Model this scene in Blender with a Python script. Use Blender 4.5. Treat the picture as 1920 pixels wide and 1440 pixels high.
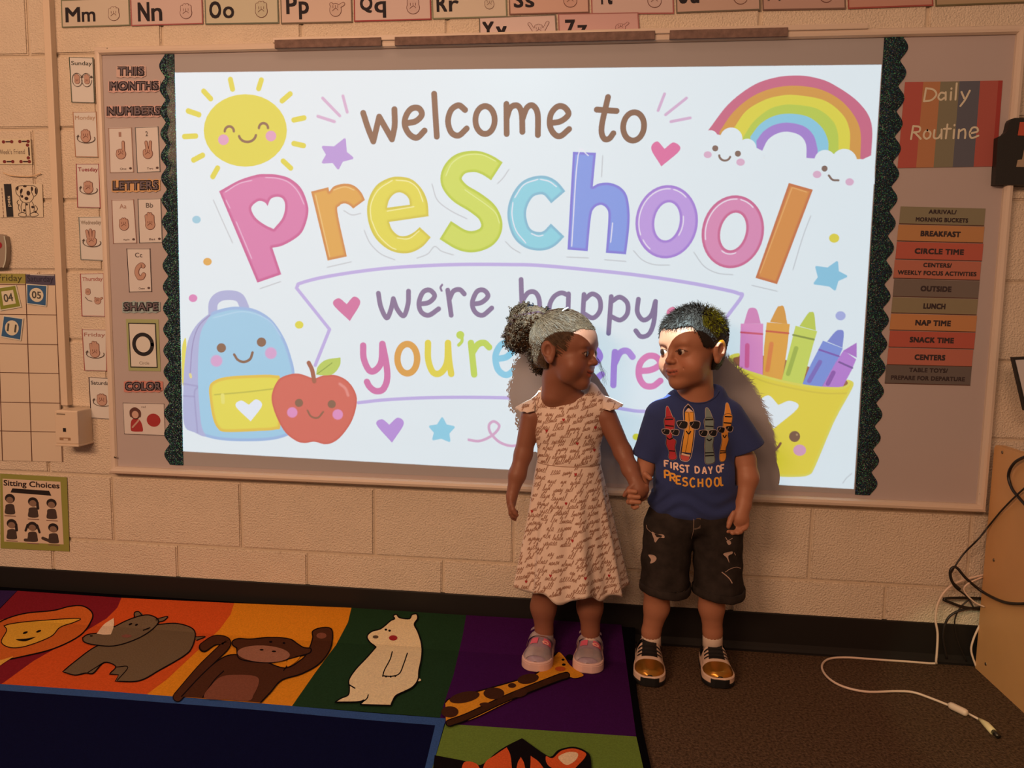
import bpy, bmesh, math, random
import numpy as np
from mathutils import Vector, Matrix
from mathutils.geometry import tessellate_polygon
from mathutils.bvhtree import BVHTree
random.seed(7); rng = np.random.default_rng(7)
SC = bpy.context.scene
SC.cycles.use_adaptive_sampling = False
COL = SC.collection
for o in list(bpy.data.objects): bpy.data.objects.remove(o)
# ------------------------------------------------------------------ camera
CX, CY, CZ = 1.62411, -1.96779, 0.919996
YAW, PIT, ROL, FPX = -0.1081987, -0.1011034, 0.0175169, 1339.851
fw = np.array([math.sin(YAW)*math.cos(PIT), math.cos(YAW)*math.cos(PIT), math.sin(PIT)])
_r = np.array([math.cos(YAW), -math.sin(YAW), 0.0]); _u = np.cross(_r, fw)
rt = math.cos(ROL)*_r + math.sin(ROL)*_u
up = -math.sin(ROL)*_r + math.cos(ROL)*_u
CAMP = np.array([CX, CY, CZ])
cam = bpy.data.cameras.new('camera'); camo = bpy.data.objects.new('camera', cam); COL.objects.link(camo)
cam.sensor_fit = 'HORIZONTAL'; cam.sensor_width = 36.0; cam.lens = FPX/1920*36.0
cam.clip_start = 0.02; cam.clip_end = 60
camo.matrix_world = Matrix(((rt[0], up[0], -fw[0], CX), (rt[1], up[1], -fw[1], CY), (rt[2], up[2], -fw[2], CZ), (0, 0, 0, 1)))
SC.camera = camo
# ------------------------------------------------------------------ view, world, lamps
vs = SC.view_settings
vs.view_transform = 'Standard'; vs.look = 'None'; vs.gamma = 1.0; vs.exposure = 0.0
vs.use_curve_mapping = False
world = bpy.data.worlds.new('room_air'); SC.world = world; world.use_nodes = True
world.node_tree.nodes['Background'].inputs[0].default_value = (1.0, 0.62, 0.42, 1)
world.node_tree.nodes['Background'].inputs[1].default_value = 0.2
def area(name, loc, target, size, sizey, energy, color):
    l = bpy.data.lights.new(name, 'AREA'); l.shape = 'RECTANGLE'; l.size = size; l.size_y = sizey
    l.energy = energy; l.color = color
    o = bpy.data.objects.new(name, l); COL.objects.link(o); o.location = loc
    o.rotation_euler = (Vector(target)-Vector(loc)).to_track_quat('-Z', 'Y').to_euler()
    return o
area('ceiling_lamp', (-0.2, -3.3, 2.15), (0.7, 0.0, 0.4), 1.2, 0.6, 64.0, (1.0, 0.57, 0.33))
area('ceiling_lamp', (1.2, -3.8, 2.5), (1.2, 0.0, 0.4), 1.2, 0.6, 28.0, (1.0, 0.56, 0.33))
area('ceiling_lamp', (0.8, -0.75, 2.62), (0.8, -0.2, 0.2), 1.2, 0.3, 3.0, (1.0, 0.60, 0.37))
sp = bpy.data.lights.new('window_daylight', 'SPOT'); sp.energy = 85.0; sp.color = (0.80, 1.0, 0.55); sp.spot_size = math.radians(7.5); sp.spot_blend = 0.45; sp.shadow_soft_size = 0.02
spo = bpy.data.objects.new('window_daylight', sp); COL.objects.link(spo); spo.location = (1.0, -3.2, 1.7)
spo.rotation_euler = (Vector((2.60, -0.20, 0.02))-Vector((1.0, -3.2, 1.7))).to_track_quat('-Z', 'Y').to_euler()
# the projector on its wall arm: a tiny lamp whose light carries the picture (picture made further down)
PJ = np.array([1.34, -0.77, 1.95])
AMB = np.array([0.27, 0.155, 0.115])      # what the room lamps alone give on the board, linear
def s2l(c):
    c = np.asarray(c, float)/255.0
    return np.where(c <= 0.04045, c/12.92, ((c+0.055)/1.055)**2.4)
# ------------------------------------------------------------------ pixel -> point on a real plane
def ray(px, py):
    return fw*FPX + rt*(px-960.0) - up*(py-720.0)
def at(px, py, y=0.0):
    d = ray(px, py); return CAMP + d*((y-CY)/d[1])
def fl(px, py, z=0.0):
    d = ray(px, py); return CAMP + d*((z-CZ)/d[2])
def ax(px, py, x):
    d = ray(px, py); return CAMP + d*((x-CX)/d[0])
def Z(x0, y0, s, pts):        # coordinates read off an enlarged crop
    return [((p[0]/s+x0), (p[1]/s+y0)) + tuple(p[2:]) for p in pts]
# ------------------------------------------------------------------ materials
def mat(name, rgb, rough=0.7, metal=0.0, bump=0.0, bscale=200.0, var=0.0, vscale=20.0, spec=0.5, sheen=0.0, coat=0.0, sss=0.0, detail=3.0, world_co=True, attr=None, glitter=None):
    m = bpy.data.materials.new(name); m.use_nodes = True
    nt = m.node_tree; N = nt.nodes; L = nt.links
    b = N['Principled BSDF']
    c = tuple(s2l(rgb)) + (1,)
    b.inputs['Base Color'].default_value = c
    b.inputs['Roughness'].default_value = rough; b.inputs['Metallic'].default_value = metal
    b.inputs['Specular IOR Level'].default_value = spec
    if sheen: b.inputs['Sheen Weight'].default_value = sheen
    if coat: b.inputs['Coat Weight'].default_value = coat; b.inputs['Coat Roughness'].default_value = 0.12
    if sss:
        b.inputs['Subsurface Weight'].default_value = sss
        b.inputs['Subsurface Radius'].default_value = (0.6, 0.25, 0.15); b.inputs['Subsurface Scale'].default_value = 0.008
    geo = N.new('ShaderNodeNewGeometry') if world_co else N.new('ShaderNodeTexCoord')
    vec = geo.outputs['Position'] if world_co else geo.outputs['Object']
    src = None
    if attr:
        a = N.new('ShaderNodeAttribute'); a.attribute_name = attr; src = a.outputs['Color']
        L.new(src, b.inputs['Base Color'])
    if var:
        n = N.new('ShaderNodeTexNoise'); n.inputs['Scale'].default_value = vscale; n.inputs['Detail'].default_value = 4
        L.new(vec, n.inputs['Vector'])
        mr = N.new('ShaderNodeMapRange'); mr.inputs[1].default_value = 0.3; mr.inputs[2].default_value = 0.7
        mr.inputs[3].default_value = 1-var; mr.inputs[4].default_value = 1+var
        L.new(n.outputs[0], mr.inputs[0])
        mx = N.new('ShaderNodeVectorMath'); mx.operation = 'SCALE'
        if src is not None: L.new(src, mx.inputs[0])
        else: mx.inputs[0].default_value = c[:3]
        L.new(mr.outputs[0], mx.inputs['Scale']); L.new(mx.outputs[0], b.inputs['Base Color'])
    if bump:
        n2 = N.new('ShaderNodeTexNoise'); n2.inputs['Scale'].default_value = bscale; n2.inputs['Detail'].default_value = detail
        L.new(vec, n2.inputs['Vector'])
        bp = N.new('ShaderNodeBump'); bp.inputs['Strength'].default_value = 1.0; bp.inputs['Distance'].default_value = bump
        L.new(n2.outputs[0], bp.inputs['Height']); L.new(bp.outputs[0], b.inputs['Normal'])
    if glitter:
        v = N.new('ShaderNodeTexVoronoi'); v.inputs['Scale'].default_value = glitter; L.new(vec, v.inputs['Vector'])
        cr = N.new('ShaderNodeValToRGB'); e = cr.color_ramp; e.interpolation = 'CONSTANT'
        e.elements[0].position = 0; e.elements[0].color = tuple(s2l((5, 14, 28)))+(1,)
        e.elements[1].position = 0.45; e.elements[1].color = tuple(s2l((6, 36, 50)))+(1,)
        for p, q in ((0.72, (12, 84, 92)), (0.86, (18, 56, 120)), (0.94, (90, 190, 140))):
            x = e.elements.new(p); x.color = tuple(s2l(q))+(1,)
        sp = N.new('ShaderNodeSeparateColor'); L.new(v.outputs['Color'], sp.inputs[0])
        L.new(sp.outputs[0], cr.inputs[0]); L.new(cr.outputs[0], b.inputs['Base Color'])
        nm = N.new('ShaderNodeVectorMath'); nm.operation = 'ADD'; nm.inputs[1].default_value = (-0.5, -0.5, -0.5)
        L.new(v.outputs['Color'], nm.inputs[0])
        sc = N.new('ShaderNodeVectorMath'); sc.operation = 'SCALE'; sc.inputs['Scale'].default_value = 1.1; L.new(nm.outputs[0], sc.inputs[0])
        ad = N.new('ShaderNodeVectorMath'); ad.operation = 'ADD'; L.new(geo.outputs['Normal'], ad.inputs[0]); L.new(sc.outputs[0], ad.inputs[1])
        no = N.new('ShaderNodeVectorMath'); no.operation = 'NORMALIZE'; L.new(ad.outputs[0], no.inputs[0])
        L.new(no.outputs[0], b.inputs['Normal'])
    return m
_mc = {}
def own(rgb):            # colour seen under the warm lamps -> the thing's own colour
    a = np.clip(s2l(rgb)/np.array([1.1, 0.82, 0.68]), 0.0, 0.66)
    a = np.where(a <= 0.0031308, a*12.92, 1.055*a**(1/2.4)-0.055)
    return tuple(int(round(v*255)) for v in a)
def ink_mat(rgb, rough=0.75):
    k = (own(rgb), rough)
    if k not in _mc: _mc[k] = mat('ink_%d_%d_%d' % k[0], k[0], rough, spec=0.25)
    return _mc[k]
# ------------------------------------------------------------------ objects
def link(o, parent=None):
    COL.objects.link(o)
    if parent is not None: o.parent = parent
    return o
def tag(o, label=None, cat=None, group=None, kind=None):
    if label: o['label'] = label
    if cat: o['category'] = cat
    if group: o['group'] = group
    if kind: o['kind'] = kind
    return o
def mesh(name, V, Fc, m, parent=None, smooth=False, mats=None, midx=None):
    me = bpy.data.meshes.new(name)
    me.from_pydata([tuple(map(float, v)) for v in V], [], [tuple(map(int, f)) for f in Fc]); me.update()
    for x in (mats or [m]): me.materials.append(x)
    if midx is not None: me.polygons.foreach_set('material_index', midx)
    if smooth: me.polygons.foreach_set('use_smooth', [True]*len(me.polygons))
    return link(bpy.data.objects.new(name, me), parent)
def empty(name, loc=(0, 0, 0)):
    o = bpy.data.objects.new(name, None); o.empty_display_size = 0.05; COL.objects.link(o); o.location = loc; return o
def root_at(name, loc, label, cat, group=None, kind=None):
    return tag(empty(name, loc), label, cat, group, kind)
def adopt(o, root):
    o.parent = root; o.matrix_parent_inverse = Matrix.Translation(-root.location); return o
def bm_obj(name, bm, m, parent=None, smooth=False):
    me = bpy.data.meshes.new(name); bm.to_mesh(me); bm.free(); me.materials.append(m)
    if smooth: me.polygons.foreach_set('use_smooth', [True]*len(me.polygons))
    return link(bpy.data.objects.new(name, me), parent)
def box(name, lo, hi, m, parent=None, bev=0.0, seg=2, smooth=False):
    bm = bmesh.new(); bmesh.ops.create_cube(bm, size=1)
    lo = Vector(lo); hi = Vector(hi); c = (lo+hi)/2; s = hi-lo
    for v in bm.verts: v.co = Vector((v.co.x*s.x+c.x, v.co.y*s.y+c.y, v.co.z*s.z+c.z))
    if bev: bmesh.ops.bevel(bm, geom=bm.edges[:], offset=bev, segments=seg, affect='EDGES', profile=0.5)
    return bm_obj(name, bm, m, parent, smooth)
def prism(name, pts, y0, y1, m, parent=None, bev=0.0):
    """polygon given as wall points (x,z), extruded from y0 to y1"""
    n = len(pts); V = [(p[0], y0, p[1]) for p in pts]+[(p[0], y1, p[1]) for p in pts]
    bm = bmesh.new(); vs_ = [bm.verts.new(v) for v in V]
    bm.faces.new(vs_[:n]); bm.faces.new(vs_[n:][::-1])
    for i in range(n): bm.faces.new((vs_[i], vs_[n+i], vs_[n+(i+1) % n], vs_[(i+1) % n]))
    bmesh.ops.recalc_face_normals(bm, faces=bm.faces)
    bmesh.ops.triangulate(bm, faces=[f for f in bm.faces if len(f.verts) > 4])
    return bm_obj(name, bm, m, parent)
def catmull(P, closed=False, n=6):
    """smooth path; a point with a third value 1 is a corner"""
    P = [tuple(p) for p in P]
    cor = [i for i, p in enumerate(P) if len(p) > 2 and p[2]]
    Q = [np.array(p[:2], float) for p in P]
    N_ = len(Q); out = []
    if closed:
        if cor:
            k = cor[0]; Q = Q[k:]+Q[:k]; cs = set((c-k) % N_ for c in cor); Q = Q+[Q[0]]; cs.add(N_)
        else:
            cs = set()
    else: cs = set(cor) | {0, N_-1}
    M = len(Q)
    if closed and not cor:
        for i in range(N_):
            p0, p1, p2, p3 = Q[(i-1) % N_], Q[i], Q[(i+1) % N_], Q[(i+2) % N_]
            for t in np.arange(n)/n: out.append(_cr(p0, p1, p2, p3, t))
        return out
    for i in range(M-1):
        p1, p2 = Q[i], Q[i+1]
        p0 = Q[i-1] if i not in cs and i > 0 else 2*p1-p2
        p3 = Q[i+2] if (i+1) not in cs and i+2 < M else 2*p2-p1
        if i in cs and (i+1) in cs: out.append(p1); continue
        for t in np.arange(n)/n: out.append(_cr(p0, p1, p2, p3, t))
    if not closed: out.append(Q[-1])
    return out
def _cr(p0, p1, p2, p3, t):
    return 0.5*((2*p1)+(-p0+p2)*t+(2*p0-5*p1+4*p2-p3)*t*t+(-p0+3*p1-3*p2+p3)*t**3)
def ell(cx, cy, rx, ry=None, rot=0.0, n=28, a0=0.0, a1=360.0):
    ry = rx if ry is None else ry; r = math.radians(rot); out = []
    full = abs(a1-a0) >= 360
    for i in range(n if full else n+1):
        a = math.radians(a0+(a1-a0)*i/n); x = rx*math.cos(a); y = ry*math.sin(a)
        out.append((cx+x*math.cos(r)-y*math.sin(r), cy+x*math.sin(r)+y*math.cos(r)))
    return out
def tube(name, pts, rad, m, parent=None, n=8, rads=None, caps=True):
    P = [np.array(p, float) for p in pts]; V = []; Fc = []
    T = [P[min(i+1, len(P)-1)]-P[max(i-1, 0)] for i in range(len(P))]
    ref = np.array([0.3, 0.2, 0.93])
    for i, p in enumerate(P):
        t = T[i]/(np.linalg.norm(T[i])+1e-9); a = np.cross(t, ref)
        if np.linalg.norm(a) < 1e-3: a = np.cross(t, [1, 0, 0])
        a /= np.linalg.norm(a); b = np.cross(t, a); ref = np.cross(a, t) if False else ref
        r = rads[i] if rads is not None else rad
        for k in range(n):
            q = 2*math.pi*k/n; V.append(p+r*(math.cos(q)*a+math.sin(q)*b))
    for i in range(len(P)-1):
        for k in range(n): Fc.append((i*n+k, i*n+(k+1) % n, (i+1)*n+(k+1) % n, (i+1)*n+k))
    if caps: Fc.append(tuple(range(n))[::-1]); Fc.append(tuple((len(P)-1)*n+k for k in range(n)))
    return mesh(name, V, Fc, m, parent, smooth=True)
def path3(P, n=8):
    Q = [np.array(p, float) for p in P]; out = []
    for i in range(len(Q)-1):
        p0 = Q[i-1] if i > 0 else 2*Q[0]-Q[1]; p3 = Q[i+2] if i+2 < len(Q) else 2*Q[-1]-Q[-2]
        for t in np.arange(n)/n: out.append(_cr(p0, Q[i], Q[i+1], p3, t))
    return out+[Q[-1]]
# ------------------------------------------------------------------ flat print
_tc = {}
def text_geo(s, bold=0.0, space=1.0):
    k = (s, bold, space)
    if k in _tc: return _tc[k]
    cu = bpy.data.curves.new('t', 'FONT'); cu.body = s; cu.size = 1; cu.offset = bold; cu.space_character = space
    cu.fill_mode = 'FRONT'; cu.resolution_u = 3; cu.align_x = 'CENTER'
    o = bpy.data.objects.new('t', cu); COL.objects.link(o)
    dg = bpy.context.evaluated_depsgraph_get(); me = o.evaluated_get(dg).to_mesh()
    V = np.array([v.co[:2] for v in me.vertices]); Fc = [tuple(p.vertices) for p in me.polygons]
    o.evaluated_get(dg).to_mesh_clear(); bpy.data.objects.remove(o); bpy.data.curves.remove(cu)
    lo = V.min(0); hi = V.max(0); _tc[k] = ((V-lo)/(hi-lo), Fc, (hi-lo)[0]/(hi-lo)[1]); return _tc[k]
class Ink:
    def __init__(s): s.V = []; s.F = []; s.L = []; s.n = 0
    def _add(s, V, Fc):
        b = len(s.V); s.V += [tuple(v[:2]) for v in V]; s.F += [tuple(b+i for i in f) for f in Fc]; s.L += [s.n]*len(V); s.n += 1; return s
    def poly(s, pts, holes=None):
        loops = [[Vector((p[0], p[1], 0)) for p in pts]]+[[Vector((p[0], p[1], 0)) for p in h] for h in (holes or [])]
        allp = [v for l in loops for v in l]
        tr = tessellate_polygon(loops)
        return s._add([(v.x, v.y) for v in allp], [tuple(t) for t in tr])
    def shape(s, pts, n=5): return s.poly(catmull(pts, True, n))
    def disc(s, cx, cy, rx, ry=None, rot=0, n=20): return s.poly(ell(cx, cy, rx, ry, rot, n))
    def ring(s, cx, cy, rx, ry, w, rot=0, n=36): return s.stroke(ell(cx, cy, rx, ry, rot, n)+[ell(cx, cy, rx, ry, rot, n)[0]], w)
    def stroke(s, pts, w, smooth=0, round_=True, closed=False):
        if smooth: pts = catmull(pts, closed, smooth)
        P = [np.array(p[:2], float) for p in pts]
        if closed: P = P+[P[0]]
        Q = [P[0]]
        for p in P[1:]:
            if np.linalg.norm(p-Q[-1]) > 1e-6: Q.append(p)
        P = Q
        if len(P) < 2: return s
        V = []; Fc = []; h = w/2; n = len(P)
        for i, p in enumerate(P):
            t = P[min(i+1, n-1)]-P[max(i-1, 0)]
            if closed and i in (0, n-1): t = P[1]-P[-2]
            t /= np.linalg.norm(t)+1e-9; q = np.array([-t[1], t[0]])
            V += [p+q*h, p-q*h]
        Fc = [(2*i, 2*i+1, 2*i+3, 2*i+2) for i in range(n-1)]
        if round_ and not closed:
            for idx, sg in ((0, -1), (n-1, 1)):
                p = P[idx]; t = (P[1]-P[0]) if idx == 0 else (P[-1]-P[-2]); t = t/np.linalg.norm(t)*sg; q = np.array([-t[1], t[0]])
                b = len(V); V += [p+h*(math.cos(a)*q+math.sin(a)*t) for a in np.linspace(0, math.pi, 7)]
                Fc.append(tuple(range(b, b+7)))
        return s._add(V, Fc)
    def text(s, t, x0, y0, x1, y1, bold=0.0, space=1.0):
        V, Fc, asp = text_geo(t, 0.0, space)
        W_ = x1-x0; H_ = y1-y0; b = max(bold, 0)*1.15
        for dx, dy in (((0, 0),) if b < 0.004 else ((-b, -b), (b, -b), (b, b), (-b, b), (0, 0))):
            hx = dx*H_; hy = dy*H_; k = 1-2*b*H_/max(W_, 1e-6)
            s._add([(x0+b*H_+v[0]*W_*k+hx, y1-b*H_-v[1]*H_*(1-2*b)+hy) for v in V], Fc)
        return s
    def build(s, name, m, mp, parent=None, lift=0.0, step=0.000012):
        V = [mp(v[0], v[1], lift+step*min(l, 40)) for v, l in zip(s.V, s.L)]
        return mesh(name, V, s.F, m, parent)
def wallmap(y):           # print lying on a plane parallel to the wall
    def f(px, py, lift): return at(px, py, y-lift) if False else (lambda p: (p[0], y-lift, p[2]))(at(px, py, y))
    return f
def quadmap(q, y, w, h):
    """local card coordinates (0..w, 0..h down) on the quad of four image corners TL TR BR BL"""
    c = [at(p[0], p[1], y) for p in q]
    def f(x, yy, lift):
        u = x/w; v = yy/h
        p = (c[0]*(1-u)+c[1]*u)*(1-v)+(c[3]*(1-u)+c[2]*u)*v
        return (p[0], y-lift, p[2])
    return f
# ================================================================== SETTING
M_paint = mat('painted_block', (222, 208, 190), 0.55, bump=0.0055, bscale=210.0, detail=5.0, var=0.04, vscale=9, spec=0.35)
M_mortar = mat('painted_joint', (205, 190, 170), 0.6, bump=0.001, bscale=120)
M_frame = mat('board_frame_metal', (212, 196, 182), 0.42, spec=0.5)
M_carpet = mat('carpet_pile', (92, 72, 56), 0.95, bump=0.006, bscale=300.0, var=0.6, vscale=170, spec=0.1)
M_cove = mat('black_vinyl', (24, 20, 19), 0.55, spec=0.4)
wall = box('wall_back', (-1.2, 0.006, 0.0), (4.2, 0.15, 2.75), M_mortar); tag(wall, 'cream painted concrete block wall behind the whiteboard', kind='structure')
BW, BH = 0.4064, 0.2032
bm = bmesh.new(); bmesh.ops.create_cube(bm, size=1)
for v in bm.verts: v.co = Vector((v.co.x*(BW-0.007), 0.012*v.co.y+0.006, v.co.z*(BH-0.007)))
bmesh.ops.bevel(bm, geom=[e for e in bm.edges if all(v.co.y < 0.006 for v in e.verts)], offset=0.0035, segments=2, affect='EDGES')
blk = bpy.data.meshes.new('block'); bm.to_mesh(blk); bm.free(); blk.materials.append(M_paint)
for p in blk.polygons: p.use_smooth = False
for r in range(-3, 9):                      # courses counted down from the joint above the board
    for k in range(-3, 11):
        x = (k+0.5)*BW + (0.0 if r % 2 == 0 else BW/2)
        z = 9*BH - (r+0.5)*BH
        b = bpy.data.objects.new('block', blk); link(b, wall); b.location = (x, random.uniform(-0.0004, 0.0004), z)
floor_ = box('floor', (-1.2, -4.2, -0.05), (4.2, 0.01, 0.0), M_carpet); tag(floor_, 'brown flecked carpet floor', kind='structure')
# cove base: profile pulled along the wall
pr = [(0.004, 0.105), (-0.002, 0.105), (-0.0045, 0.1025), (-0.0045, 0.02), (-0.007, 0.009), (-0.014, 0.0025), (-0.022, 0.0), (0.004, 0.0)]
V = [(x, p[0], p[1]) for x in (-1.2, 4.2) for p in pr]; n = len(pr)
cb = mesh('baseboard_back', V, [(i, (i+1) % n, n+(i+1) % n, n+i) for i in range(n)]+[tuple(range(n))[::-1], tuple(range(n, 2*n))], M_cove)
tag(cb, 'black vinyl cove base along the block wall', kind='structure')
# ================================================================== WHITEBOARD
M_board = mat('board_enamel', (180, 170, 172), 0.5, spec=0.12, var=0.015, vscale=5)
M_film = mat('screen_film', (168, 166, 172), 0.5, spec=0.10, bump=0.0006, bscale=6.0, detail=1)
M_cork = mat('cork_rail', (120, 98, 92), 0.9, bump=0.001, bscale=300, var=0.25, vscale=60)
M_steel = mat('screw_steel', (150, 140, 125), 0.3, metal=1.0)
X0, X1, ZB, ZT = 0.214, 2.66, 0.4205, 1.638
wb = root_at('whiteboard', (1.44, 0, 0.42), 'large framed whiteboard on the block wall with a picture projected on it', 'whiteboard')
adopt(box('panel', (X0+0.01, -0.014, ZB+0.01), (X1-0.01, -0.001, ZT-0.01), M_board), wb)
FT = 0.021
def rail(name, a, b, horizontal, dep=0.026):
    """rounded frame rail with mitred ends"""
    prof = [(0.0, 0.0), (0.0, -dep*0.72), (FT*0.18, -dep*0.95), (FT*0.5, -dep), (FT*0.82, -dep*0.95), (FT, -dep*0.72), (FT, 0.0)]
    V = []; n = len(prof)
    for e in (0, 1):
        for u, y in prof:
            if horizontal == 'top': V.append((X0+u if e == 0 else X1-u, y, ZT-u))
            if horizontal == 'bottom': V.append((X0+u if e == 0 else X1-u, y, ZB+u))
            if horizontal == 'left': V.append((X0+u, y, ZB+u if e == 0 else ZT-u))
            if horizontal == 'right': V.append((X1-u, y, ZB+u if e == 0 else ZT-u))
    Fc = [(i, i+1, n+i+1, n+i) for i in range(n-1)]+[tuple(range(n)), tuple(range(n, 2*n))[::-1]]
    o = mesh('frame_rail', V, Fc, M_frame); adopt(o, wb); return o
FT = 0.021
for h, d in (('left', 0.022), ('right', 0.03), ('bottom', 0.034), ('top', 0.026)): rail('frame_rail', 0, 0, h, d)
# map rail with cork strips along the middle of the top
q0 = at(520, 84)[0]; q1 = at(1620, 60)[0]
adopt(box('map_rail', (q0, -0.030, ZT-0.004), (q1, 0.0, ZT+0.010), M_frame, bev=0.002), wb)
for a, b in ((524, 721), (746, 1226), (1253, 1471)):
    xa, xb = at(a, 80)[0], at(b, 75)[0]
    adopt(box('cork_strip', (xa, -0.0325, ZT-0.019), (xb, -0.026, ZT+0.003), M_cork, bev=0.001), wb)
for px, py in ((216, 857), (202, 92), (1838, 926)):
    p = at(px, py, -0.023); bm = bmesh.new(); bmesh.ops.create_uvsphere(bm, u_segments=10, v_segments=6, radius=0.0035)
    for v in bm.verts: v.co = Vector((v.co.x+p[0], v.co.y*0.5-0.024, v.co.z+p[2]))
    adopt(bm_obj('screw', bm, M_steel, smooth=True), wb)
fa, fb = at(322, 600, -0.015), at(1655, 100, -0.015)
film_pts = [at(p[0], p[1], -0.0146) for p in ((322, 103), (1672, 70), (1602, 926), (340, 872))]
me = mesh('screen_film', [tuple(p) for p in film_pts]+[(p[0], -0.0139, p[2]) for p in film_pts], [(3, 2, 1, 0), (0, 1, 5, 4), (1, 2, 6, 5), (2, 3, 7, 6), (3, 0, 4, 7)], M_film)
adopt(me, wb); me['label'] = 'glossy film sheet the picture is thrown on'
YB = -0.0147            # front of the film
# scalloped glitter borders
M_glit = mat('glitter_trim', (12, 40, 60), 0.34, metal=0.12, glitter=620.0, spec=0.45, coat=0.12)
def scallop(side, inner, outer_base, bumps, amp, label):
    """inner: straight edge px, outer: wavy edge px from top to bottom"""
    I = [at(*p, YB) for p in inner]; O = [at(*p, YB) for p in outer_base]
    n = bumps*12; V = []; Fc = []
    L_ = I[-1][2]-I[0][2]
    for i in range(n+1):
        t = i/n
        a = I[0]*(1-t)+I[1]*t
        # piecewise outer
        s = t*(len(O)-1); k = min(int(s), len(O)-2); o_ = O[k]*(1-(s-k))+O[k+1]*(s-k)
        w = abs(math.sin(math.pi*bumps*t))**1.3
        dx = (-1 if side == 'l' else 1)*amp*(w-0.5)
        V += [(a[0], YB-0.0022, a[2]), (a[0]*0.5+(o_[0]+dx)*0.5, YB-0.0035-0.0012*w, a[2]), (o_[0]+dx, YB-0.0018, a[2])]
    for i in range(n):
        for j in (0, 1):
            f = (3*i+j, 3*i+j+1, 3*i+j+4, 3*i+j+3); Fc.append(f if side == 'r' else f[::-1])
    m_ = len(V); V += [(v[0], YB+0.0004, v[2]) for v in V]
    for i in range(n):
        for j in (0, 2):
            a, b = 3*i+j, 3*i+3+j; Fc.append((a, b, b+m_, a+m_))
    o = mesh('border_trim', V, Fc, M_glit, smooth=False); return tag(o, label, 'border trim', 'scalloped glitter borders')
scallop('l', [(327, 102), (344, 872)], [(304, 102), (310, 480), (314, 872)], 19, 0.017, 'dark teal glitter scalloped border beside the sign-language cards')
scallop('r', [(1658, 66), (1603, 927)], [(1697, 66), (1668, 480), (1637, 927)], 19, 0.017, 'dark teal glitter scalloped border beside the daily routine list')
# ================================================================== THE PROJECTED PICTURE
AX0, AZ0, AW, AH = 0.42, 0.44, 1940, 1160      # one millimetre per pixel on the board
art = np.zeros((AH, AW, 3)); WHITE = s2l((226, 236, 235))
def mm(pts):
    return np.array([[(q[0]-AX0)*1000, (q[2]-AZ0)*1000] for q in (at(p[0], p[1], YB) for p in pts)])
def sdist(loops, pad=4, open_=False):
    A = np.vstack(loops); lo = np.floor(A.min(0)-pad).astype(int); hi = np.ceil(A.max(0)+pad).astype(int)
    lo = np.maximum(lo, 0); hi = np.minimum(hi, [AW, AH])
    if (hi <= lo).any(): return None
    gx, gy = np.meshgrid(np.arange(lo[0], hi[0])+0.5, np.arange(lo[1], hi[1])+0.5)
    gx = gx.astype(np.float32); gy = gy.astype(np.float32)
    d2 = np.full(gx.shape, 1e9, np.float32); ins = np.zeros(gx.shape, bool)
    for P in loops:
        P = P.astype(np.float32); n = len(P)
        for i in range(n-1 if open_ else n):
            a = P[i]; b = P[(i+1) % n]; e = b-a; L2 = float(e@e)
            if L2 < 1e-8: continue
            t = np.clip(((gx-a[0])*e[0]+(gy-a[1])*e[1])/L2, 0, 1)
            np.minimum(d2, (gx-a[0]-t*e[0])**2+(gy-a[1]-t*e[1])**2, out=d2)
            if not open_ and a[1] != b[1]:
                c = (a[1] > gy) != (b[1] > gy)
                ins ^= c & (gx < (b[0]-a[0])*(gy-a[1])/(b[1]-a[1])+a[0])
    d = np.sqrt(d2)
    return (lo, hi, d if open_ else np.where(ins, -d, d))
def comp(lo, hi, alpha, col):
    v = art[lo[1]:hi[1], lo[0]:hi[0]]; v += (np.asarray(col)-v)*np.clip(alpha, 0, 1)[..., None]
def fill(pts, rgb, rim=None, rimw=6.0, holes=(), sm=5, soft=1.0, alpha=1.0):
    loops = [mm(catmull(pts, True, sm) if sm else pts)]+[mm(catmull(h, True, sm) if sm else h) for h in holes]
    r = sdist(loops)
    if r is None: return
    lo, hi, d = r
    if rim is not None:
        comp(lo, hi, 0.5-d/soft, s2l(rim)); comp(lo, hi, (-d-rimw)/3.0, s2l(rgb))
    else: comp(lo, hi, (0.5-d/soft)*alpha, s2l(rgb))
def line(pts, w, rgb, sm=5, soft=1.0, alpha=1.0, closed=False):
    P = catmull(pts, closed, sm) if sm else pts
    if closed: P = list(P)+[P[0]]
    Q = mm(P); k = np.linalg.norm(mm([(P[0][0]+10, P[0][1])])-Q[0])/10.0
    r = sdist([Q], pad=w*k+4, open_=True)
    if r is None: return
    lo, hi, d = r; comp(lo, hi, np.minimum(1, 0.5-(d-w*k/2)/soft)*alpha, s2l(rgb))
def disc(x, y, r, rgb, ry=None, rot=0, soft=1.0): fill(ell(x, y, r, ry, rot, 32), rgb, sm=0, soft=soft)
def fat(pts, w):
    P = [np.array(p) for p in catmull(pts, False, 8)]; L1 = []; L2 = []
    for i in range(len(P)):
        t = P[min(i+1, len(P)-1)]-P[max(i-1, 0)]; t = t/np.linalg.norm(t); q = np.array([-t[1], t[0]])
        L1.append(P[i]+q*w/2); L2.append(P[i]-q*w/2)
    return L1+L2[::-1]
fill([(326, 136), (1653, 121), (1601, 917), (342, 846)], (226, 236, 235), sm=0)
BR = (128, 104, 96)
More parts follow.
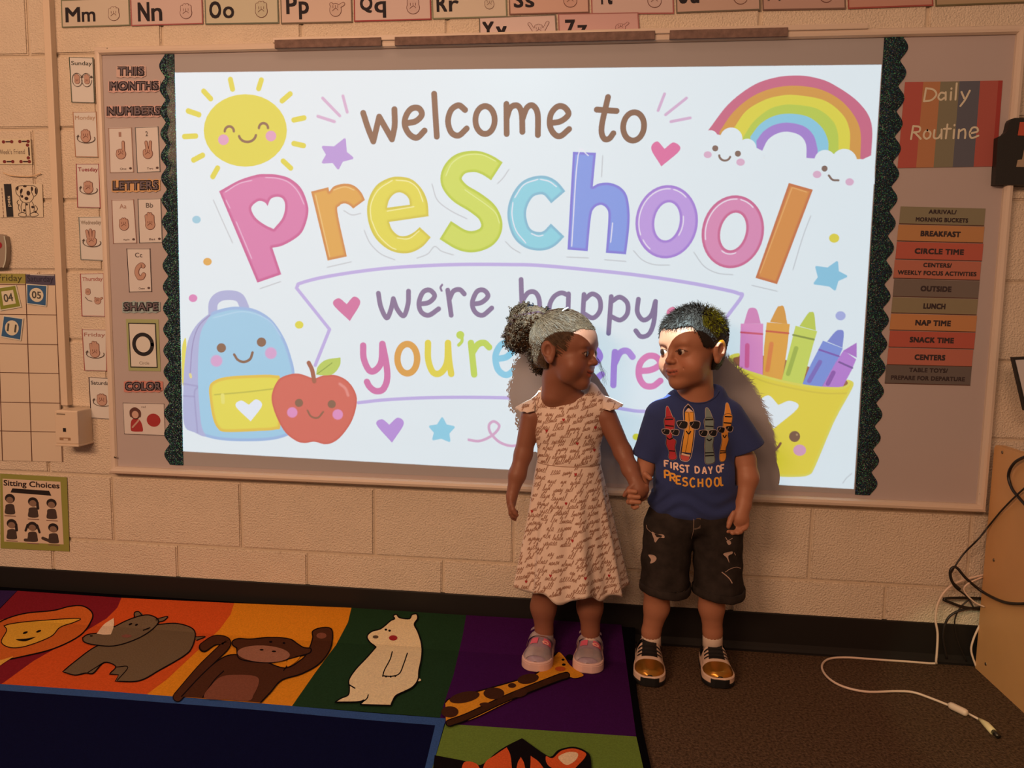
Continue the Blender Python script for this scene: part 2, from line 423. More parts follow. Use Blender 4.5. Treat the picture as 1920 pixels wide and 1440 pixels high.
# sun
disc(460, 244.5, 78, (222, 212, 95), 68)
for a, b in (((432, 149), (436, 167)), ((382, 171), (395, 185)), ((353, 208), (373, 215)), ((346, 256), (367, 255)), ((363, 300), (380, 291)), ((408, 315), (399, 331)),
             ((490, 150), (485, 166)), ((544, 176), (529, 189)), ((570, 221), (551, 225)), ((569, 273), (551, 269)), ((545, 315), (531, 302))): line([a, b], 9.5, (222, 212, 95), 0)
for P in (ell(430, 246, 8.5, 9, 0, 10, 180, 360), ell(494, 240, 8.5, 9, 0, 10, 180, 360), ell(464, 252, 16, 14, -5, 10, 12, 172)): line(P, 4.5, (135, 108, 62))
disc(419, 262, 10, (222, 165, 190)); disc(508, 255, 10, (222, 165, 190))
PK = (214, 180, 205)
for a, b in (((605, 184), (637, 217)), ((643, 180), (651, 210)), ((596, 218), (627, 228)), ((1246, 176), (1234, 207)), ((1287, 184), (1248, 215)), ((1294, 221), (1258, 228))): line([a, b], 5.5, PK, 0)
def star(P, c):
    fill(P, c, sm=0); line(P, 5, c, 0, closed=True)
star([(646, 262), (648, 286), (660, 296), (641, 301), (634, 315), (625, 303), (606, 304), (614, 290), (606, 276), (627, 277)], (188, 158, 214))
star([(1569, 492), (1570.5, 510), (1586, 518), (1570, 525), (1565, 542), (1556, 535), (1528, 531), (1536, 520), (1531, 501), (1552, 504)], (150, 200, 220))
star([(829, 785), (836, 798), (850, 801), (840, 812), (842, 826), (827.5, 820), (813, 823), (816, 810.5), (807, 800), (821, 798)], (150, 208, 225))
# welcome to
for P in ([(681, 212), (690, 240), (700, 265, 1), (711, 219, 1), (735, 261, 1), (740, 235), (739.5, 205)],
          [(763, 231), (780, 227), (791, 215), (785, 203), (771, 204), (761, 218), (759, 235), (768, 252), (782, 258), (796, 245)],
          [(814, 176), (819, 256)], [(872, 206), (860, 197.5), (846, 206), (840, 227), (846, 248), (860, 254), (875, 241)],
          ell(909.5, 225, 18, 26)+[(927.5, 225)], [(949.5, 195), (950, 251)], [(950, 222), (957, 202), (970, 198), (978, 212), (979.5, 247)], [(980, 222), (988, 202), (999, 198), (1008, 213), (1008.5, 253)],
          [(1032, 231), (1052, 227), (1066, 214), (1058, 201), (1045, 200), (1033, 214), (1031, 235), (1039, 251), (1051, 255), (1067, 242)],
          [(1140, 182), (1128, 238), (1132, 259), (1142, 260), (1150, 250)], [(1119, 205.5), (1156, 208)], ell(1188, 237, 19.5, 26.5, 6)+[ell(1188, 237, 19.5, 26.5, 6)[0]]):
    line(P, 11, BR)
def heart(notch, l1, l2, tip, r2, r1, c):
    fill([notch+(1,), l1, l2, tip+(1,), r2, r1], c, sm=8)
heart((1246, 279), (1232, 265), (1221, 279), (1240, 312), (1275, 281), (1263, 267), (222, 125, 165))
heart((650, 570), (635, 559), (625, 571), (656, 602), (675.5, 568), (664, 556), (212, 125, 165))
heart((1273, 590), (1262, 575), (1250, 588), (1275, 618), (1296, 590), (1285, 576), (225, 135, 165))
heart((730, 796), (716, 786), (706, 796), (735, 830), (757, 795), (746, 783), (188, 152, 214))
# rainbow
B0 = [(1328, 244), (1366, 195), (1412, 160), (1455, 145), (1497, 141.5), (1530, 146), (1562, 158), (1609, 191), (1634, 232), (1633, 300)]
B1 = [(1349, 247), (1375, 210), (1412, 180), (1455, 164), (1500, 161), (1545, 170), (1585, 196), (1612, 240), (1613, 300)]
B2 = [(1376, 240), (1399, 208), (1432, 188), (1460, 180), (1490, 178), (1545, 188), (1580, 215), (1593, 245), (1593, 282)]
B3 = [(1393, 258), (1412, 229), (1440, 206), (1462, 198), (1485, 196), (1530, 203), (1560, 225), (1571, 250), (1572, 285)]
B4 = [(1407, 256), (1425, 233), (1450, 218), (1480, 213), (1515, 219), (1540, 238), (1552, 262), (1553, 282)]
B5 = [(1418, 264), (1432, 246), (1452, 234), (1478, 230), (1508, 237), (1526, 255), (1533, 280)]
B6 = [(1429, 283), (1440, 262), (1458, 250), (1478, 247), (1500, 254), (1511, 270), (1512, 296)]
def dome(B, c): fill([tuple(p) for p in catmull(B, False, 6)]+[(B[-1][0], 310), (B[0][0]+2, 290)], c, sm=0)
for B, c in ((B0, (204, 118, 140)), (B1, (214, 160, 92)), (B2, (222, 212, 95)), (B3, (190, 205, 100)), (B4, (150, 203, 220)), (B5, (172, 140, 205)), (B6, (226, 236, 235))): dome(B, c)
WT = (226, 236, 235)
fill([(1315, 252), (1345, 252), (1390, 262), (1412, 274), (1432, 284), (1436, 340), (1315, 340)], WT, sm=0)
for x, y, r in ((1332, 258, 14), (1371, 260, 21), (1401, 277, 17)): disc(x, y, r, WT)
fill([(1510, 296), (1527, 297), (1560, 288), (1605, 298), (1615, 300), (1640, 288), (1640, 345), (1505, 345)], WT, sm=0)
for x, y, r in ((1547, 301, 20), (1583, 303, 24), (1612, 312, 14)): disc(x, y, r, WT)
for x, y in ((1341, 278), (1383.5, 288), (1546, 316)): disc(x, y, 5.7, (132, 116, 108))
for x, y, r in ((1327, 290, 7.5), (1388.5, 304, 8), (1532, 327, 8), (1593, 341, 8)): disc(x, y, r, (220, 180, 200), r*0.85)
line(ell(1359, 291, 10.5, 10, 8, 8, 10, 170), 4, (132, 116, 108)); fill([(1433, 284), (1511, 298), (1511, 350), (1433, 350)], WT, sm=0); line([(1554, 329), (1561, 337), (1572, 338)], 4, (132, 116, 108))
for x, y, r, c in ((368.5, 411.7, 8, (160, 205, 218)), (389, 490.5, 8, (222, 172, 100)), (362, 559, 8, (218, 140, 185)), (561, 609, 8, (222, 215, 95)), (1564, 446.5, 9.5, (222, 210, 80)), (1576, 592, 9.5, (175, 180, 220)), (1193, 819, 7, (222, 215, 95))): disc(x, y, r, c, r*0.9)
# PRESCHOOL, soft drop shadows first
for P in ([(488, 541), (526, 528)], [(614, 501), (658, 491)], [(683, 432), (694, 456), (714, 476), (740, 487)], [(782, 484), (802, 476), (815, 462), (828, 471), (850, 478)], [(645, 395), (660, 403), (676, 400)],
          [(400, 375), (420, 420), (436, 455)], [(948, 453), (960, 465), (975, 474)], [(1063, 482), (1103, 483.5)], [(1134, 487), (1173, 490)], [(1188, 470), (1204, 487), (1226, 496), (1255, 497)],
          [(1301, 473), (1320, 499), (1345, 512), (1374, 515)], [(1410, 535), (1457, 546)], [(1520, 405), (1505, 445), (1487, 505)], [(810, 345), (820, 375), (845, 395), (875, 410)], [(954, 318), (943, 334), (933, 344)], [(1130, 292), (1128, 331)]):
    line(P, 2.2, (196, 200, 200), alpha=0.8)
zP = lambda L: Z(400, 270, 4.174, L)
fill(zP([(45, 370, 1), (200, 285), (340, 240), (420, 235), (500, 240), (600, 270), (690, 350), (740, 480), (738, 570), (700, 680), (640, 740), (540, 795), (462, 812, 1), (532, 1020, 1), (345, 1085, 1)]), (216, 132, 174), (204, 106, 155), 6,
     holes=[zP([(425, 485, 1), (400, 455), (350, 448), (297, 500), (330, 575), (400, 630), (472, 665, 1), (540, 580), (562, 490), (545, 430), (500, 413), (450, 430)])])
fill(zP([(765, 372, 1), (900, 338, 1), (907, 372, 1), (950, 328), (1030, 310), (1100, 325), (1155, 375), (1187, 438, 1), (1095, 505, 1), (1060, 475), (1020, 465), (985, 485), (972, 540), (1045, 880, 1), (895, 912, 1)]), (222, 170, 98), (208, 145, 64), 5)
fill(zP([(1685, 565, 1), (1375, 610, 1), (1400, 670), (1450, 715), (1510, 718), (1570, 690), (1615, 650, 1), (1702, 730, 1), (1640, 800), (1560, 845), (1470, 855), (1370, 825), (1280, 750), (1225, 650), (1203, 530), (1220, 420), (1280, 320), (1370, 268), (1450, 255), (1550, 275), (1630, 350), (1675, 450)]),
     (225, 216, 100), (212, 200, 72), 5, holes=[zP([(1360, 498, 1), (1538, 475, 1), (1530, 430), (1500, 395), (1455, 378), (1410, 395), (1375, 440)])])
zS = lambda L: Z(800, 260, 4.174, L)
fill(fat(zS([(550, 255), (470, 205), (380, 178), (270, 195), (205, 260), (195, 340), (260, 425), (380, 500), (475, 580), (510, 680), (470, 765), (370, 805), (270, 790), (145, 715)]), 40), (208, 220, 112), (190, 206, 78), 5, sm=0)
fill(fat(zS([(1030, 458), (965, 385), (890, 362), (790, 395), (725, 490), (705, 600), (735, 720), (800, 785), (890, 803), (960, 780), (1025, 715)]), 35), (150, 212, 222), (120, 190, 208), 5, sm=0)
fill(zS([(1145, 103, 1), (1325, 110, 1), (1300, 375, 1), (1350, 350), (1430, 345), (1510, 375), (1565, 440), (1587, 560), (1585, 700), (1560, 905, 1), (1402, 893, 1), (1422, 620), (1410, 550), (1365, 518), (1310, 545), (1285, 620), (1260, 880, 1), (1102, 868, 1)]), (140, 162, 224), (112, 134, 212), 5)
fill(ell(1250, 415.7, 58.5, 69, 8, 40), (194, 162, 220), (172, 138, 210), 5, holes=[ell(1250.7, 415, 23.5, 36, 10, 32)], sm=0)
fill(ell(1374, 434.5, 58, 69, 14, 40), (218, 148, 182), (206, 118, 152), 5, holes=[ell(1374.6, 434, 23.5, 36, 15, 32)], sm=0)
fill([(1479, 343, 1), (1524, 355.6, 1), (1457, 532.7, 1), (1416.5, 521, 1)], (216, 150, 96), (202, 128, 70), 5, sm=0)
HL = (240, 236, 240)
for P in (ell(1250, 415.7, 52, 62, 8, 16, 150, 268), ell(1250, 415.7, 51, 62, 8, 8, 275, 305), ell(1250, 415.7, 51, 62, 8, 6, 118, 140), ell(1374, 434.5, 51, 62, 14, 16, 155, 262), ell(1374, 434.5, 51, 62, 14, 8, 270, 300),
          ell(1250, 415, 31, 43, 10, 8, -20, 30), ell(1374, 434, 31, 43, 15, 6, 60, 110), zS([(1135, 840), (1185, 130), (1265, 132)]), zS([(775, 815), (700, 720), (668, 600), (675, 500)]), zS([(690, 460), (760, 360), (870, 318)]), zS([(890, 318), (960, 335), (1015, 375)]),
          zS([(1440, 810), (1455, 660)]), zS([(820, 742), (870, 762), (910, 755)])): line(P, 2.2, HL, 4 if len(P) < 6 else 0, alpha=0.8)
for P in (zP([(100, 440), (130, 500)]), zP([(180, 610), (300, 895)]), zP([(410, 262), (500, 268), (590, 300), (660, 370), (710, 470)]), zP([(95, 375), (200, 310), (300, 285)])): line(P, 2.0, (232, 190, 212), alpha=0.8)
for P in (zP([(800, 400), (910, 880)]), zP([(940, 360), (1030, 335), (1100, 360)]), ): line(P, 2.0, (236, 200, 140), alpha=0.8)
for P in (zP([(1235, 590), (1232, 480), (1290, 360), (1400, 285)]), zP([(1430, 283), (1530, 295), (1600, 350), (1640, 450)]), zP([(1240, 600), (1290, 710), (1380, 800), (1430, 825)]), zP([(1360, 525), (1570, 490)]), zP([(1440, 735), (1530, 740), (1610, 680)])): line(P, 2.0, (245, 240, 175), alpha=0.8)
for P in (zS([(150, 290), (200, 190), (300, 130), (430, 125), (540, 175)]), zS([(300, 400), (520, 560), (570, 660)])): line(P, 2.0, (228, 238, 160), alpha=0.7)
for P in ([(1485, 352), (1425, 512)], [(1487, 352), (1512, 360)]): line(P, 2.2, (232, 178, 120), 0, alpha=0.8)
# banner
PU = (190, 172, 222)
line([(591, 685), (618, 617.5, 1), (556, 540, 1), (558, 536), (563, 531), (605, 520), (680, 508), (755, 500.5), (855, 496), (955, 496), (1010, 497.5), (1085, 504), (1185, 514.5), (1285, 529), (1360, 543.5), (1384, 550), (1390, 557), (1355, 605), (1300, 690), (1255, 770, 1), (1200, 771), (1157, 765), (1060, 752), (955, 746), (830, 745), (730, 749), (672, 755)], 6, PU, alpha=0.9)
VT = (140, 124, 154)
for P in ([(709.5, 550), (714, 575), (725, 596), (733, 580), (737.5, 560, 1), (745, 580), (757, 592), (765, 570), (766, 546)], [(787, 570), (804, 567), (815, 555), (806, 544), (793, 548), (785.5, 568), (790, 585), (804, 591), (822.5, 579)],
          [(839.5, 544), (846, 591)], [(842, 562), (850, 546), (862, 543), (870.5, 551)], [(887.5, 570), (903, 567), (915, 555), (907, 544), (894, 547), (885.5, 568), (891, 585), (905, 591), (922, 577.5)],
          [(977, 524), (978, 558), (979, 590)], [(979, 565), (990, 549), (1003, 548), (1011, 562), (1012, 592)], [(1066, 551), (1065, 590)], [(1064, 553), (1052, 549), (1038, 557), (1030, 575), (1034, 592), (1046, 595), (1062, 580)],
          [(1095, 552), (1091, 622)], [(1096, 562), (1110, 551), (1124, 560), (1125, 582), (1112, 596), (1095, 588)], [(1146, 556), (1141, 625)], [(1147, 565), (1162, 557), (1176, 568), (1176, 588), (1163, 600), (1145, 593)],
          [(1197, 561), (1195, 585), (1206, 600), (1221, 591), (1229, 565, 1), (1226, 603), (1217, 626), (1202, 631), (1192, 620)]): line(P, 9, VT)
line([(829, 534), (826, 539), (828, 545)], 4, VT)
for P, c in (([(681, 648), (682, 672), (692, 694), (704, 694), (715, 678), (717, 645)], (210, 125, 170)), ([(717, 645), (724, 680), (726, 710), (718, 730), (704, 733), (693, 725), (688, 716)], (210, 125, 170)),
             (ell(763.7, 672.5, 18.5, 27.5)+[(782.2, 672.5)], (220, 165, 95)), ([(802.5, 643), (803, 675), (812, 698), (826, 699), (838, 680), (840, 643)], (225, 212, 95)), ([(840, 645), (842, 675), (846, 701)], (225, 212, 95)),
             ([(883, 643), (886, 672), (889, 702)], (195, 215, 105)), ([(885, 662), (896, 646), (908, 643), (917, 651)], (195, 215, 105)), ([(932, 673), (950, 669), (961, 656), (951, 643), (938, 648), (929, 668), (934, 693), (950, 703), (968, 690)], (145, 205, 225)),
             ([(1012, 620), (1014, 660), (1014, 705)], (140, 160, 225)), ([(1014, 680), (1025, 655), (1040, 656), (1045, 675), (1046, 705)], (140, 160, 225)),
             ([(1096, 684), (1115, 681), (1125, 668), (1116, 654), (1103, 656), (1093, 678), (1097, 705), (1112, 713), (1128, 702)], (186, 150, 214)), ([(1153, 660), (1151, 690), (1150, 722)], (186, 150, 214)), ([(1153, 680), (1163, 661), (1176, 658), (1186, 669)], (186, 150, 214)),
             ([(1198, 696), (1222, 693), (1238, 682), (1230, 669), (1214, 668), (1200, 682), (1198, 705), (1208, 722), (1224, 724), (1238, 714)], (220, 135, 180))): line(P, 12, c)
disc(863, 628, 7.5, (195, 215, 105)); line([(866, 632), (866, 640), (860, 647)], 6, (195, 215, 105))
line([(879, 824.5), (897, 827), (915, 821), (930, 810), (936, 798), (926, 790), (917, 797), (920, 812), (937, 829), (960, 836), (985, 830)], 5, (214, 172, 198))
# backpack
zB = lambda L: Z(320, 520, 4.364, L)
LV = (178, 182, 214)
fill(zB([(125, 500), (95, 560), (90, 700), (95, 870), (125, 870), (130, 700)]), (226, 216, 105))
line(zB([(345, 300), (350, 210), (400, 158), (490, 145), (565, 168), (605, 245)]), 17, LV)
BL_ = zB([(448*0+560, 240), (700, 265), (830, 350), (930, 500), (985, 650), (1015, 790), (1020, 1050), (1000, 1250), (900, 1315), (700, 1340), (400, 1330), (200, 1270), (110, 1200), (105, 900), (120, 650), (150, 500), (220, 380), (330, 290), (450, 250)])
fill(BL_, (163, 206, 226), (160, 188, 222), 7)
fill(zB([(120, 650), (150, 500), (220, 380), (330, 290), (300, 350), (250, 440), (228, 600), (225, 900), (250, 1200), (285, 1300), (200, 1270), (110, 1200), (105, 900)]), LV)
line(zB([(320, 310), (230, 400), (180, 550), (160, 780)]), 2.2, (150, 140, 180), alpha=0.7)
for P in ([(105, 870), (220, 890)], [(105, 970), (190, 975)], [(220, 900), (195, 960), (220, 1270)]): line(zB(P), 3, (158, 155, 192), alpha=0.6)
line(zB([(160, 795), (165, 815)]), 5, (225, 215, 150))
fill(zB([(315, 900), (350, 850), (450, 815), (650, 800), (850, 800), (900, 850), (900, 1200), (860, 1245), (700, 1258), (450, 1265), (385, 1235), (345, 1150), (320, 1000)]), (228, 218, 100), (226, 195, 85), 7)
line(zB([(360, 960), (600, 940), (840, 912)]), 2.6, (196, 192, 92)); line(zB([(425, 965), (428, 1020)]), 7, (230, 224, 125))
heart(*zB([(640, 1042), (575, 1008), (533, 1055), (655, 1178), (747, 1050), (700, 998)]), (228, 236, 240))
for p, r in (((415, 577), 8.7), ((743, 530), 8.7)): disc(*zB([p])[0], r, (140, 96, 84), r)
disc(*zB([(375, 683)])[0], 11, (214, 168, 204), soft=4); disc(*zB([(820, 620)])[0], 11, (214, 168, 204), soft=4)
line(zB([(520, 632), (550, 675), (600, 692), (650, 668), (670, 615)]), 4.6, (140, 96, 84))
line(zB([(350, 330), (600, 280), (800, 350), (900, 480)]), 2, (186, 218, 234), alpha=0.7)
# apple
fill(zB([(1175, 830, 1), (1250, 803), (1350, 800), (1450, 850), (1515, 950), (1520, 1050), (1480, 1180), (1400, 1295), (1330, 1350), (1260, 1365), (1175, 1345), (1100, 1355), (1030, 1340), (940, 1270), (870, 1150), (828, 1020), (835, 930), (880, 840), (950, 800), (1050, 788)]), (212, 116, 106), (206, 104, 100), 4)
line(zB([(1130, 700), (1158, 760), (1175, 850)]), 8, (168, 98, 80))
fill(zB([(1190, 795, 1), (1205, 730), (1270, 675), (1390, 655, 1), (1385, 720), (1330, 790), (1250, 802)]), (190, 208, 110)); line(zB([(1200, 790), (1320, 700)]), 1.8, (150, 170, 85))
for p in ((1050, 1027), (1318, 1037)): disc(*zB([p])[0], 7.6, (134, 92, 78))
for p in ((995, 1105), (1367, 1122)): disc(*zB([p])[0], 9.7, (222, 150, 192), soft=3)
line(zB([(1120, 1090), (1150, 1138), (1205, 1148), (1248, 1100)]), 3.4, (150, 84, 70)); line(zB([(1385, 872), (1430, 910), (1452, 965)]), 5, (226, 148, 138), soft=4)
# crayon bucket
zK = lambda L: Z(1340, 560, 3.891, L)
fill(zK([(125, 445), (150, 415), (400, 420), (700, 500), (960, 595), (975, 625), (900, 650), (500, 600), (180, 500)]), (170, 122, 98), sm=3)
def crayon(body, tip, c, band, lab, dark, lab2=None):
    fill(zK([p+(1,) for p in body]), c, sm=0); fill(zK(tip), tuple(max(0, v-8) for v in c), sm=3)
    line(zK(band), 3.6, dark, 0); line(zK(lab), 8.5, lab2 or dark, 0, alpha=0.75)
crayon([(190, 182), (354, 182), (350, 580), (180, 520)], [(213, 182, 1), (240, 90), (258, 68), (290, 68), (312, 90), (336, 182, 1)], (222, 152, 194), [(192, 245), (348, 258)], [(238, 340), (235, 490)], (208, 96, 122), (214, 110, 140))
crayon([(380, 172), (548, 185), (530, 350), (492, 600), (352, 560), (360, 350)], [(403, 170, 1), (455, 66), (475, 55), (505, 60), (530, 185, 1)], (226, 170, 92), [(378, 236), (538, 252)], [(414, 330), (385, 520)], (206, 112, 62), (220, 130, 80))
crayon([(590, 197), (748, 237), (720, 330), (640, 630), (488, 600)], [(618, 200, 1), (680, 108), (703, 97), (726, 110), (738, 232, 1)], (204, 215, 112), [(572, 264), (724, 298)], [(594, 362), (536, 548)], (150, 158, 88), (160, 175, 96))
crayon([(790, 306), (935, 362), (900, 440), (778, 650), (638, 630), (700, 480)], [(820, 312, 1), (880, 240), (915, 227), (942, 245), (932, 358, 1)], (138, 155, 214), [(764, 372), (906, 420)], [(768, 462), (690, 600)], (118, 112, 178))
crayon([(940, 376), (1032, 442), (1000, 520), (930, 650), (780, 650), (880, 470)], [(936, 380, 1), (1036, 320, 1), (1036, 430, 1)], (190, 138, 206), [(908, 462), (1004, 505)], [(866, 540), (826, 620)], (142, 92, 160))
fill(zK([(100, 430), (130, 405), (178, 398), (178, 420), (140, 430), (135, 450), (160, 485), (250, 525), (480, 590), (700, 632), (900, 645), (970, 622), (962, 592), (1000, 600), (1014, 625), (985, 690), (870, 900), (735, 1220), (690, 1285), (600, 1300), (450, 1296), (370, 1270), (330, 1200), (230, 800), (110, 470)]), (228, 210, 88), (224, 214, 110), 5, sm=3)
line(zK([(170, 510), (350, 600), (600, 660), (800, 690), (960, 690)]), 3, (205, 185, 62), alpha=0.5)
heart(*zK([(465, 775), (390, 705), (325, 775), (430, 948), (608, 795), (550, 745)]), (228, 236, 235))
disc(*zK([(583, 1005)])[0], 10.3, (134, 96, 72)); disc(*zK([(600, 992)])[0], 2.2, (180, 150, 120)); disc(*zK([(300, 960)])[0], 10.3, (134, 96, 72))
disc(*zK([(620, 1105)])[0], 12, (216, 166, 188), 10.5, soft=2); line(zK([(480, 1055), (455, 1090), (400, 1110), (350, 1085)]), 4.6, (150, 105, 70))
line(zK([(1000, 1275), (960, 1310), (935, 1345)]), 1.8, (190, 190, 190), alpha=0.7)
# faint scuffs of the old board
# ---- hand the picture to the projector lamp
PGAIN = s2l((226, 236, 235)).max()
mask = (art.sum(2) > 0)
proj = np.clip(art-AMB, 0.0, None)*mask[..., None]
img = bpy.data.images.new('projected_slide', AW, AH, alpha=False, float_buffer=True)
img.colorspace_settings.name = 'Linear Rec.709'
buf = np.ones((AH, AW, 4), np.float32); buf[..., :3] = proj
img.pixels.foreach_set(buf.ravel()); img.update(); img.pack()
pl = bpy.data.lights.new('projector_lamp', 'POINT'); pl.shadow_soft_size = 0.0006; pl.energy = 400.0; pl.use_nodes = True
plo = bpy.data.objects.new('projector_lamp', pl); COL.objects.link(plo); plo.location = PJ
nt = pl.node_tree; N = nt.nodes; L = nt.links; em = N['Emission']
tc = N.new('ShaderNodeTexCoord'); sx = N.new('ShaderNodeSeparateXYZ'); L.new(tc.outputs['Normal'], sx.inputs[0])
def mth(op, a, b=None, c=None):
    n = N.new('ShaderNodeMath'); n.operation = op
    for i, v in enumerate((a, b, c)):
        if v is None: continue
        if isinstance(v, (int, float)): n.inputs[i].default_value = v
        else: L.new(v, n.inputs[i])
    return n.outputs[0]
SG = 1.0
D = YB-PJ[1]
dy = mth('MAXIMUM', mth('MULTIPLY', sx.outputs[1], SG), 0.02)
k = mth('DIVIDE', D, dy)
hx = mth('MULTIPLY_ADD', mth('MULTIPLY', sx.outputs[0], SG), k, PJ[0])
hz = mth('MULTIPLY_ADD', mth('MULTIPLY', sx.outputs[2], SG), k, PJ[2])
u = mth('DIVIDE', mth('SUBTRACT', hx, AX0), AW/1000); v = mth('DIVIDE', mth('SUBTRACT', hz, AZ0), AH/1000)
cb_ = N.new('ShaderNodeCombineXYZ'); L.new(u, cb_.inputs[0]); L.new(v, cb_.inputs[1])
ti = N.new('ShaderNodeTexImage'); ti.image = img; ti.extension = 'CLIP'; ti.interpolation = 'Linear'; L.new(cb_.outputs[0], ti.inputs[0])
L.new(ti.outputs[0], em.inputs['Color'])
PSTR = 98.0
front = mth('GREATER_THAN', mth('MULTIPLY', sx.outputs[1], SG), 0.03)
L.new(mth('MULTIPLY', mth('DIVIDE', PSTR/400.0*D*D, mth('POWER', dy, 3.0)), front), em.inputs['Strength'])
# ================================================================== PAPER ON THE WALL
M_paper = mat('paper', (232, 212, 200), 0.6, spec=0.3)
def paper_mat(rgb): 
    rgb = own(rgb); k = ('paper', tuple(rgb))
    if k not in _mc: _mc[k] = mat('paper_%d_%d_%d' % tuple(rgb), rgb, 0.42, spec=0.4)
    return _mc[k]
def card(name, label, cat, q, y, w, h, rgb, group=None, thick=0.0011, tilt=0.0):
    """thin card with corners q (TL TR BR BL in picture pixels); local print coordinates w x h"""
    c = [at(p[0], p[1], y) for p in q]
    ctr = sum(c)/4
    V = [(p[0]-ctr[0], 0, p[2]-ctr[2]) for p in c]+[(p[0]-ctr[0], thick, p[2]-ctr[2]) for p in c]
    o = mesh(name, V, [(3, 2, 1, 0), (4, 5, 6, 7), (0, 1, 5, 4), (1, 2, 6, 5), (2, 3, 7, 6), (3, 0, 4, 7)], paper_mat(rgb))
    o.location = (ctr[0], y, ctr[2]); tag(o, label, cat, group)
    f0 = quadmap(q, y, w, h)
    def f(x, yy, lift):
        p = f0(x, yy, lift); return (p[0]-ctr[0], p[1]-y, p[2]-ctr[2])
    return o, f
INKN = (52, 38, 36)
def put(ink, name, rgb, f, o, lift=0.00025):
    if ink.V: return ink.build(name, ink_mat(rgb), f, o, lift)
def border(o, f, w, h, rgb, bw, inset=0.0):
    k = Ink(); i = inset+bw/2; k.stroke([(i, i), (w-i, i), (w-i, h-i), (i, h-i)], bw, closed=True, round_=False)
    # square the joints
    for a, b in ((i, i), (w-i, i), (w-i, h-i), (i, h-i)): k.poly([(a-bw/2, b-bw/2), (a+bw/2, b-bw/2), (a+bw/2, b+bw/2), (a-bw/2, b+bw/2)])
    return put(k, 'printed_border', rgb, f, o, 0.0002)
SK = (196, 142, 120); SKL = (116, 66, 56)
def hand(kind, cx, cy, s, o, f, line_only=False, fillc=SK, arrow=True):
    """small printed hand sign, s = height of the drawing"""
    A = []     # filled strokes (points, width)
    palm = (cx, cy+0.18*s, 0.30*s, 0.30*s)
    if kind == 'fist': fing = [[(-.20, .10), (-.20, -.14)], [(-.07, .10), (-.07, -.22)], [(.07, .10), (.07, -.22)], [(.20, .10), (.20, -.14)]]
    elif kind == 'one': fing = [[(.17, .10), (.17, -.55)], [(.04, .12), (.04, -.05)], [(-.09, .12), (-.09, -.05)], [(-.20, .15), (-.20, 0)]]
    elif kind == 'two': fing = [[(.14, .10), (.20, -.52)], [(.0, .10), (-.08, -.52)], [(-.12, .12), (-.14, -.02)], [(-.22, .15), (-.22, .02)]]
    elif kind == 'open': fing = [[(-.20, .15), (-.24, -.38)], [(-.07, .10), (-.09, -.52)], [(.06, .10), (.06, -.50)], [(.19, .15), (.19, -.36)]]
    elif kind == 'three': fing = [[(-.17, .10), (-.27, -.48)], [(-.02, .10), (-.04, -.54)], [(.12, .12), (.18, -.46)], [(.22, .2), (.24, .08)]]
    elif kind == 'c': fing = [[(-.05, .42), (-.18, .12), (-.10, -.22), (.14, -.42), (.26, -.34)], [(.0, .42), (.16, .40), (.27, .22)]]
    elif kind == 'y': fing = [[(-.25, .2), (-.50, -.30)], [(-.12, .12), (-.12, -.14)], [(.0, .12), (.0, -.18)], [(.12, .12), (.12, -.14)], [(.25, .2), (.52, -.35)]]
    elif kind == 'z': fing = [[(.05, .25), (.45, -.15)], [(-.12, .2), (-.10, .05)], [(-.02, .2), (.0, .05)]]
    elif kind == 'side': fing = [[(.0, .12), (.42, -.10)], [(.0, .2), (.22, .12)], [(-.1, .05), (-.22, -.1)]]
    else: fing = []
    lw = 0.035*s if not line_only else 0.03*s
    out = Ink(); inn = Ink(); w = 0.145*s
    if kind == 'c': w = 0.24*s
    for F_ in fing:
        P = [(cx+a*s, cy+b*s) for a, b in F_]
        out.stroke(P, w+2*lw, smooth=4 if len(P) > 2 else 0); inn.stroke(P, w, smooth=4 if len(P) > 2 else 0)
    if kind != 'c':
        out.disc(palm[0], palm[1], palm[2]+lw, palm[3]+lw); inn.disc(*palm)
    put(out, 'hand_outline', SKL, f, o, 0.0002); put(inn, 'hand_drawing', fillc, f, o, 0.0008)
    if kind in ('fist', 'one', 'two', 'open', 'y', 'three', 'z', 'side'):
        d = Ink(); 
        d.stroke([(cx-.16*s, cy+.22*s), (cx+.02*s, cy+.10*s), (cx+.14*s, cy+.2*s)], lw*0.8, smooth=4)
        for a in (-.13, 0, .13): d.stroke([(cx+a*s, cy+.08*s), (cx+a*s, cy-.04*s)], lw*0.7)
        put(d, 'finger_lines', SKL, f, o, 0.0014)
def arrow(o, f, cx, cy, rx, ry, a0=-20, a1=200, w=1.3):
    d = Ink(); P = ell(cx, cy, rx, ry, 0, 20, a0, a1); d.stroke(P, w)
    e = P[-1]; d.poly([(e[0]-3, e[1]), (e[0]+3, e[1]-1), (e[0]+1, e[1]-5)]); e = P[0]
    put(d, 'arrow', (92, 70, 60), f, o, 0.0017)
DY = -0.0035
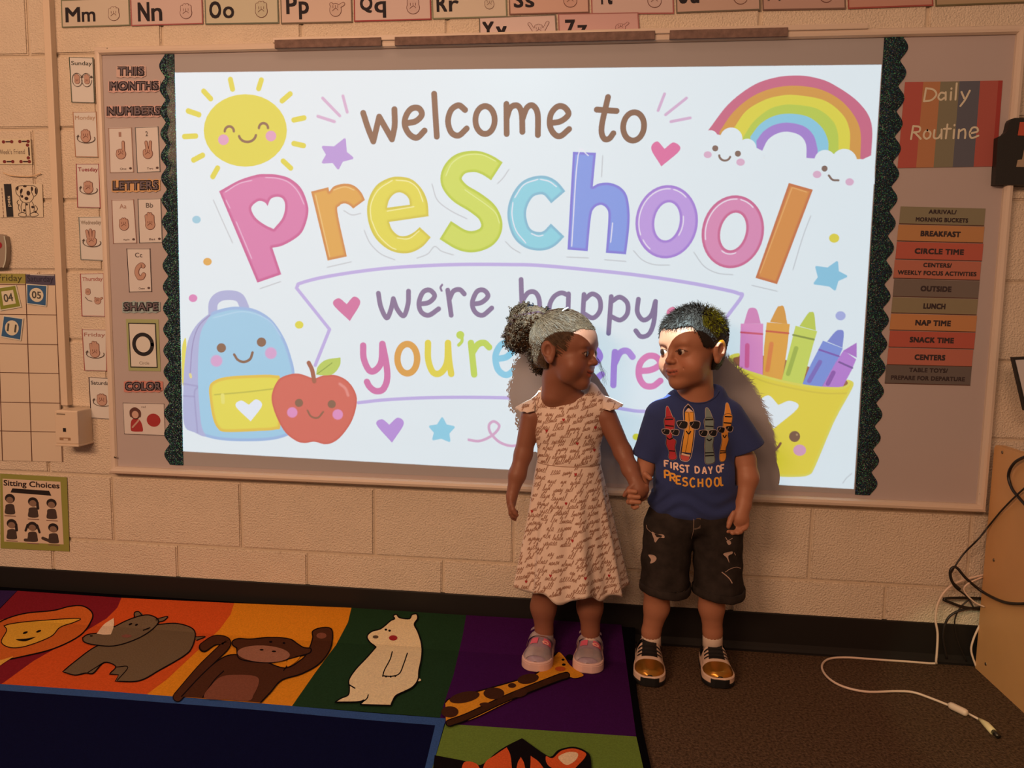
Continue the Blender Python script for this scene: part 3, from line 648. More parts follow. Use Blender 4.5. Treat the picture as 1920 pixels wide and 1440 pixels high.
days = [('Sunday', [(129, 107), (175, 108), (178, 193), (134, 192)], (58, 66, 48), (70, 62, 54), 'open'),
        ('Monday', [(136, 210), (181, 209), (185, 295), (141, 294)], (176, 116, 84), (186, 140, 112), 'fist'),
        ('Tuesday', [(142, 307), (186, 307), (189, 390), (145, 389)], (150, 44, 56), (150, 44, 56), 'fist'),
        ('Wednesday', [(147, 407), (192, 406), (196, 489), (151, 487)], (112, 108, 100), (150, 122, 104), 'three'),
        ('Thursday', [(150, 513), (195, 512), (198, 594), (153, 593)], (160, 60, 58), (176, 100, 88), 'side'),
        ('Friday', [(153, 617), (200, 618), (201, 696), (158, 695)], (160, 76, 68), (170, 110, 96), 'open'),
        ('Saturday', [(166, 707), (212, 709), (216, 787), (170, 784)], (66, 40, 42), (58, 44, 42), 'fist')]
DL = {'Sunday': 'paper card reading Sunday with a dark green border, topmost of the weekday cards', 'Monday': 'paper card reading Monday in faint tan print below the Sunday card',
      'Tuesday': 'paper card reading Tuesday with a crimson border', 'Wednesday': 'paper card reading Wednesday with a grey border', 'Thursday': 'paper card reading Thursday with a red border and two small hands',
      'Friday': 'paper card reading Friday with a dull red border and an open hand', 'Saturday': 'paper card reading Saturday tucked behind the board frame, lowest weekday card'}
for nm, q, bc, tcx, hk in days:
    w, h = 46.0, 84.0
    o, f = card('weekday_card', DL[nm], 'card', q, DY, w, h, (226, 200, 186), 'weekday cards beside the whiteboard')
    border(o, f, w, h, bc, 1.9)
    t = Ink(); t.text(nm, 4, 7, w-3, 17, bold=0.012); put(t, 'lettering', tcx, f, o)
    if nm == 'Sunday':
        for s_ in (-1, 1): hand('open', 23+s_*9.5, 41, 17, o, f)
        for s_ in (-1, 1): arrow(o, f, 23+s_*9, 42, 9.5, 12.5, 0, 360, 0.9)
    elif nm == 'Thursday':
        hand('fist', 14, 34, 16, o, f); hand('side', 32, 50, 20, o, f); d = Ink(); d.stroke([(9, 46), (14, 52), (21, 54)], 1.1, smooth=4); put(d, 'arrow', (92, 70, 60), f, o, 0.0016)
    else:
        hand(hk, 23, 42, 30, o, f); arrow(o, f, 24, 50, 17, 8)
# headings on the board
YC = -0.0155
def heading(txt, q, glow, label, halo=None):
    w = q[2]-q[0]; h = q[3]-q[1]
    Q = [(q[0], q[1]), (q[2], q[1]+q[4]), (q[2], q[3]+q[4]), (q[0], q[3])]
    base = Ink(); n = len(txt)
    # cut-out backing follows the letters
    c = [at(p[0], p[1], YC) for p in Q]; ctr = sum(c)/4
    f0 = quadmap(Q, YC, w, h)
    def f(x, yy, lift): p = f0(x, yy, lift); return (p[0]-ctr[0], p[1]-YC, p[2]-ctr[2])
    P = []
    for i in range(n): P.append((w*(i+0.5)/n, -1.5-(i % 2)*0.8)); P.append((w*(i+1)/n if i < n-1 else w+1.5, 0.6))
    P = [(-1.5, 1)]+P+[(w+1.8, h-1)]
    for i in range(n-1, -1, -1): P.append((w*(i+0.5)/n, h+3.2)); P.append((w*i/n if i else -1.5, h+1.6))
    V3 = [f(p[0], p[1], 0) for p in P]; m_ = len(P)
    bmv = [(v[0], -0.0006, v[2]) for v in V3]+[(v[0], 0.0004, v[2]) for v in V3]
    tr = tessellate_polygon([[Vector((p[0], p[1], 0)) for p in P]])
    o = mesh('heading_cutout', bmv, [tuple(t) for t in tr]+[(i, (i+1) % m_, m_+(i+1) % m_, m_+i) for i in range(m_)], paper_mat(glow))
    o.location = (ctr[0], YC, ctr[2]); tag(o, label, 'sign', 'headings on the whiteboard edge')
    a = Ink(); a.text(txt, 0.5, 0.6, w-0.5, h-0.3, bold=0.085, space=1.12); put(a, 'lettering_outline', (36, 26, 30), f, o, 0.0012)
    b = Ink(); b.text(txt, 2.6, 2.4, w-2.6, h-2.3, bold=0.02, space=1.12); put(b, 'lettering', (120, 96, 96), f, o, 0.0020)
heading('THIS', (220, 124, 272, 143, 0), (208, 158, 142), 'pink cut-out heading reading THIS at the top of the board edge')
heading('MONTHS', (205, 152, 299, 171, -1), (210, 152, 138), 'pink cut-out heading reading MONTHS under the word THIS')
heading('NUMBERS', (200, 199, 303, 218, -1), (208, 152, 138), 'pink cut-out heading reading NUMBERS')
heading('LETTERS', (211, 338, 299, 358, -1), (212, 150, 100), 'orange cut-out heading reading LETTERS')
heading('SHAPE', (231, 566, 299, 584, 0), (160, 160, 152), 'grey cut-out heading reading SHAPE')
heading('COLOR', (234, 715, 304, 733, 0), (206, 124, 108), 'red cut-out heading reading COLOR')
def signcard(txt, small, q, bc, tcol, hk, label, grp):
    w, h = 46.0, 84.0
    o, f = card('sign_card', label, 'card', q, YC, w, h, (222, 192, 180), grp)
    border(o, f, w, h, bc, 1.6)
    t = Ink(); t.text(txt, w/2-(3 if len(txt) == 1 else 7), 8, w/2+(2 if len(txt) == 1 else 7), 17, bold=0.01); put(t, 'lettering', tcol, f, o)
    hand(hk, 23, 44, 30, o, f)
    s = Ink(); s.text(small, 20, 75, 32, 79, bold=0.01); s.disc(40, 76.5, 2.8, 2.2); put(s, 'small_print', (96, 66, 60), f, o)
GN = 'sign-language cards on the whiteboard'
signcard('1', 'One', [(203, 240), (247, 239), (251, 323), (206, 324)], (160, 110, 92), (170, 120, 104), 'one', 'sign card with one raised finger under the numbers heading', GN)
signcard('2', 'Two', [(253, 239), (297, 237), (301, 322), (257, 324)], (84, 80, 78), (98, 82, 76), 'two', 'sign card with two raised fingers under the numbers heading', GN)
signcard('Aa', 'Apple', [(209, 375), (251, 374), (257, 456), (212, 457)], (146, 92, 78), (176, 126, 108), 'fist', 'sign-language card for the letter A under the letters heading', GN)
signcard('Bb', 'Bat', [(258, 373), (302, 372), (305, 455), (261, 456)], (72, 66, 66), (96, 80, 74), 'open', 'sign-language card for the letter B under the letters heading', GN)
signcard('Cc', 'Cheese', [(237, 466), (282, 466), (285, 547), (242, 548)], (56, 34, 38), (70, 50, 48), 'c', 'sign-language card for the letter C above the shape heading', GN)
# shape card
o, f = card('shape_card', 'card with a thick black circle on an olive backing sheet under the shape heading', 'card', [(236, 598), (297, 599), (301, 696), (241, 695)], YC, 62, 97, (168, 158, 104))
k = Ink(); k.poly([(4, 7), (57, 7), (57, 91), (4, 91)]); put(k, 'black_mat', (50, 44, 40), f, o, 0.0002)
k = Ink(); k.poly([(6, 9), (55, 9), (55, 89), (6, 89)]); put(k, 'white_sheet', (222, 196, 176), f, o, 0.0005)
k = Ink(); k.ring(31, 47, 17.5, 18.5, 7); put(k, 'circle', (44, 38, 38), f, o, 0.0009)
k = Ink(); k.text('Circle', 22, 79, 41, 85, bold=0.0); put(k, 'lettering', (150, 124, 106), f, o, 0.0009)
# colour card
o, f = card('color_card', 'card with a child in red and a red dot under the color heading', 'card', [(230, 755), (308, 757), (310, 817), (233, 814)], YC, 78, 60, (224, 190, 176))
border(o, f, 78, 60, (66, 44, 44), 1.1)
k = Ink(); k.disc(23, 20, 10, 11).shape([(13, 14), (23, 8), (33, 15), (33, 26), (28, 27), (18, 27), (13, 26)]); put(k, 'hair_drawing', (100, 56, 48), f, o)
k = Ink(); k.disc(23, 22, 6.3, 7.2); put(k, 'face_drawing', (208, 150, 128), f, o, 0.0009)
k = Ink(); k.shape([(14, 36), (19, 30), (28, 30), (34, 38), (36, 52), (30, 54), (16, 54), (13, 50)]).disc(57, 31.5, 13, 12.5); put(k, 'red_shapes', (170, 50, 48), f, o)
k = Ink(); k.stroke([(17, 46), (27, 35), (29, 32)], 3.2, smooth=4); put(k, 'arm_drawing', (200, 140, 120), f, o, 0.001)
k = Ink(); k.text('red', 35, 5, 43, 9); put(k, 'lettering', (110, 80, 74), f, o)
# ---------------------------------------------------------------- alphabet strip
def alpha(up_, lo_, q, rgb, edge, hk, label, hx=0.77, hand_s=34, tx=(0.06, 0.44), ty=(12, 44), y=-0.003, clip=False, sh=None):
    w = 130.0; h = 54.0
    o, f = card('alphabet_card', label, 'card', q, y, w, h, rgb, 'alphabet cards above the whiteboard')
    e = Ink(); e.poly([(0, h-2.2), (w, h-2.2), (w, h), (0, h)]).poly([(w-2, 0), (w, 0), (w, h), (w-2, h)]).poly([(0, 0), (2, 0), (2, h), (0, h)]).poly([(0, 0), (w, 0), (w, 2), (0, 2)]); put(e, 'printed_edge', edge, f, o)
    t = Ink(); x0 = w*tx[0]; x1 = w*tx[1]; m_ = x0+(x1-x0)*0.53
    t.text(up_, x0, ty[0], m_-2, ty[1], bold=0.028)
    dsc = 0.34 if lo_ in 'pqgy' else 0.0
    tall = lo_ in 'tl'
    t.text(lo_, m_+1, ty[0]+(0 if tall else (ty[1]-ty[0])*0.32), x1, ty[1]+(ty[1]-ty[0])*dsc*0.9, bold=0.028)
    put(t, 'lettering', (40, 30, 34), f, o)
    hand(hk, w*hx, (h*0.5 if sh is None else sh), hand_s, o, f, True, rgb)
    # clear sleeve edge
    return o
CB = (206, 172, 148); CP = (206, 162, 148); CG = (196, 170, 140)
alpha('M', 'm', [(114, 0), (242, -5), (244, 48), (116, 52)], CB, (120, 110, 84), 'fist', 'beige alphabet card reading Mm, first of the row above the board', ty=(15, 44), tx=(0.06, 0.5))
alpha('N', 'n', [(244, -6), (379, -12), (381, 45), (246, 49)], CP, (166, 84, 80), 'fist', 'pink alphabet card reading Nn between the Mm and Oo cards', ty=(11, 46), tx=(0.10, 0.44))
alpha('O', 'o', [(383, -12), (521, -18), (523, 44), (385, 46)], CG, (110, 104, 84), 'fist', 'beige alphabet card reading Oo with a creased clear sleeve', ty=(14, 44), tx=(0.06, 0.4))
alpha('P', 'p', [(525, -16), (659, -20), (661, 42), (527, 45)], (206, 162, 142), (120, 96, 76), 'side', 'tan alphabet card reading Pp between the Oo and Qq cards', ty=(8, 38), tx=(0.08, 0.4))
alpha('Q', 'q', [(663, -20), (807, -24), (809, 37), (664, 41)], CP, (160, 60, 60), 'fist', 'pink alphabet card reading Qq between the Pp and Rr cards', ty=(12, 40), tx=(0.08, 0.42))
alpha('R', 'r', [(809, -24), (949, -28), (951, 32), (811, 36)], CB, (130, 120, 92), 'two', 'beige alphabet card reading Rr beside the Yy card', ty=(14, 42), tx=(0.06, 0.36), hand_s=26)
alpha('S', 's', [(953, -30), (1103, -36), (1105, 24), (955, 28)], (206, 150, 130), (130, 84, 70), 'fist', 'tan alphabet card reading Ss just above the Yy card', ty=(14, 42), tx=(0.06, 0.32))
alpha('T', 't', [(1107, -34), (1262, -38), (1264, 26), (1109, 27)], CP, (170, 90, 84), 'fist', 'pink alphabet card reading Tt just above the Zz card', ty=(8, 38), tx=(0.1, 0.26))
alpha('U', 'u', [(1266, -42), (1424, -46), (1426, 19), (1268, 25)], (196, 150, 130), (112, 92, 74), 'two', 'tan alphabet card reading Uu between the Tt and Vv cards', ty=(6, 40), tx=(0.03, 0.28))
alpha('V', 'v', [(1428, -48), (1584, -52), (1586, 17), (1430, 20)], (190, 140, 122), (120, 84, 70), 'two', 'tan alphabet card reading Vv between the Uu and Ww cards', ty=(8, 40), tx=(0.02, 0.26))
alpha('W', 'w', [(1588, -54), (1748, -58), (1750, 11), (1590, 17)], (196, 132, 112), (160, 70, 60), 'three', 'pink alphabet card reading Ww near the board corner', ty=(8, 40), tx=(0.08, 0.5))
alpha('X', 'x', [(1752, -60), (1935, -66), (1937, 5), (1754, 12)], (176, 138, 104), (110, 90, 60), 'fist', 'dim beige alphabet card reading Xx, last of the row above the board', ty=(0, 34), tx=(0.05, 0.4))
alpha('Y', 'y', [(898, 33), (1042, 27), (1045, 78), (899, 82)], (214, 172, 160), (120, 100, 84), 'y', 'beige alphabet card reading Yy half hidden behind the board rail', ty=(9, 42), tx=(0.04, 0.36), y=-0.0046, hand_s=30, sh=26)
alpha('Z', 'z', [(1046, 26), (1197, 23), (1200, 72), (1048, 76)], (206, 148, 138), (168, 100, 92), 'z', 'pink alphabet card reading Zz half hidden behind the board rail', ty=(12, 48), tx=(0.08, 0.36), y=-0.0046, hand_s=26, sh=26)
# ---------------------------------------------------------------- daily routine
o, f = card('daily_routine_poster', 'striped paper sign reading Daily Routine on the board edge', 'poster', [(1697, 154), (1880, 151), (1868, 312), (1683, 315)], YC, 180, 160, (190, 120, 100))
for a, b, c in ((0, 34, (184, 84, 72)), (34, 66, (186, 118, 80)), (66, 101, (134, 116, 92)), (101, 139, (98, 90, 96)), (139, 172, (176, 84, 72)), (172, 180, (166, 60, 52))):
    k = Ink(); k.poly([(a, 0), (b, 0), (b, 160), (a, 160)]); put(k, 'stripe', c, f, o)
k = Ink()
for P in ([(40, 12), (38, 36)], [(40, 12), (54, 15), (60, 24), (52, 34), (38, 36)], [(76, 22), (68, 21), (64, 29), (69, 34), (76, 30)], [(77, 20), (78, 34)], [(87, 20), (87, 34)], [(87, 13), (87, 14)], [(96, 4), (96, 34)], [(106, 20), (112, 32)], [(121, 18), (114, 34), (106, 46)],
          [(22, 82), (20, 106)], [(22, 82), (34, 84), (34, 92), (22, 94)], [(26, 94), (38, 106)], [(49, 90), (44, 94), (43, 101), (48, 106), (54, 103), (55, 95), (49, 90)], [(62, 90), (62, 104), (70, 105), (74, 98)], [(75, 89), (76, 106)], [(85, 80), (84, 106)], [(79, 88), (92, 88)], [(98, 90), (98, 106)], [(98, 81), (98, 82)],
          [(107, 90), (107, 106)], [(107, 94), (116, 89), (119, 96), (119, 106)], [(129, 97), (141, 94), (139, 87), (131, 87), (127, 97), (131, 106), (143, 102)]): k.stroke(P, 3.6, smooth=4 if len(P) > 2 else 0)
put(k, 'lettering', (232, 190, 160), f, o, 0.0006)
SCH = [(('ARRIVAL/', 'MORNING BUCKETS'), (1689, 387, 1848, 420), (138, 118, 90), 'greyish tan strip reading ARRIVAL/MORNING BUCKETS'),
       (('BREAKFAST',), (1685, 421, 1846, 452), (190, 124, 76), 'tan orange strip reading BREAKFAST'), (('CIRCLE TIME',), (1682, 453, 1844, 486), (188, 86, 68), 'brick red strip reading CIRCLE TIME'),
       (('CENTERS/', 'WEEKLY FOCUS ACTIVITIES'), (1678, 487, 1840, 522), (186, 102, 80), 'coral strip reading CENTERS/WEEKLY FOCUS ACTIVITIES'), (('OUTSIDE',), (1677, 523, 1837, 556), (118, 96, 84), 'grey brown strip reading OUTSIDE'),
       (('LUNCH',), (1674, 557, 1834, 587), (142, 118, 88), 'greyish tan strip reading LUNCH'), (('NAP TIME',), (1671, 588, 1832, 619), (196, 124, 76), 'tan orange strip reading NAP TIME'),
       (('SNACK TIME',), (1669, 620, 1829, 651), (186, 84, 66), 'brick red strip reading SNACK TIME'), (('CENTERS',), (1666, 652, 1825, 684), (188, 100, 80), 'coral strip reading only CENTERS'),
       (('TABLE TOYS/', 'PREPARE FOR DEPARTURE'), (1662, 684, 1822, 719), (108, 88, 80), 'grey brown strip reading TABLE TOYS/PREPARE FOR DEPARTURE')]
for lines, (a, b, c, d), rgb, lab in SCH:
    h = float(d-b); w = 160.0
    o, f = card('schedule_strip', lab, 'sign', [(a, b), (c, b+4), (c-3, d+4), (a-3, d)], YC, w, h, rgb, 'daily schedule strips on the board')
    e = Ink(); e.poly([(0, h-1.3), (w, h-1.3), (w, h), (0, h)]); put(e, 'dark_edge', (92, 52, 40), f, o)
    t = Ink()
    if len(lines) == 1:
        tw = len(lines[0])*8.3; t.text(lines[0], 80-tw/2, h/2-5.2, 80+tw/2, h/2+5.6, bold=0.06, space=1.08)
    else:
        for i, s in enumerate(lines):
            tw = min(len(s)*6.6, 146); t.text(s, 80-tw/2, 4.2+i*15, 80+tw/2, 12.6+i*15, bold=0.05, space=1.08)
    put(t, 'lettering', (62, 44, 42), f, o)
# ---------------------------------------------------------------- papers on the wall at the far side
o, f = card('name_card', 'small card bordered with red dots hanging above the puppy card', 'card', [(-32, 262), (57, 260), (60, 308), (-30, 308)], -0.003, 90, 48, (226, 186, 150))
k = Ink()
for i in range(6):
    for yy in (5, 43): k.disc(8+i*15.5, yy, 3.2)
for yy in (12, 36): k.disc(84, yy, 3.2); k.disc(4, yy, 3.2)
put(k, 'red_dots', (126, 46, 44), f, o)
k = Ink()
for i in (0, 2, 4): 
    for yy in (5, 43): k.stroke([(13+i*15.5, yy), (20+i*15.5, yy)], 2.4)
k.stroke([(86, 17), (86, 31)], 2.6); put(k, 'black_dashes', (62, 36, 36), f, o, 0.0006)
k = Ink(); k.text("This Week's Friend", 12, 19, 78, 29, bold=-0.004); put(k, 'lettering', (112, 84, 70), f, o)
o, f = card('puppy_card', 'white card with a line drawing of a spotted puppy and the word pets sideways', 'card', [(-4, 345), (79, 345), (81, 407), (0, 408)], -0.003, 82, 62, (226, 184, 152))
k = Ink(); k.poly([(11, 0), (25, 0), (26, 61), (13, 61)]); put(k, 'black_band', (48, 42, 42), f, o)
k = Ink(); V, Fc, asp = text_geo('pets', 0.02); k._add([(17+v[1]*7 if False else 16.5+(1-v[1])*0+v[1]*0+ (1-v[1])*7, 42-v[0]*20) for v in V], Fc); put(k, 'lettering', (214, 180, 150), f, o, 0.0007)
k = Ink()
for P in ([(38, 4), (50, 3), (62, 3), (68, 4)], [(38, 4), (33, 8), (34, 18), (40, 23), (43, 14)], [(68, 4), (73, 9), (72, 18), (66, 23), (62, 14), (62, 5)], [(40, 23), (41, 30), (49, 35), (58, 34), (64, 28), (66, 23)],
          [(44, 34), (41, 42), (42, 52)], [(62, 33), (66, 42), (65, 52)], [(50, 36), (50, 56)], [(57, 36), (58, 56)], [(37, 54), (36, 59), (48, 61), (50, 56), (44, 53), (38, 54)], [(57, 56), (60, 61), (72, 59), (71, 54), (64, 53), (57, 56)],
          [(38, 38), (36, 45), (39, 51)], [(68, 40), (72, 46), (69, 52)], [(37, 40), (34, 34), (37, 30)], [(50, 60), (58, 60)]): k.stroke(P, 1.1, smooth=4)
k.disc(52, 27, 3.6, 3.2); k.disc(44, 23, 2.2, 2.6); k.disc(56, 17, 3.4, 4.6); k.disc(43, 13, 2.2, 5, 20); k.disc(36, 8, 2, 4, 15); k.disc(63, 9, 2, 4); k.disc(70, 13, 2, 6); k.disc(50, 4, 3.4, 2); k.disc(52, 38, 2.4, 2); k.disc(63, 43, 2.6, 2.4); k.disc(47, 49, 2, 2.4); k.disc(68, 52, 2, 2)
put(k, 'puppy_drawing', (58, 38, 34), f, o)
k = Ink(); 
for yy in range(8, 58, 7): k.stroke([(7, yy), (7, yy+4)], 1.3)
put(k, 'side_print', (124, 84, 70), f, o)
# clear hook strip catching the light
M_clear = mat('clear_plastic', (226, 196, 160), 0.12, spec=0.8)
pts = [at(a, b, -0.006) for a, b in ((6, 324), (20, 329), (45, 331), (62, 330), (76, 325))]
tag(tube('clear_strip', path3(pts, 5), 0.0016, M_clear), 'thin curved clear plastic strip between the two small wall cards', 'strip')
o = prism('wall_timer', [(at(p[0], p[1], -0.02)[0], at(p[0], p[1], -0.02)[2]) for p in ((-20, 436), (2, 439), (8, 443), (11, 462), (10, 488), (6, 501), (-20, 503))], -0.02, -0.001, mat('grey_plastic', (150, 138, 126), 0.4)); tag(o, 'rounded grey plastic dial with a red mark at the picture edge', 'dial')
k = Ink(); k.disc(-1, 460, 5, 6); k.build('red_mark', ink_mat((160, 36, 44)), wallmap(-0.0202), o, 0.0003)
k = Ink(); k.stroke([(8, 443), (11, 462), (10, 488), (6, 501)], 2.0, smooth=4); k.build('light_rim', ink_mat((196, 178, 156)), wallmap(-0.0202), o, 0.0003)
# calendar
q = [(-70, 512), (104, 514), (118, 866), (-60, 862)]
o, f = card('calendar_chart', 'laminated calendar grid with a Friday column and number tags', 'calendar', q, -0.003, 174, 352, (222, 180, 150))
k = Ink()
for yy in (20, 75, 130, 184, 240, 295): k.stroke([(0, yy), (174, yy)], 1.3, round_=False)
for x in (64, 118): k.stroke([(x, 0), (x, 352)], 1.6, round_=False)
k.stroke([(173, 0), (173, 352)], 1.3, round_=False); put(k, 'grid_lines', (96, 56, 42), f, o)
k = Ink(); k.poly([(64, 0), (118, 0), (118, 18), (64, 18)]); put(k, 'friday_header', (160, 138, 68), f, o, 0.0006)
k = Ink(); k.poly([(119, 1), (174, 1), (174, 20), (119, 20)]); put(k, 'saturday_header', (84, 70, 84), f, o, 0.0006)
k = Ink(); k.text('Friday', 66, 2, 112, 17, bold=0.0); put(k, 'lettering', (70, 56, 36), f, o, 0.001)
k = Ink(); k.text('Saturday', 122, 3, 170, 18, bold=0.0); put(k, 'lettering', (50, 40, 54), f, o, 0.001)
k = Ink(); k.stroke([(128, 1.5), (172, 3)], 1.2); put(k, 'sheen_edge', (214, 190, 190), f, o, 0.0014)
def numtag(t, q, c, rnd, lab):
    o, f = card('date_tag', lab, 'tag', q, -0.0062, 40, 40, (220, 196, 170), 'number tags on the calendar', thick=0.0022)
    k = Ink(); k.poly([(2, 2), (38, 1.5), (38.5, 38), (1.5, 38)]); put(k, 'colored_square', c, f, o)
    k = Ink()
    if rnd: k.disc(20, 20, 13.5, 13.5)
    else: k.poly([(8, 8), (32, 8), (32, 32), (8, 32)])
    put(k, 'white_center', (222, 190, 160), f, o, 0.0006)
    k = Ink(); k.text(t, 11, 13, 29, 27, bold=0.02); put(k, 'lettering', (84, 72, 62), f, o, 0.001)
numtag('04', [(-6, 539), (30, 534), (40, 576), (0, 583)], (136, 130, 48), False, 'green edged paper tag numbered 04 under Friday')
numtag('05', [(49, 532), (89, 535), (87, 575), (50, 570)], (58, 88, 122), True, 'blue paper tag numbered 05 in the Saturday column')
numtag('11', [(6, 591), (44, 597), (39, 639), (1, 632)], (58, 88, 122), True, 'blue paper tag numbered 11 below the tag 04')
# sitting choices poster
o, f = card('sitting_choices_poster', 'olive bordered poster reading Sitting Choices with six seated children drawings', 'poster', [(0, 888), (125, 895), (130, 1034), (1, 1028)], -0.0035, 128, 140, (150, 134, 62))
k = Ink(); k.poly([(5, 9), (116, 9), (118, 127), (7, 127)]); put(k, 'white_sheet', (222, 176, 146), f, o)
k = Ink(); k.text('Sitting Choices', 7, 11, 114, 25, bold=0.022); put(k, 'lettering', (54, 34, 30), f, o, 0.0006)
k = Ink(); k.poly([(24, 26), (94, 27), (98, 36), (20, 34)]); put(k, 'black_banner', (40, 28, 26), f, o, 0.0006)
hr, fc, by, cp = Ink(), Ink(), Ink(), Ink()
for i, (x, y_) in enumerate([(19, 46), (63, 50), (98, 51), (22, 93), (61, 96), (100, 97)]):
    hr.disc(x, y_-1, 9.5, 8.5)
    if i == 4: hr.stroke([(x-9, y_-3), (x-13, y_+8)], 4); hr.stroke([(x+9, y_-3), (x+13, y_+10)], 4)
    if i in (1, 3): hr.stroke([(x+8, y_), (x+9, y_+11)], 5)
    fc.disc(x, y_+2, 6.8, 6)
    by.shape([(x-7, y_+11), (x+6, y_+10), (x+9, y_+20), (x+8, y_+28), (x-9, y_+28), (x-9, y_+18)])
    if i == 5: by.stroke([(x-4, y_+26), (x-20, y_+20)], 6)
    if i == 4: by.stroke([(x-4, y_+26), (x-14, y_+26)], 6)
    cp.stroke([(x-10, y_+32), (x+10, y_+32)], 1.8)
put(by, 'body_drawings', (74, 52, 44), f, o, 0.0006)['kind'] = 'stuff'; put(hr, 'hair_drawings', (44, 30, 28), f, o, 0.0010)['kind'] = 'stuff'; put(fc, 'face_drawings', (140, 100, 80), f, o, 0.0015); put(cp, 'captions', (140, 96, 78), f, o, 0.0006)
# ================================================================== RACEWAY AND WALL BOX
M_pvc = mat('cream_plastic', (214, 196, 176), 0.45, spec=0.45)
p0, p1 = at(93, 0), at(120, 752)
xr = (p0[0]+p1[0])/2
rc = root_at('cable_raceway', (xr, 0, 1.1), 'cream plastic cable channel running down the block wall into the sensor box', 'cable channel')
adopt(box('channel', (xr, -0.021, at(120, 752)[2]-0.01), (xr+0.021, 0.0, 2.2), M_pvc, bev=0.0015), rc)
q = [at(104, 769, -0.062), at(145, 771, -0.062), at(146, 835, -0.062)]
xb0, xb1, zt, zb = q[0][0], q[1][0], q[0][2], q[2][2]
sb = root_at('wall_sensor_box', ((xb0+xb1)/2, 0, zb), 'cream plastic box with a small dark window at the foot of the cable channel', 'box')
adopt(box('housing', (xb0, -0.062, zb), (xb1, 0.0, zt), M_pvc, bev=0.003), sb)
adopt(box('cover_plate', (xb0-0.002, -0.0645, zb+0.004), (xb1+0.001, -0.058, zt-0.002), M_pvc, bev=0.002), sb)
adopt(box('base_lip', (xb0-0.003, -0.066, zb-0.004), (xb1+0.002, -0.0, zb+0.002), M_pvc, bev=0.0015), sb)
M_dark = mat('dark_window', (30, 26, 32), 0.2)
c = at(121, 806, -0.0648); adopt(box('sensor_window', (c[0]-0.0045, -0.0656, c[2]-0.0055), (c[0]+0.0045, -0.064, c[2]+0.0055), M_dark), sb)
c = at(122, 823, -0.0648); adopt(box('slot', (c[0]-0.017, -0.0652, c[2]-0.004), (c[0]+0.017, -0.064, c[2]+0.004), mat('slot_brown', (150, 118, 90), 0.6)), sb)
adopt(box('slot_tab', (c[0]-0.004, -0.0658, c[2]-0.004), (c[0]+0.010, -0.0645, c[2]+0.001), M_pvc), sb)
c = at(114, 776, -0.0648); k = Ink(); k.stroke([(106, 776), (122, 777)], 2.4, round_=False); g = k.build('printed_mark', ink_mat((140, 110, 88)), wallmap(-0.0646), None, 0.0002); adopt(g, sb)
# ================================================================== RUG
RZ = 0.009; RK = 0.30; RY = -0.155
def rugp(px, py, lift=0.0):
    p = fl(px, py, RZ)
    if p[1] > RY:
        d = ray(px, py); t = (RZ+RK*(CY-RY)-CZ)/(d[2]-RK*d[1]); p = CAMP+d*t
        n_ = np.array([0, -RK, 1.0])/math.hypot(1, RK); p = p+n_*lift; return tuple(p)
    return (p[0], p[1], p[2]+lift)
def M_rug(rgb):
    k = ('rug', rgb)
    if k not in _mc: _mc[k] = mat('rug_%d_%d_%d' % rgb, own_rug(rgb), 0.95, bump=0.0015, bscale=900.0, var=0.12, vscale=260, spec=0.02)
    return _mc[k]
def own_rug(rgb):
    a = np.clip(s2l(rgb)/np.array([0.95, 0.72, 0.62]), 0.0, 0.85); a = np.where(a <= 0.0031308, a*12.92, 1.055*a**(1/2.4)-0.055)
    return tuple(int(round(v*255)) for v in a)
rugr = root_at('animal_rug', (0.6, -0.6, 0.0), 'dark bordered play rug with animal pictures in coloured sections', 'rug')
# pile slab following the fold against the wall
def rugz(y): return RZ if y <= RY else RZ+(y-RY)*RK
ys = [-1.9, -1.4, -1.0, -0.7, -0.45, -0.3, -0.2, RY, -0.11, -0.07, -0.024]; V = []; Fc = []
xe = lambda y: 1.772+0.012*math.sin(y*5) + (0.0 if y > -1.2 else 0)
for y in ys: V += [(-0.9, y, rugz(y)), (xe(y), y, rugz(y)), (-0.9, y, max(0.0005, rugz(y)-0.009)), (xe(y), y, max(0.0005, rugz(y)-0.009))]
for i in range(len(ys)-1):
    a = 4*i; b = a+4; Fc += [(a, a+1, b+1, b), (a+2, b+2, b+3, a+3), (a+1, a+3, b+3, b+1), (a, b, b+2, a+2)]
Fc += [(0, 2, 3, 1), (len(V)-4, len(V)-3, len(V)-1, len(V)-2)]
adopt(mesh('pile_base', V, Fc, M_rug((9, 6, 9))), rugr)
def dens(pts, closed=True, step=14):
    out = []; n = len(pts)
    for i in range(n if closed else n-1):
        a = np.array(pts[i][:2], float); b = np.array(pts[(i+1) % n][:2], float); m_ = max(1, int(np.linalg.norm(b-a)/step))
        for j in range(m_): out.append(tuple(a+(b-a)*j/m_))
    if not closed: out.append(tuple(pts[-1][:2]))
    return out
def split_fold(pts):
    """cut a polygon along the fold so both halves stay flat"""
    lo, hi = [], []
    f = lambda p: fl(p[0], p[1], RZ)[1]-RY
    n = len(pts)
    for i in range(n):
        a, b = pts[i], pts[(i+1) % n]; fa, fb = f(a), f(b)
        (hi if fa > 0 else lo).append(a)
        if fa*fb < 0:
            u0, u1 = 0.0, 1.0
            for _ in range(18):
                m_ = (u0+u1)/2; c = (a[0]+(b[0]-a[0])*m_, a[1]+(b[1]-a[1])*m_)
                if f(c)*fa > 0: u0 = m_
                else: u1 = m_
            c = (a[0]+(b[0]-a[0])*u0, a[1]+(b[1]-a[1])*u0); lo.append(c); hi.append(c)
    return [q for q in (lo, hi) if len(q) > 2]
RL = [0.0004]
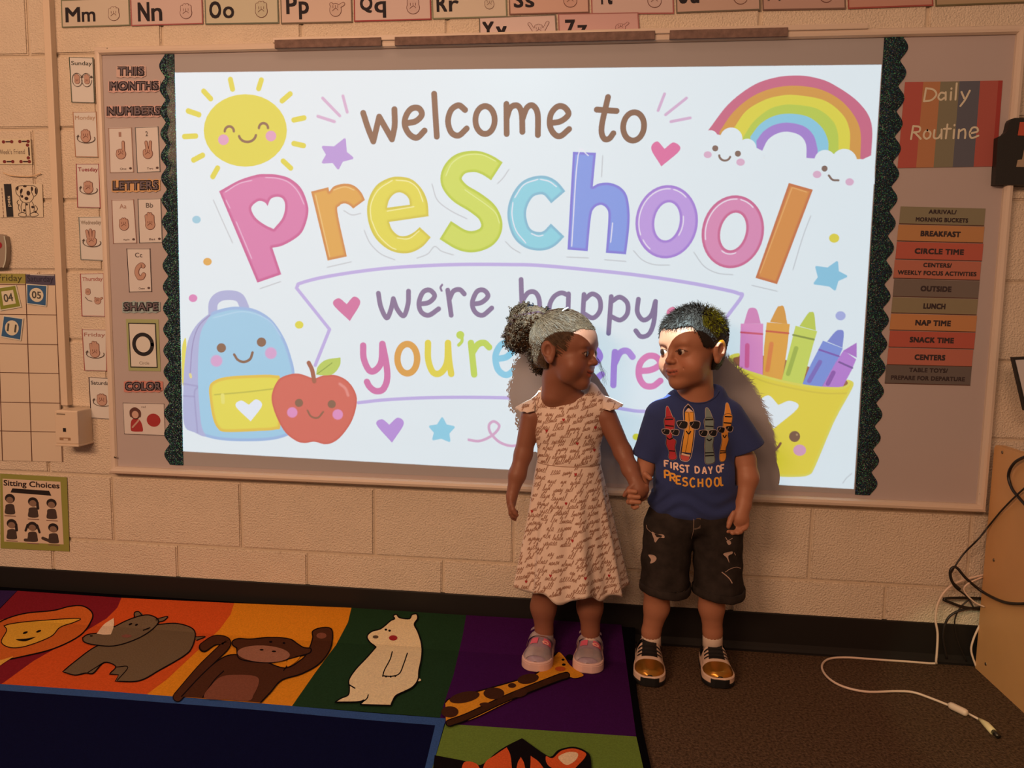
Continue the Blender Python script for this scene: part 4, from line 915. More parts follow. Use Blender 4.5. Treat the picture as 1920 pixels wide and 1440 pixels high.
def rug_shape(name, rgb, shapes, lift=None, smooth=True, parent=None):
    k = Ink(); RL[0] += 0.00012
    for s in shapes:
        P = catmull(s, True, 5) if smooth else dens(s)
        for h in split_fold([tuple(p) for p in P]): k.poly(h)
    o = k.build(name, M_rug(rgb), lambda a, b, l: rugp(a, b, l), None, RL[0] if lift is None else lift, 0.0)
    if parent is not None: o.parent = parent; o.matrix_parent_inverse = parent.matrix_basis.inverted() if False else Matrix()
    else: adopt(o, rugr)
    return o
def rug_lines(name, rgb, lines, parent=None):
    k = Ink(); RL[0] += 0.00012
    for P, w in lines: k.stroke(dens(catmull(P, False, 5), False, 10) if len(P) > 2 else dens(P, False, 10), w)
    o = k.build(name, M_rug(rgb), lambda a, b, l: rugp(a, b, l), None, RL[0], 0.0)
    adopt(o, rugr); return o
z5 = lambda L: Z(0, 1080, 4, L); z6 = lambda L: Z(480, 1080, 4, L); z7 = lambda L: Z(960, 1080, 4, L); zM = lambda L: Z(320, 1120, 5.333, L); zT = lambda L: Z(800, 1240, 4.364, L)
top = lambda x: 1106+x*0.0575 if x < 450 else 1131.9+(x-450)*0.0555
e1 = [(-160, 1330)]+z5([(-150, 900), (30, 800), (250, 640), (600, 440), (800, 320), (880, 240), (912, 165)])
e2 = z5([(1100, 890), (1250, 780), (1500, 545), (1650, 400), (1730, 290), (1757, 205)])
e3 = z6([(270, 978), (450, 720), (600, 520), (690, 350), (716, 240)])
e4 = z6([(1380, 1065), (1420, 930), (1480, 750), (1550, 450), (1576, 296)])
def sect(name, rgb, Lb, Rb, bot=None): return rug_shape(name, rgb, [Lb+Rb[::-1]], smooth=False)
rug_shape('blue_section', (52, 28, 66), [[(-300, 1100), (-300, 1290), (-200, 1290), (0, 1140), (32, 1108)]], smooth=False)
sect('red_section', (122, 26, 34), [(-300, 1330), (-160, 1240), (0, 1142), (33, 1108)], e1)
sect('orange_section', (202, 74, 30), e1, e2)
sect('yellow_section', (216, 122, 28), e2, e3)
sect('dark_green_section', (34, 52, 30), e3, e4)
rug_shape('purple_section', (60, 16, 62), [e4+[(1000, 1161), (1165, 1172), (1175, 1250), (1193, 1382), (983, 1368), (835, 1358)]], smooth=False)
rug_shape('light_green_section', (102, 112, 44), [[(835, 1358), (983, 1368), (1193, 1382), (1206, 1440), (1240, 1600), (1290, 1800), (640, 1800), (770, 1530), (811, 1440)]], smooth=False)
rug_shape('blue_border', (54, 74, 118), [[(-300, 1262), (-20, 1282), (200, 1297), (480, 1319), (700, 1338), (836, 1348), (811, 1440), (770, 1530), (640, 1800), (-900, 1800)]], smooth=False)
rug_shape('navy_section', (13, 13, 40), [[(-300, 1274), (-20, 1294), (200, 1310), (480, 1332), (700, 1352), (816, 1361), (797, 1440), (750, 1530), (610, 1800), (-900, 1800)]], smooth=False)
BK = (20, 12, 14)
# lion
ln = z5([(-60, 380), (60, 320), (200, 282), (400, 262), (520, 232), (620, 228), (690, 275), (685, 340), (600, 450), (400, 550), (150, 612), (0, 640), (-80, 640)])
rug_shape('lion_mane', (196, 88, 34), [ln]); rug_lines('lion_outline', BK, [(ln+[ln[0]], 2.4)])
lf = z5([(30, 378), (100, 360), (300, 338), (590, 322), (560, 350), (450, 390), (380, 460), (200, 530), (80, 542), (10, 500), (50, 415)])
rug_shape('lion_face', (216, 146, 48), [lf]); rug_lines('lion_face_outline', BK, [(lf+[lf[0]], 1.8)])
rug_shape('lion_features', BK, [z5(ell(190, 430, 20, 8, -20, 10)), z5(ell(290, 420, 20, 8, -20, 10)), z5([(118, 482), (200, 474), (268, 462), (190, 495)])])
rug_shape('lion_paw', (216, 146, 60), [z5([(-40, 650), (30, 630), (100, 610), (40, 650), (-40, 700)])])
# rhino
rb = z5([(1190, 368), (1320, 360), (1430, 390), (1465, 440), (1440, 540), (1380, 605), (1200, 710), (1045, 792), (865, 797, 1), (890, 748, 1), (820, 742, 1), (868, 685), (780, 655), (700, 735), (640, 735), (560, 750), (470, 725, 1), (560, 650), (720, 535), (900, 480)])
rug_shape('rhino_body', (108, 80, 58), [rb, z5([(1470, 465), (1540, 460), (1480, 485)])]); rug_lines('rhino_outline', BK, [(rb+[rb[0]], 2.2), (z5([(870, 690), (960, 690), (880, 790)]), 1.8), (z5([(660, 730), (770, 660)]), 1.8), (z5([(1470, 462), (1540, 460), (1475, 488)]), 1.5)])
rh = z5([(620, 470), (660, 445), (760, 430), (850, 390), (950, 340), (1050, 305), (1130, 300), (1192, 345), (1120, 425), (1000, 490), (850, 532), (700, 522), (630, 500)])
rug_shape('rhino_head', (112, 84, 62), [rh, z5(ell(1040, 292, 30, 18, 0, 12)), z5([(1170, 330), (1255, 306), (1235, 338), (1190, 350)])]); rug_lines('rhino_head_outline', BK, [(rh+[rh[0]], 2.2), (z5([(1008, 312), (1010, 280), (1040, 272), (1066, 300)]), 2), (z5([(1175, 328), (1258, 308), (1230, 340), (1192, 350)]), 1.8)])
rug_shape('rhino_horn', (226, 178, 146), [z5([(725, 440, 1), (780, 370), (855, 320, 1), (855, 380), (832, 445, 1), (780, 447)])])
rug_shape('rhino_features', BK, [z5(ell(980, 367, 15, 7, -25, 10)), z5(ell(1025, 372, 12, 7, -25, 10)), z5(ell(685, 457, 12, 5, 0, 8))]); rug_shape('rhino_cheek', (130, 72, 60), [z5(ell(950, 458, 38, 12, 0, 14))])
# monkey
MB_ = (76, 38, 24)
rug_lines('monkey_tail', BK, [(zM([(70, 1010), (300, 740), (440, 600), (540, 500), (545, 450), (440, 440), (330, 510)]), 19)])
rug_lines('monkey_tail_fur', MB_, [(zM([(70, 1010), (300, 740), (440, 600), (540, 500), (545, 450), (440, 440), (335, 505)]), 15.5)])
mb = zM([(110, 1005, 1), (300, 800), (480, 640), (640, 585), (900, 640), (1140, 720), (1300, 640), (1370, 560), (1420, 420), (1420, 350), (1500, 315), (1600, 320), (1620, 400), (1590, 540), (1480, 680), (1300, 780), (1110, 840), (1000, 960), (900, 1065, 1), (600, 1040)])
rug_shape('monkey_body', MB_, [mb]); rug_lines('monkey_outline', BK, [(mb[:17]+mb[17:19], 2.2), (zM([(320, 1015), (430, 850), (530, 750)]), 2), (zM([(1165, 650), (1160, 700), (1130, 745)]), 2)])
rug_shape('rug_gap', (216, 122, 28), [zM([(1165, 650), (1230, 610), (1290, 605), (1250, 660), (1170, 705)])])
mh = zM([(660, 520), (620, 490), (620, 450), (680, 425), (800, 430), (1000, 412), (1180, 425), (1270, 480), (1330, 515), (1400, 525), (1390, 570), (1290, 600), (1180, 630), (1000, 665), (800, 655), (680, 620)])
rug_shape('monkey_head', MB_, [mh]); rug_lines('monkey_head_outline', BK, [(mh+[mh[0]], 2.2)])
rug_shape('monkey_muzzle', (152, 92, 70), [zM(ell(930, 580, 262, 84, 3, 28))]); rug_shape('monkey_belly', (124, 66, 48), [zM([(335, 1020), (420, 880), (520, 805), (700, 790), (860, 810), (880, 880), (830, 990), (780, 1050), (560, 1040)])]); rug_shape('monkey_palm', (124, 66, 48), [zM(ell(1510, 395, 50, 30, 0, 14))])
rug_shape('monkey_features', BK, [zM(ell(910, 540, 20, 8, 0, 8)), zM(ell(1033, 556, 22, 8, 0, 8)), zM(ell(1000, 460, 16, 10, 0, 8)), zM(ell(1133, 472, 14, 10, 0, 8))])
# bear
be = z6([(900, 545, 1), (850, 500), (835, 460), (870, 425), (930, 408), (970, 380), (1010, 345), (1040, 330), (1030, 308), (1055, 298), (1078, 322), (1150, 330), (1170, 300), (1205, 295), (1212, 330), (1188, 372), (1215, 430), (1242, 520), (1242, 620), (1222, 720), (1215, 790), (1175, 845), (1110, 880), (1050, 910), (1025, 950), (1010, 985, 1), (780, 978, 1), (810, 945), (760, 958), (590, 960, 1), (640, 930), (692, 905), (700, 850), (698, 790), (750, 710), (830, 625)])
rug_shape('bear_body', (228, 186, 142), [be, z6(ell(1222, 792, 16, 10, 0, 10))]); rug_lines('bear_outline', BK, [(be+[be[0]], 2.4), (z6([(1022, 580), (1005, 640), (965, 715), (950, 765)]), 2.2), (z6([(1135, 592), (1105, 680), (1075, 745), (1020, 765), (950, 762)]), 2.2), (z6([(842, 905), (830, 935), (785, 968)]), 2.2), (z6([(700, 830), (742, 855)]), 2.4)])
rug_shape('bear_features', BK, [z6(ell(975, 412, 10, 8, 0, 8)), z6(ell(1003, 420, 10, 8, 0, 8)), z6(ell(1010, 768, 8, 8, 0, 6)), z6(ell(975, 768, 7, 7, 0, 6)), z6(ell(1045, 764, 7, 7, 0, 6))]); rug_shape('bear_nose', (92, 66, 50), [z6(ell(898, 467, 22, 12, 0, 12))]); rug_shape('bear_cheek', (156, 40, 42), [z6(ell(1030, 475, 32, 20, 0, 9))])
# giraffe
gi = [(835, 1321, 1), (846, 1313), (896, 1300), (970, 1279), (1006, 1266), (1026, 1246), (1045, 1226), (1056, 1232), (1068, 1250), (1085, 1262), (1094, 1270), (1078, 1275), (1062, 1272), (1040, 1280), (950, 1321), (880, 1354), (836, 1358, 1)]
rug_shape('giraffe_neck', (214, 128, 34), [gi]); rug_lines('giraffe_outline', BK, [(gi[:7], 2.4)])
ms = [(842, 1360), (880, 1346), (950, 1313), (1040, 1277), (1062, 1270)]; rug_lines('giraffe_mane_edge', BK, [(ms, 14)]); rug_lines('giraffe_mane', (62, 32, 18), [(ms, 10)])
rug_shape('giraffe_spots', (66, 34, 22), [zT(ell(310, 312, 125, 44, -12, 20)), zT(ell(550, 280, 85, 48, 0, 18)), zT(ell(698, 215, 33, 20, 0, 12)), zT(ell(830, 160, 88, 40, -10, 18)), zT(ell(985, 182, 36, 19, 0, 12)), zT(ell(765, 278, 60, 32, -15, 14)), zT(ell(480, 372, 48, 18, 0, 12)), zT(ell(190, 432, 70, 46, 0, 16))])['kind'] = 'stuff'
rug_shape('giraffe_features', BK, [(z7(ell(382, 643, 12, 8, 0, 8))), z7(ell(388, 680, 14, 9, 0, 8)), z7(ell(432, 622, 30, 22, 0, 12))]); rug_shape('giraffe_cheek', (186, 76, 34), [z7(ell(362, 712, 40, 18, 0, 12))])
# tiger at the picture's lower edge
rug_shape('tiger_back', BK, [zT([(65, 790, 1), (300, 835), (440, 870), (560, 775), (650, 715), (780, 650, 1), (960, 778), (1020, 800), (1080, 745), (1200, 720), (1300, 755), (1345, 830), (1345, 1100, 1), (30, 1100, 1)])])
rug_shape('tiger_orange', (206, 78, 36), [zT([(470, 868), (560, 790), (655, 725, 1), (690, 820), (705, 1100, 1), (430, 1100, 1)]), zT([(770, 805, 1), (800, 870), (810, 1000), (735, 1000), (740, 870)]), zT([(850, 795, 1), (930, 860), (1000, 1000), (860, 1000)]), zT([(975, 800), (1030, 815), (1100, 755), (1200, 735), (1290, 765), (1300, 800), (1240, 870), (1150, 940), (1000, 880)]), zT([(305, 850), (420, 872), (430, 1000), (290, 1000)])])
rug_shape('tiger_ear', (228, 176, 134), [zT([(1080, 800), (1160, 765), (1235, 775), (1220, 830), (1150, 872), (1095, 840)])])
# ================================================================== CABINET, CABLES AND OTHER THINGS BY THE SCREEN'S OTHER END
M_wood = mat('maple_panel', (208, 160, 108), 0.45, var=0.05, vscale=6, spec=0.4, bump=0.0002, bscale=60)
XC = 2.664
cbz = at(1862, 833, -0.03)[2]
cab = root_at('wooden_cabinet', (XC+0.2, -0.45, 0), 'light wood cabinet standing against the wall with cables over its side', 'cabinet')
bm = bmesh.new(); ys_, zs_ = [], []
prof = [(-0.03, 0.0), (-0.03, cbz-0.012)]+[(-0.03-0.012*(1-math.cos(a)), cbz-0.012+0.012*math.sin(a)) for a in np.linspace(0.2, math.pi/2, 5)]+[(-0.95, cbz), (-0.95, 0.0)]
V = [(XC, y, z) for y, z in prof]+[(XC+0.018, y, z) for y, z in prof]; n = len(prof)
adopt(mesh('side_panel', V, [tuple(range(n)), tuple(range(n, 2*n))[::-1]]+[(i, n+i, n+(i+1) % n, (i+1) % n) for i in range(n)], M_wood), cab)
adopt(box('top_panel', (XC+0.018, -0.95, cbz-0.03), (XC+0.6, -0.05, cbz-0.012), M_wood, bev=0.001), cab)
adopt(box('back_panel', (XC+0.018, -0.055, 0.0), (XC+0.6, -0.045, cbz-0.03), M_wood), cab)
adopt(box('front_panel', (XC+0.018, -0.95, 0.0), (XC+0.6, -0.93, cbz-0.03), M_wood, bev=0.001), cab)
for px, py in ((1879, 848), (1863, 1050), (1848, 1245)):
    p = ax(px, py, XC-0.001); bm = bmesh.new(); bmesh.ops.create_uvsphere(bm, u_segments=12, v_segments=6, radius=0.0042)
    for v in bm.verts: v.co = Vector((p[0]+v.co.x*0.4, p[1]+v.co.y, p[2]+v.co.z))
    adopt(bm_obj('screw', bm, M_steel, smooth=True), cab)
M_blk = mat('black_rubber', (30, 26, 25), 0.45); M_wht = mat('white_cord', (222, 200, 184), 0.4)
def cable(name, label, P, r, m, grp=None):
    o = tube(name, path3(P, 7), r, m, n=8); return tag(o, label, 'cable', grp)
A = lambda px, py, dx=0.012: tuple(ax(px, py, XC-dx))
def W_(px, py, y=-0.04): return tuple(at(px, py, y))
cable('black_cable', 'thick black cable looping off the cabinet side', [A(1960, 840, .02), A(1925, 855, .016), A(1902, 868, .014), A(1891, 890, .012), A(1897, 915, .010), A(1912, 935, .010), A(1935, 960, .014)], 0.0036, M_blk)
cable('black_cable', 'thin black cable hanging diagonally across the cabinet side to the loop', [A(1945, 895, .02), A(1910, 925, .012), A(1880, 955, .010), A(1855, 985, .010), W_(1835, 1010, -0.06), W_(1810, 1035), W_(1793, 1058), W_(1782, 1080), W_(1790, 1100), W_(1812, 1118), W_(1826, 1140, -0.05)], 0.0022, M_blk)
cable('black_cable', 'thick black cable sweeping from the loop under the cabinet panel', [W_(1800, 1105, -0.045), W_(1785, 1090, -0.045), W_(1782, 1070, -0.045), W_(1793, 1064, -0.045), W_(1812, 1085, -0.05), A(1843, 1110, .012), A(1880, 1128, .012), A(1915, 1132, .014), A(1960, 1126, .02)], 0.0036, M_blk)
cable('black_cable', 'black cable folded in a flat loop behind the cabinet foot', [W_(1842, 1122, -0.02), W_(1800, 1121, -0.03), W_(1769, 1123, -0.035), W_(1785, 1131, -0.035), W_(1810, 1139, -0.03), W_(1846, 1142, -0.02)], 0.0036, M_blk)
cable('black_cable', 'black cable arching down behind the cabinet to the floor', [W_(1846, 1138, -0.025), W_(1810, 1142, -0.03), W_(1785, 1152, -0.03), W_(1773, 1168, -0.03), W_(1768, 1195, -0.03), W_(1775, 1235, -0.03)], 0.003, M_blk)
cable('black_cable', 'thin black cable dropping straight beside the cabinet', [W_(1822, 1120, -0.022), W_(1800, 1140, -0.022), W_(1790, 1165, -0.022), W_(1795, 1200, -0.022), W_(1812, 1240, -0.022)], 0.0018, M_blk)
cable('gray_cable', 'short pale cable crossing the black loop beside the cabinet', [W_(1846, 1138, -0.052), W_(1826, 1128, -0.052), W_(1808, 1108, -0.052), W_(1814, 1095, -0.052), W_(1842, 1082, -0.04)], 0.0022, M_wht)
cable('gray_cable', 'pale cable tied at the cabinet foot', [W_(1838, 1170, -0.03), W_(1826, 1196, -0.03), W_(1821, 1220, -0.03), W_(1830, 1250, -0.03)], 0.0026, M_wht)
usb = root_at('usb_cable', (2.3, -0.3, 0), 'long white cable with a bulge and plug lying on the carpet', 'cable')
Fp = lambda px, py, z=0.004: (lambda q: (q[0], min(q[1], -0.028), q[2]))(fl(px, py, z))
body = [W_(1850, 1076, -0.02), W_(1800, 1090, -0.03), W_(1775, 1105, -0.035), W_(1759, 1130, -0.035), W_(1754, 1160, -0.035), W_(1758, 1190, -0.035), (at(1755, 1218, -0.035)[0], -0.04, 0.02), Fp(1737, 1229), Fp(1700, 1233), Fp(1640, 1230), Fp(1585, 1232), Fp(1553, 1236), Fp(1541, 1250), Fp(1552, 1270), Fp(1580, 1287), Fp(1625, 1297), Fp(1680, 1296), Fp(1712, 1298), Fp(1745, 1309), Fp(1778, 1322)]
adopt(tube('cord', path3(body, 7), 0.0029, M_wht), usb)
adopt(tube('ferrite_bulge', [Fp(1778, 1321, 0.009), Fp(1781, 1322, 0.009), Fp(1785, 1324, 0.009), Fp(1808, 1335, 0.009), Fp(1812, 1337, 0.009), Fp(1814, 1338, 0.009)], 0.008, M_wht, n=12, rads=[0.004, 0.0075, 0.0085, 0.0085, 0.0075, 0.004]), usb)
adopt(tube('cord', [Fp(1812, 1336), Fp(1825, 1343), Fp(1838, 1350)], 0.0026, M_wht), usb)
adopt(tube('plug', [Fp(1836, 1348, .007), Fp(1845, 1355, .007), Fp(1850, 1359, .007), Fp(1862, 1372, .007)], 0.007, mat('plug_plastic', (226, 214, 170), 0.4), n=10, rads=[0.003, 0.006, 0.0075, 0.0075]), usb)
adopt(tube('plug_tip', [Fp(1862, 1371, .007), Fp(1872, 1381, .007)], 0.0055, mat('plug_metal', (70, 66, 62), 0.3, metal=0.8), n=10), usb)
# black holder hanging at the picture edge
YH = -0.034
hp = [(1893, 228), (1896, 223), (1903, 221), (1960, 221), (1960, 347), (1866, 346), (1871, 257), (1884, 251), (1889, 245)]
HB = root_at('black_wall_holder', tuple(at(1910, 346, -0.02)), 'black plastic holder with an orange tab hanging beside the daily routine sign', 'holder')
M_bp = mat('black_plastic', (34, 32, 30), 0.5, bump=0.0004, bscale=300)
adopt(prism('body', [(at(p[0], p[1], YH)[0], at(p[0], p[1], YH)[2]) for p in hp], YH, -0.001, M_bp), HB)
k = Ink(); k.poly([(1912, 229), (1960, 229), (1960, 256), (1908, 254)]); g = k.build('orange_tab', ink_mat((190, 76, 52)), wallmap(YH-0.0004), None, 0.0004); adopt(g, HB)
k = Ink(); k.poly([(1920, 280), (1960, 280), (1960, 314), (1905, 313), (1908, 300), (1916, 299)]); g = k.build('white_label', ink_mat((170, 132, 104)), wallmap(YH-0.0004), None, 0.0004); adopt(g, HB)
# framed board leaning on the cabinet top
fr = root_at('dry_erase_board', tuple(at(1915, 745, -0.12)), 'small black framed white board leaning above the cabinet at the picture edge', 'board')
o_ = [at(p[0], p[1], -0.10) for p in ((1899, 670), (1990, 666), (1990, 790), (1922, 770))]; i_ = [at(p[0], p[1], -0.101) for p in ((1904, 675), (1990, 671), (1990, 786), (1925, 764))]
adopt(prism('frame', [(p[0], p[2]) for p in o_], -0.10, -0.088, M_bp), fr); adopt(prism('white_face', [(p[0], p[2]) for p in i_], -0.1015, -0.0995, paper_mat((206, 180, 170))), fr)
# ================================================================== THE TWO CHILDREN
class SDF:
    """a small implicit-surface modeller: smooth unions of limbs, meshed into one continuous skin"""
    def __init__(s, lo, hi, h):
        s.o = np.array(lo, float); s.h = h; s.n = np.ceil((np.array(hi)-s.o)/h).astype(int)+1
        s.F = np.full(tuple(s.n), 0.06, np.float32)
    def _blk(s, lo, hi, pad):
        a = np.maximum(np.floor((np.array(lo)-pad-s.o)/s.h).astype(int), 0); b = np.minimum(np.ceil((np.array(hi)+pad-s.o)/s.h).astype(int)+1, s.n)
        if (b <= a).any(): return None
        g = np.meshgrid(*[s.o[i]+s.h*np.arange(a[i], b[i], dtype=np.float32) for i in range(3)], indexing='ij', sparse=True)
        return (slice(a[0], b[0]), slice(a[1], b[1]), slice(a[2], b[2])), g
    def put(s, d, sl, k, op):
        A = s.F[sl]
        if op == 'sub': A = -A
        h_ = np.maximum(k-np.abs(A-d), 0)/max(k, 1e-6)
        R = np.minimum(A, d)-h_*h_*k*0.25
        if op == 'sub': R = -R
        s.F[sl] = R
    def cone(s, a, b, ra, rb, k=0.01, op='add'):
        a = np.array(a, float); b = np.array(b, float); r = max(ra, rb)
        q = s._blk(np.minimum(a, b)-r, np.maximum(a, b)+r, 0.03+k)
        if q is None: return s
        sl, (X, Y, Z_) = q; e = b-a; L2 = max(float(e@e), 1e-9)
        t = np.clip(((X-a[0])*e[0]+(Y-a[1])*e[1]+(Z_-a[2])*e[2])/L2, 0, 1)
        d = np.sqrt((X-a[0]-t*e[0])**2+(Y-a[1]-t*e[1])**2+(Z_-a[2]-t*e[2])**2)-(ra+(rb-ra)*t)
        s.put(d.astype(np.float32), sl, k, op); return s
    def chain(s, P, R, k=0.01):
        for i in range(len(P)-1): s.cone(P[i], P[i+1], R[i], R[i+1], k)
        return s
    def ell(s, c, r, k=0.01, M=None, op='add'):
        c = np.array(c, float); r = np.array(r, float); m_ = r.max()
        q = s._blk(c-m_, c+m_, 0.03+k)
        if q is None: return s
        sl, (X, Y, Z_) = q; x = X-c[0]; y = Y-c[1]; z = Z_-c[2]
        if M is not None: x, y, z = [M[0][i]*x+M[1][i]*y+M[2][i]*z for i in range(3)]
        k0 = np.sqrt((x/r[0])**2+(y/r[1])**2+(z/r[2])**2); k1 = np.sqrt((x/r[0]**2)**2+(y/r[1]**2)**2+(z/r[2]**2)**2)
        d = k0*(k0-1)/np.maximum(k1, 1e-6); s.put(d.astype(np.float32), sl, k, op); return s
    def plane(s, p, n, k=0.002, lo=None, hi=None):
        """cut away everything on the side n points to"""
        n = np.array(n, float); n /= np.linalg.norm(n)
        q = s._blk(s.o if lo is None else lo, s.o+s.h*s.n if hi is None else hi, 0); sl, (X, Y, Z_) = q
        d = -((X-p[0])*n[0]+(Y-p[1])*n[1]+(Z_-p[2])*n[2]); s.put(d.astype(np.float32), sl, k, 'sub'); return s
    def grid(s): return np.meshgrid(*[s.o[i]+s.h*np.arange(s.n[i], dtype=np.float32) for i in range(3)], indexing='ij', sparse=True)
    def mesh(s, smooth=2):
        F = s.F; S = F < 0; h = s.h
        def c(a): return a[:-1, :-1, :-1], a[1:, :-1, :-1], a[:-1, 1:, :-1], a[1:, 1:, :-1], a[:-1, :-1, 1:], a[1:, :-1, 1:], a[:-1, 1:, 1:], a[1:, 1:, 1:]
        cs = c(S); n_in = sum(x.astype(np.int8) for x in cs); mix = (n_in > 0) & (n_in < 8)
        idx = np.full(mix.shape, -1, np.int64); I = np.argwhere(mix); idx[mix] = np.arange(len(I))
        off = np.array([[0, 0, 0], [1, 0, 0], [0, 1, 0], [1, 1, 0], [0, 0, 1], [1, 0, 1], [0, 1, 1], [1, 1, 1]])
        val = np.stack([F[I[:, 0]+o[0], I[:, 1]+o[1], I[:, 2]+o[2]] for o in off], 1)
        P = np.zeros((len(I), 3)); C_ = np.zeros(len(I))
        for a, b in ((0, 1), (2, 3), (4, 5), (6, 7), (0, 2), (1, 3), (4, 6), (5, 7), (0, 4), (1, 5), (2, 6), (3, 7)):
            x = (val[:, a] < 0) != (val[:, b] < 0); t = np.where(x, val[:, a]/np.where(x, val[:, a]-val[:, b], 1), 0)
            P += np.where(x[:, None], off[a]+(off[b]-off[a])*t[:, None], 0); C_ += x
        V = s.o+h*(I+P/C_[:, None]); Q = []
        for ax_ in range(3):
            u_, v_ = [(1, 2), (2, 0), (0, 1)][ax_]
            sa = [slice(None)]*3; sb = [slice(None)]*3; sa[ax_] = slice(0, -1); sb[ax_] = slice(1, None)
            D = S[tuple(sa)] != S[tuple(sb)]; E = np.argwhere(D); E = E[(E[:, u_] > 0) & (E[:, v_] > 0) & (E[:, u_] < s.n[u_]-1) & (E[:, v_] < s.n[v_]-1)]
            ins = S[tuple(sa)][E[:, 0], E[:, 1], E[:, 2]]
            def ci(du, dv):
                G = E.copy(); G[:, u_] -= du; G[:, v_] -= dv; return idx[G[:, 0], G[:, 1], G[:, 2]]
            q = np.stack([ci(1, 1), ci(0, 1), ci(0, 0), ci(1, 0)], 1); q[~ins] = q[~ins][:, ::-1]; Q.append(q)
        Q = np.vstack(Q); Q = Q[(Q >= 0).all(1)]
        E = np.vstack([Q[:, [0, 1]], Q[:, [1, 2]], Q[:, [2, 3]], Q[:, [3, 0]]])
        for it in range(smooth):
            for lam in (0.5, -0.52):
                A = np.zeros_like(V); W = np.zeros(len(V))
                np.add.at(A, E[:, 0], V[E[:, 1]]); np.add.at(W, E[:, 0], 1); np.add.at(A, E[:, 1], V[E[:, 0]]); np.add.at(W, E[:, 1], 1)
                V = V+lam*(A/W[:, None]-V)
        return V, Q
def skin_obj(name, V, Q, m, parent=None, col=None):
    me = bpy.data.meshes.new(name); me.vertices.add(len(V)); me.vertices.foreach_set('co', V.astype(np.float32).ravel())
    me.loops.add(len(Q)*4); me.loops.foreach_set('vertex_index', Q.astype(np.int32).ravel())
    me.polygons.add(len(Q)); me.polygons.foreach_set('loop_start', np.arange(0, 4*len(Q), 4, dtype=np.int32)); me.polygons.foreach_set('loop_total', np.full(len(Q), 4, np.int32))
    me.update(calc_edges=True); me.materials.append(m); me.polygons.foreach_set('use_smooth', [True]*len(Q))
    if col is not None:
        a = me.color_attributes.new('Col', 'FLOAT_COLOR', 'POINT'); c = np.ones((len(V), 4), np.float32); c[:, :3] = col; a.data.foreach_set('color', c.ravel())
    return link(bpy.data.objects.new(name, me), parent)
def bvh_of(objs):
    V = []; P = []
    for o in objs:
        b = len(V); mw = o.matrix_world if o.parent is None else o.matrix_parent_inverse @ o.matrix_basis
        V += [Vector(v.co) for v in o.data.vertices]; P += [tuple(b+i for i in p.vertices) for p in o.data.polygons]
    return BVHTree.FromPolygons(V, P)
def rotz(a): c, s_ = math.cos(a), math.sin(a); return np.array([[c, -s_, 0], [s_, c, 0], [0, 0, 1]])
def rotx(a): c, s_ = math.cos(a), math.sin(a); return np.array([[1, 0, 0], [0, c, -s_], [0, s_, c]])
def roty(a): c, s_ = math.cos(a), math.sin(a); return np.array([[c, 0, s_], [0, 1, 0], [-s_, 0, c]])
class Head:
    """local frame: x to the child's left, y forward, z up"""
    def __init__(s, c, yaw, pitch=0.0, roll=0.0, sc=1.0):
        # yaw 0 faces the camera side (-y); positive yaw turns the face towards +x
        s.c = np.array(c, float); s.sc = sc
        f = np.array([math.sin(yaw)*math.cos(pitch), -math.cos(yaw)*math.cos(pitch), math.sin(pitch)])
        l = np.array([math.cos(yaw), math.sin(yaw), 0.0]); u = np.cross(l, f)*-1 if np.cross(l, f)[2] < 0 else np.cross(l, f)
        l2 = math.cos(roll)*l+math.sin(roll)*u; u2 = -math.sin(roll)*l+math.cos(roll)*u
        s.R = np.stack([l2, f, u2], 1)
    def w(s, x, y, z): return s.c+s.R@(np.array([x, y, z])*s.sc)
    def M(s): return [[s.R[i][j] for j in range(3)] for i in range(3)]
    def loc(s, V): return ((V-s.c)@s.R)/s.sc
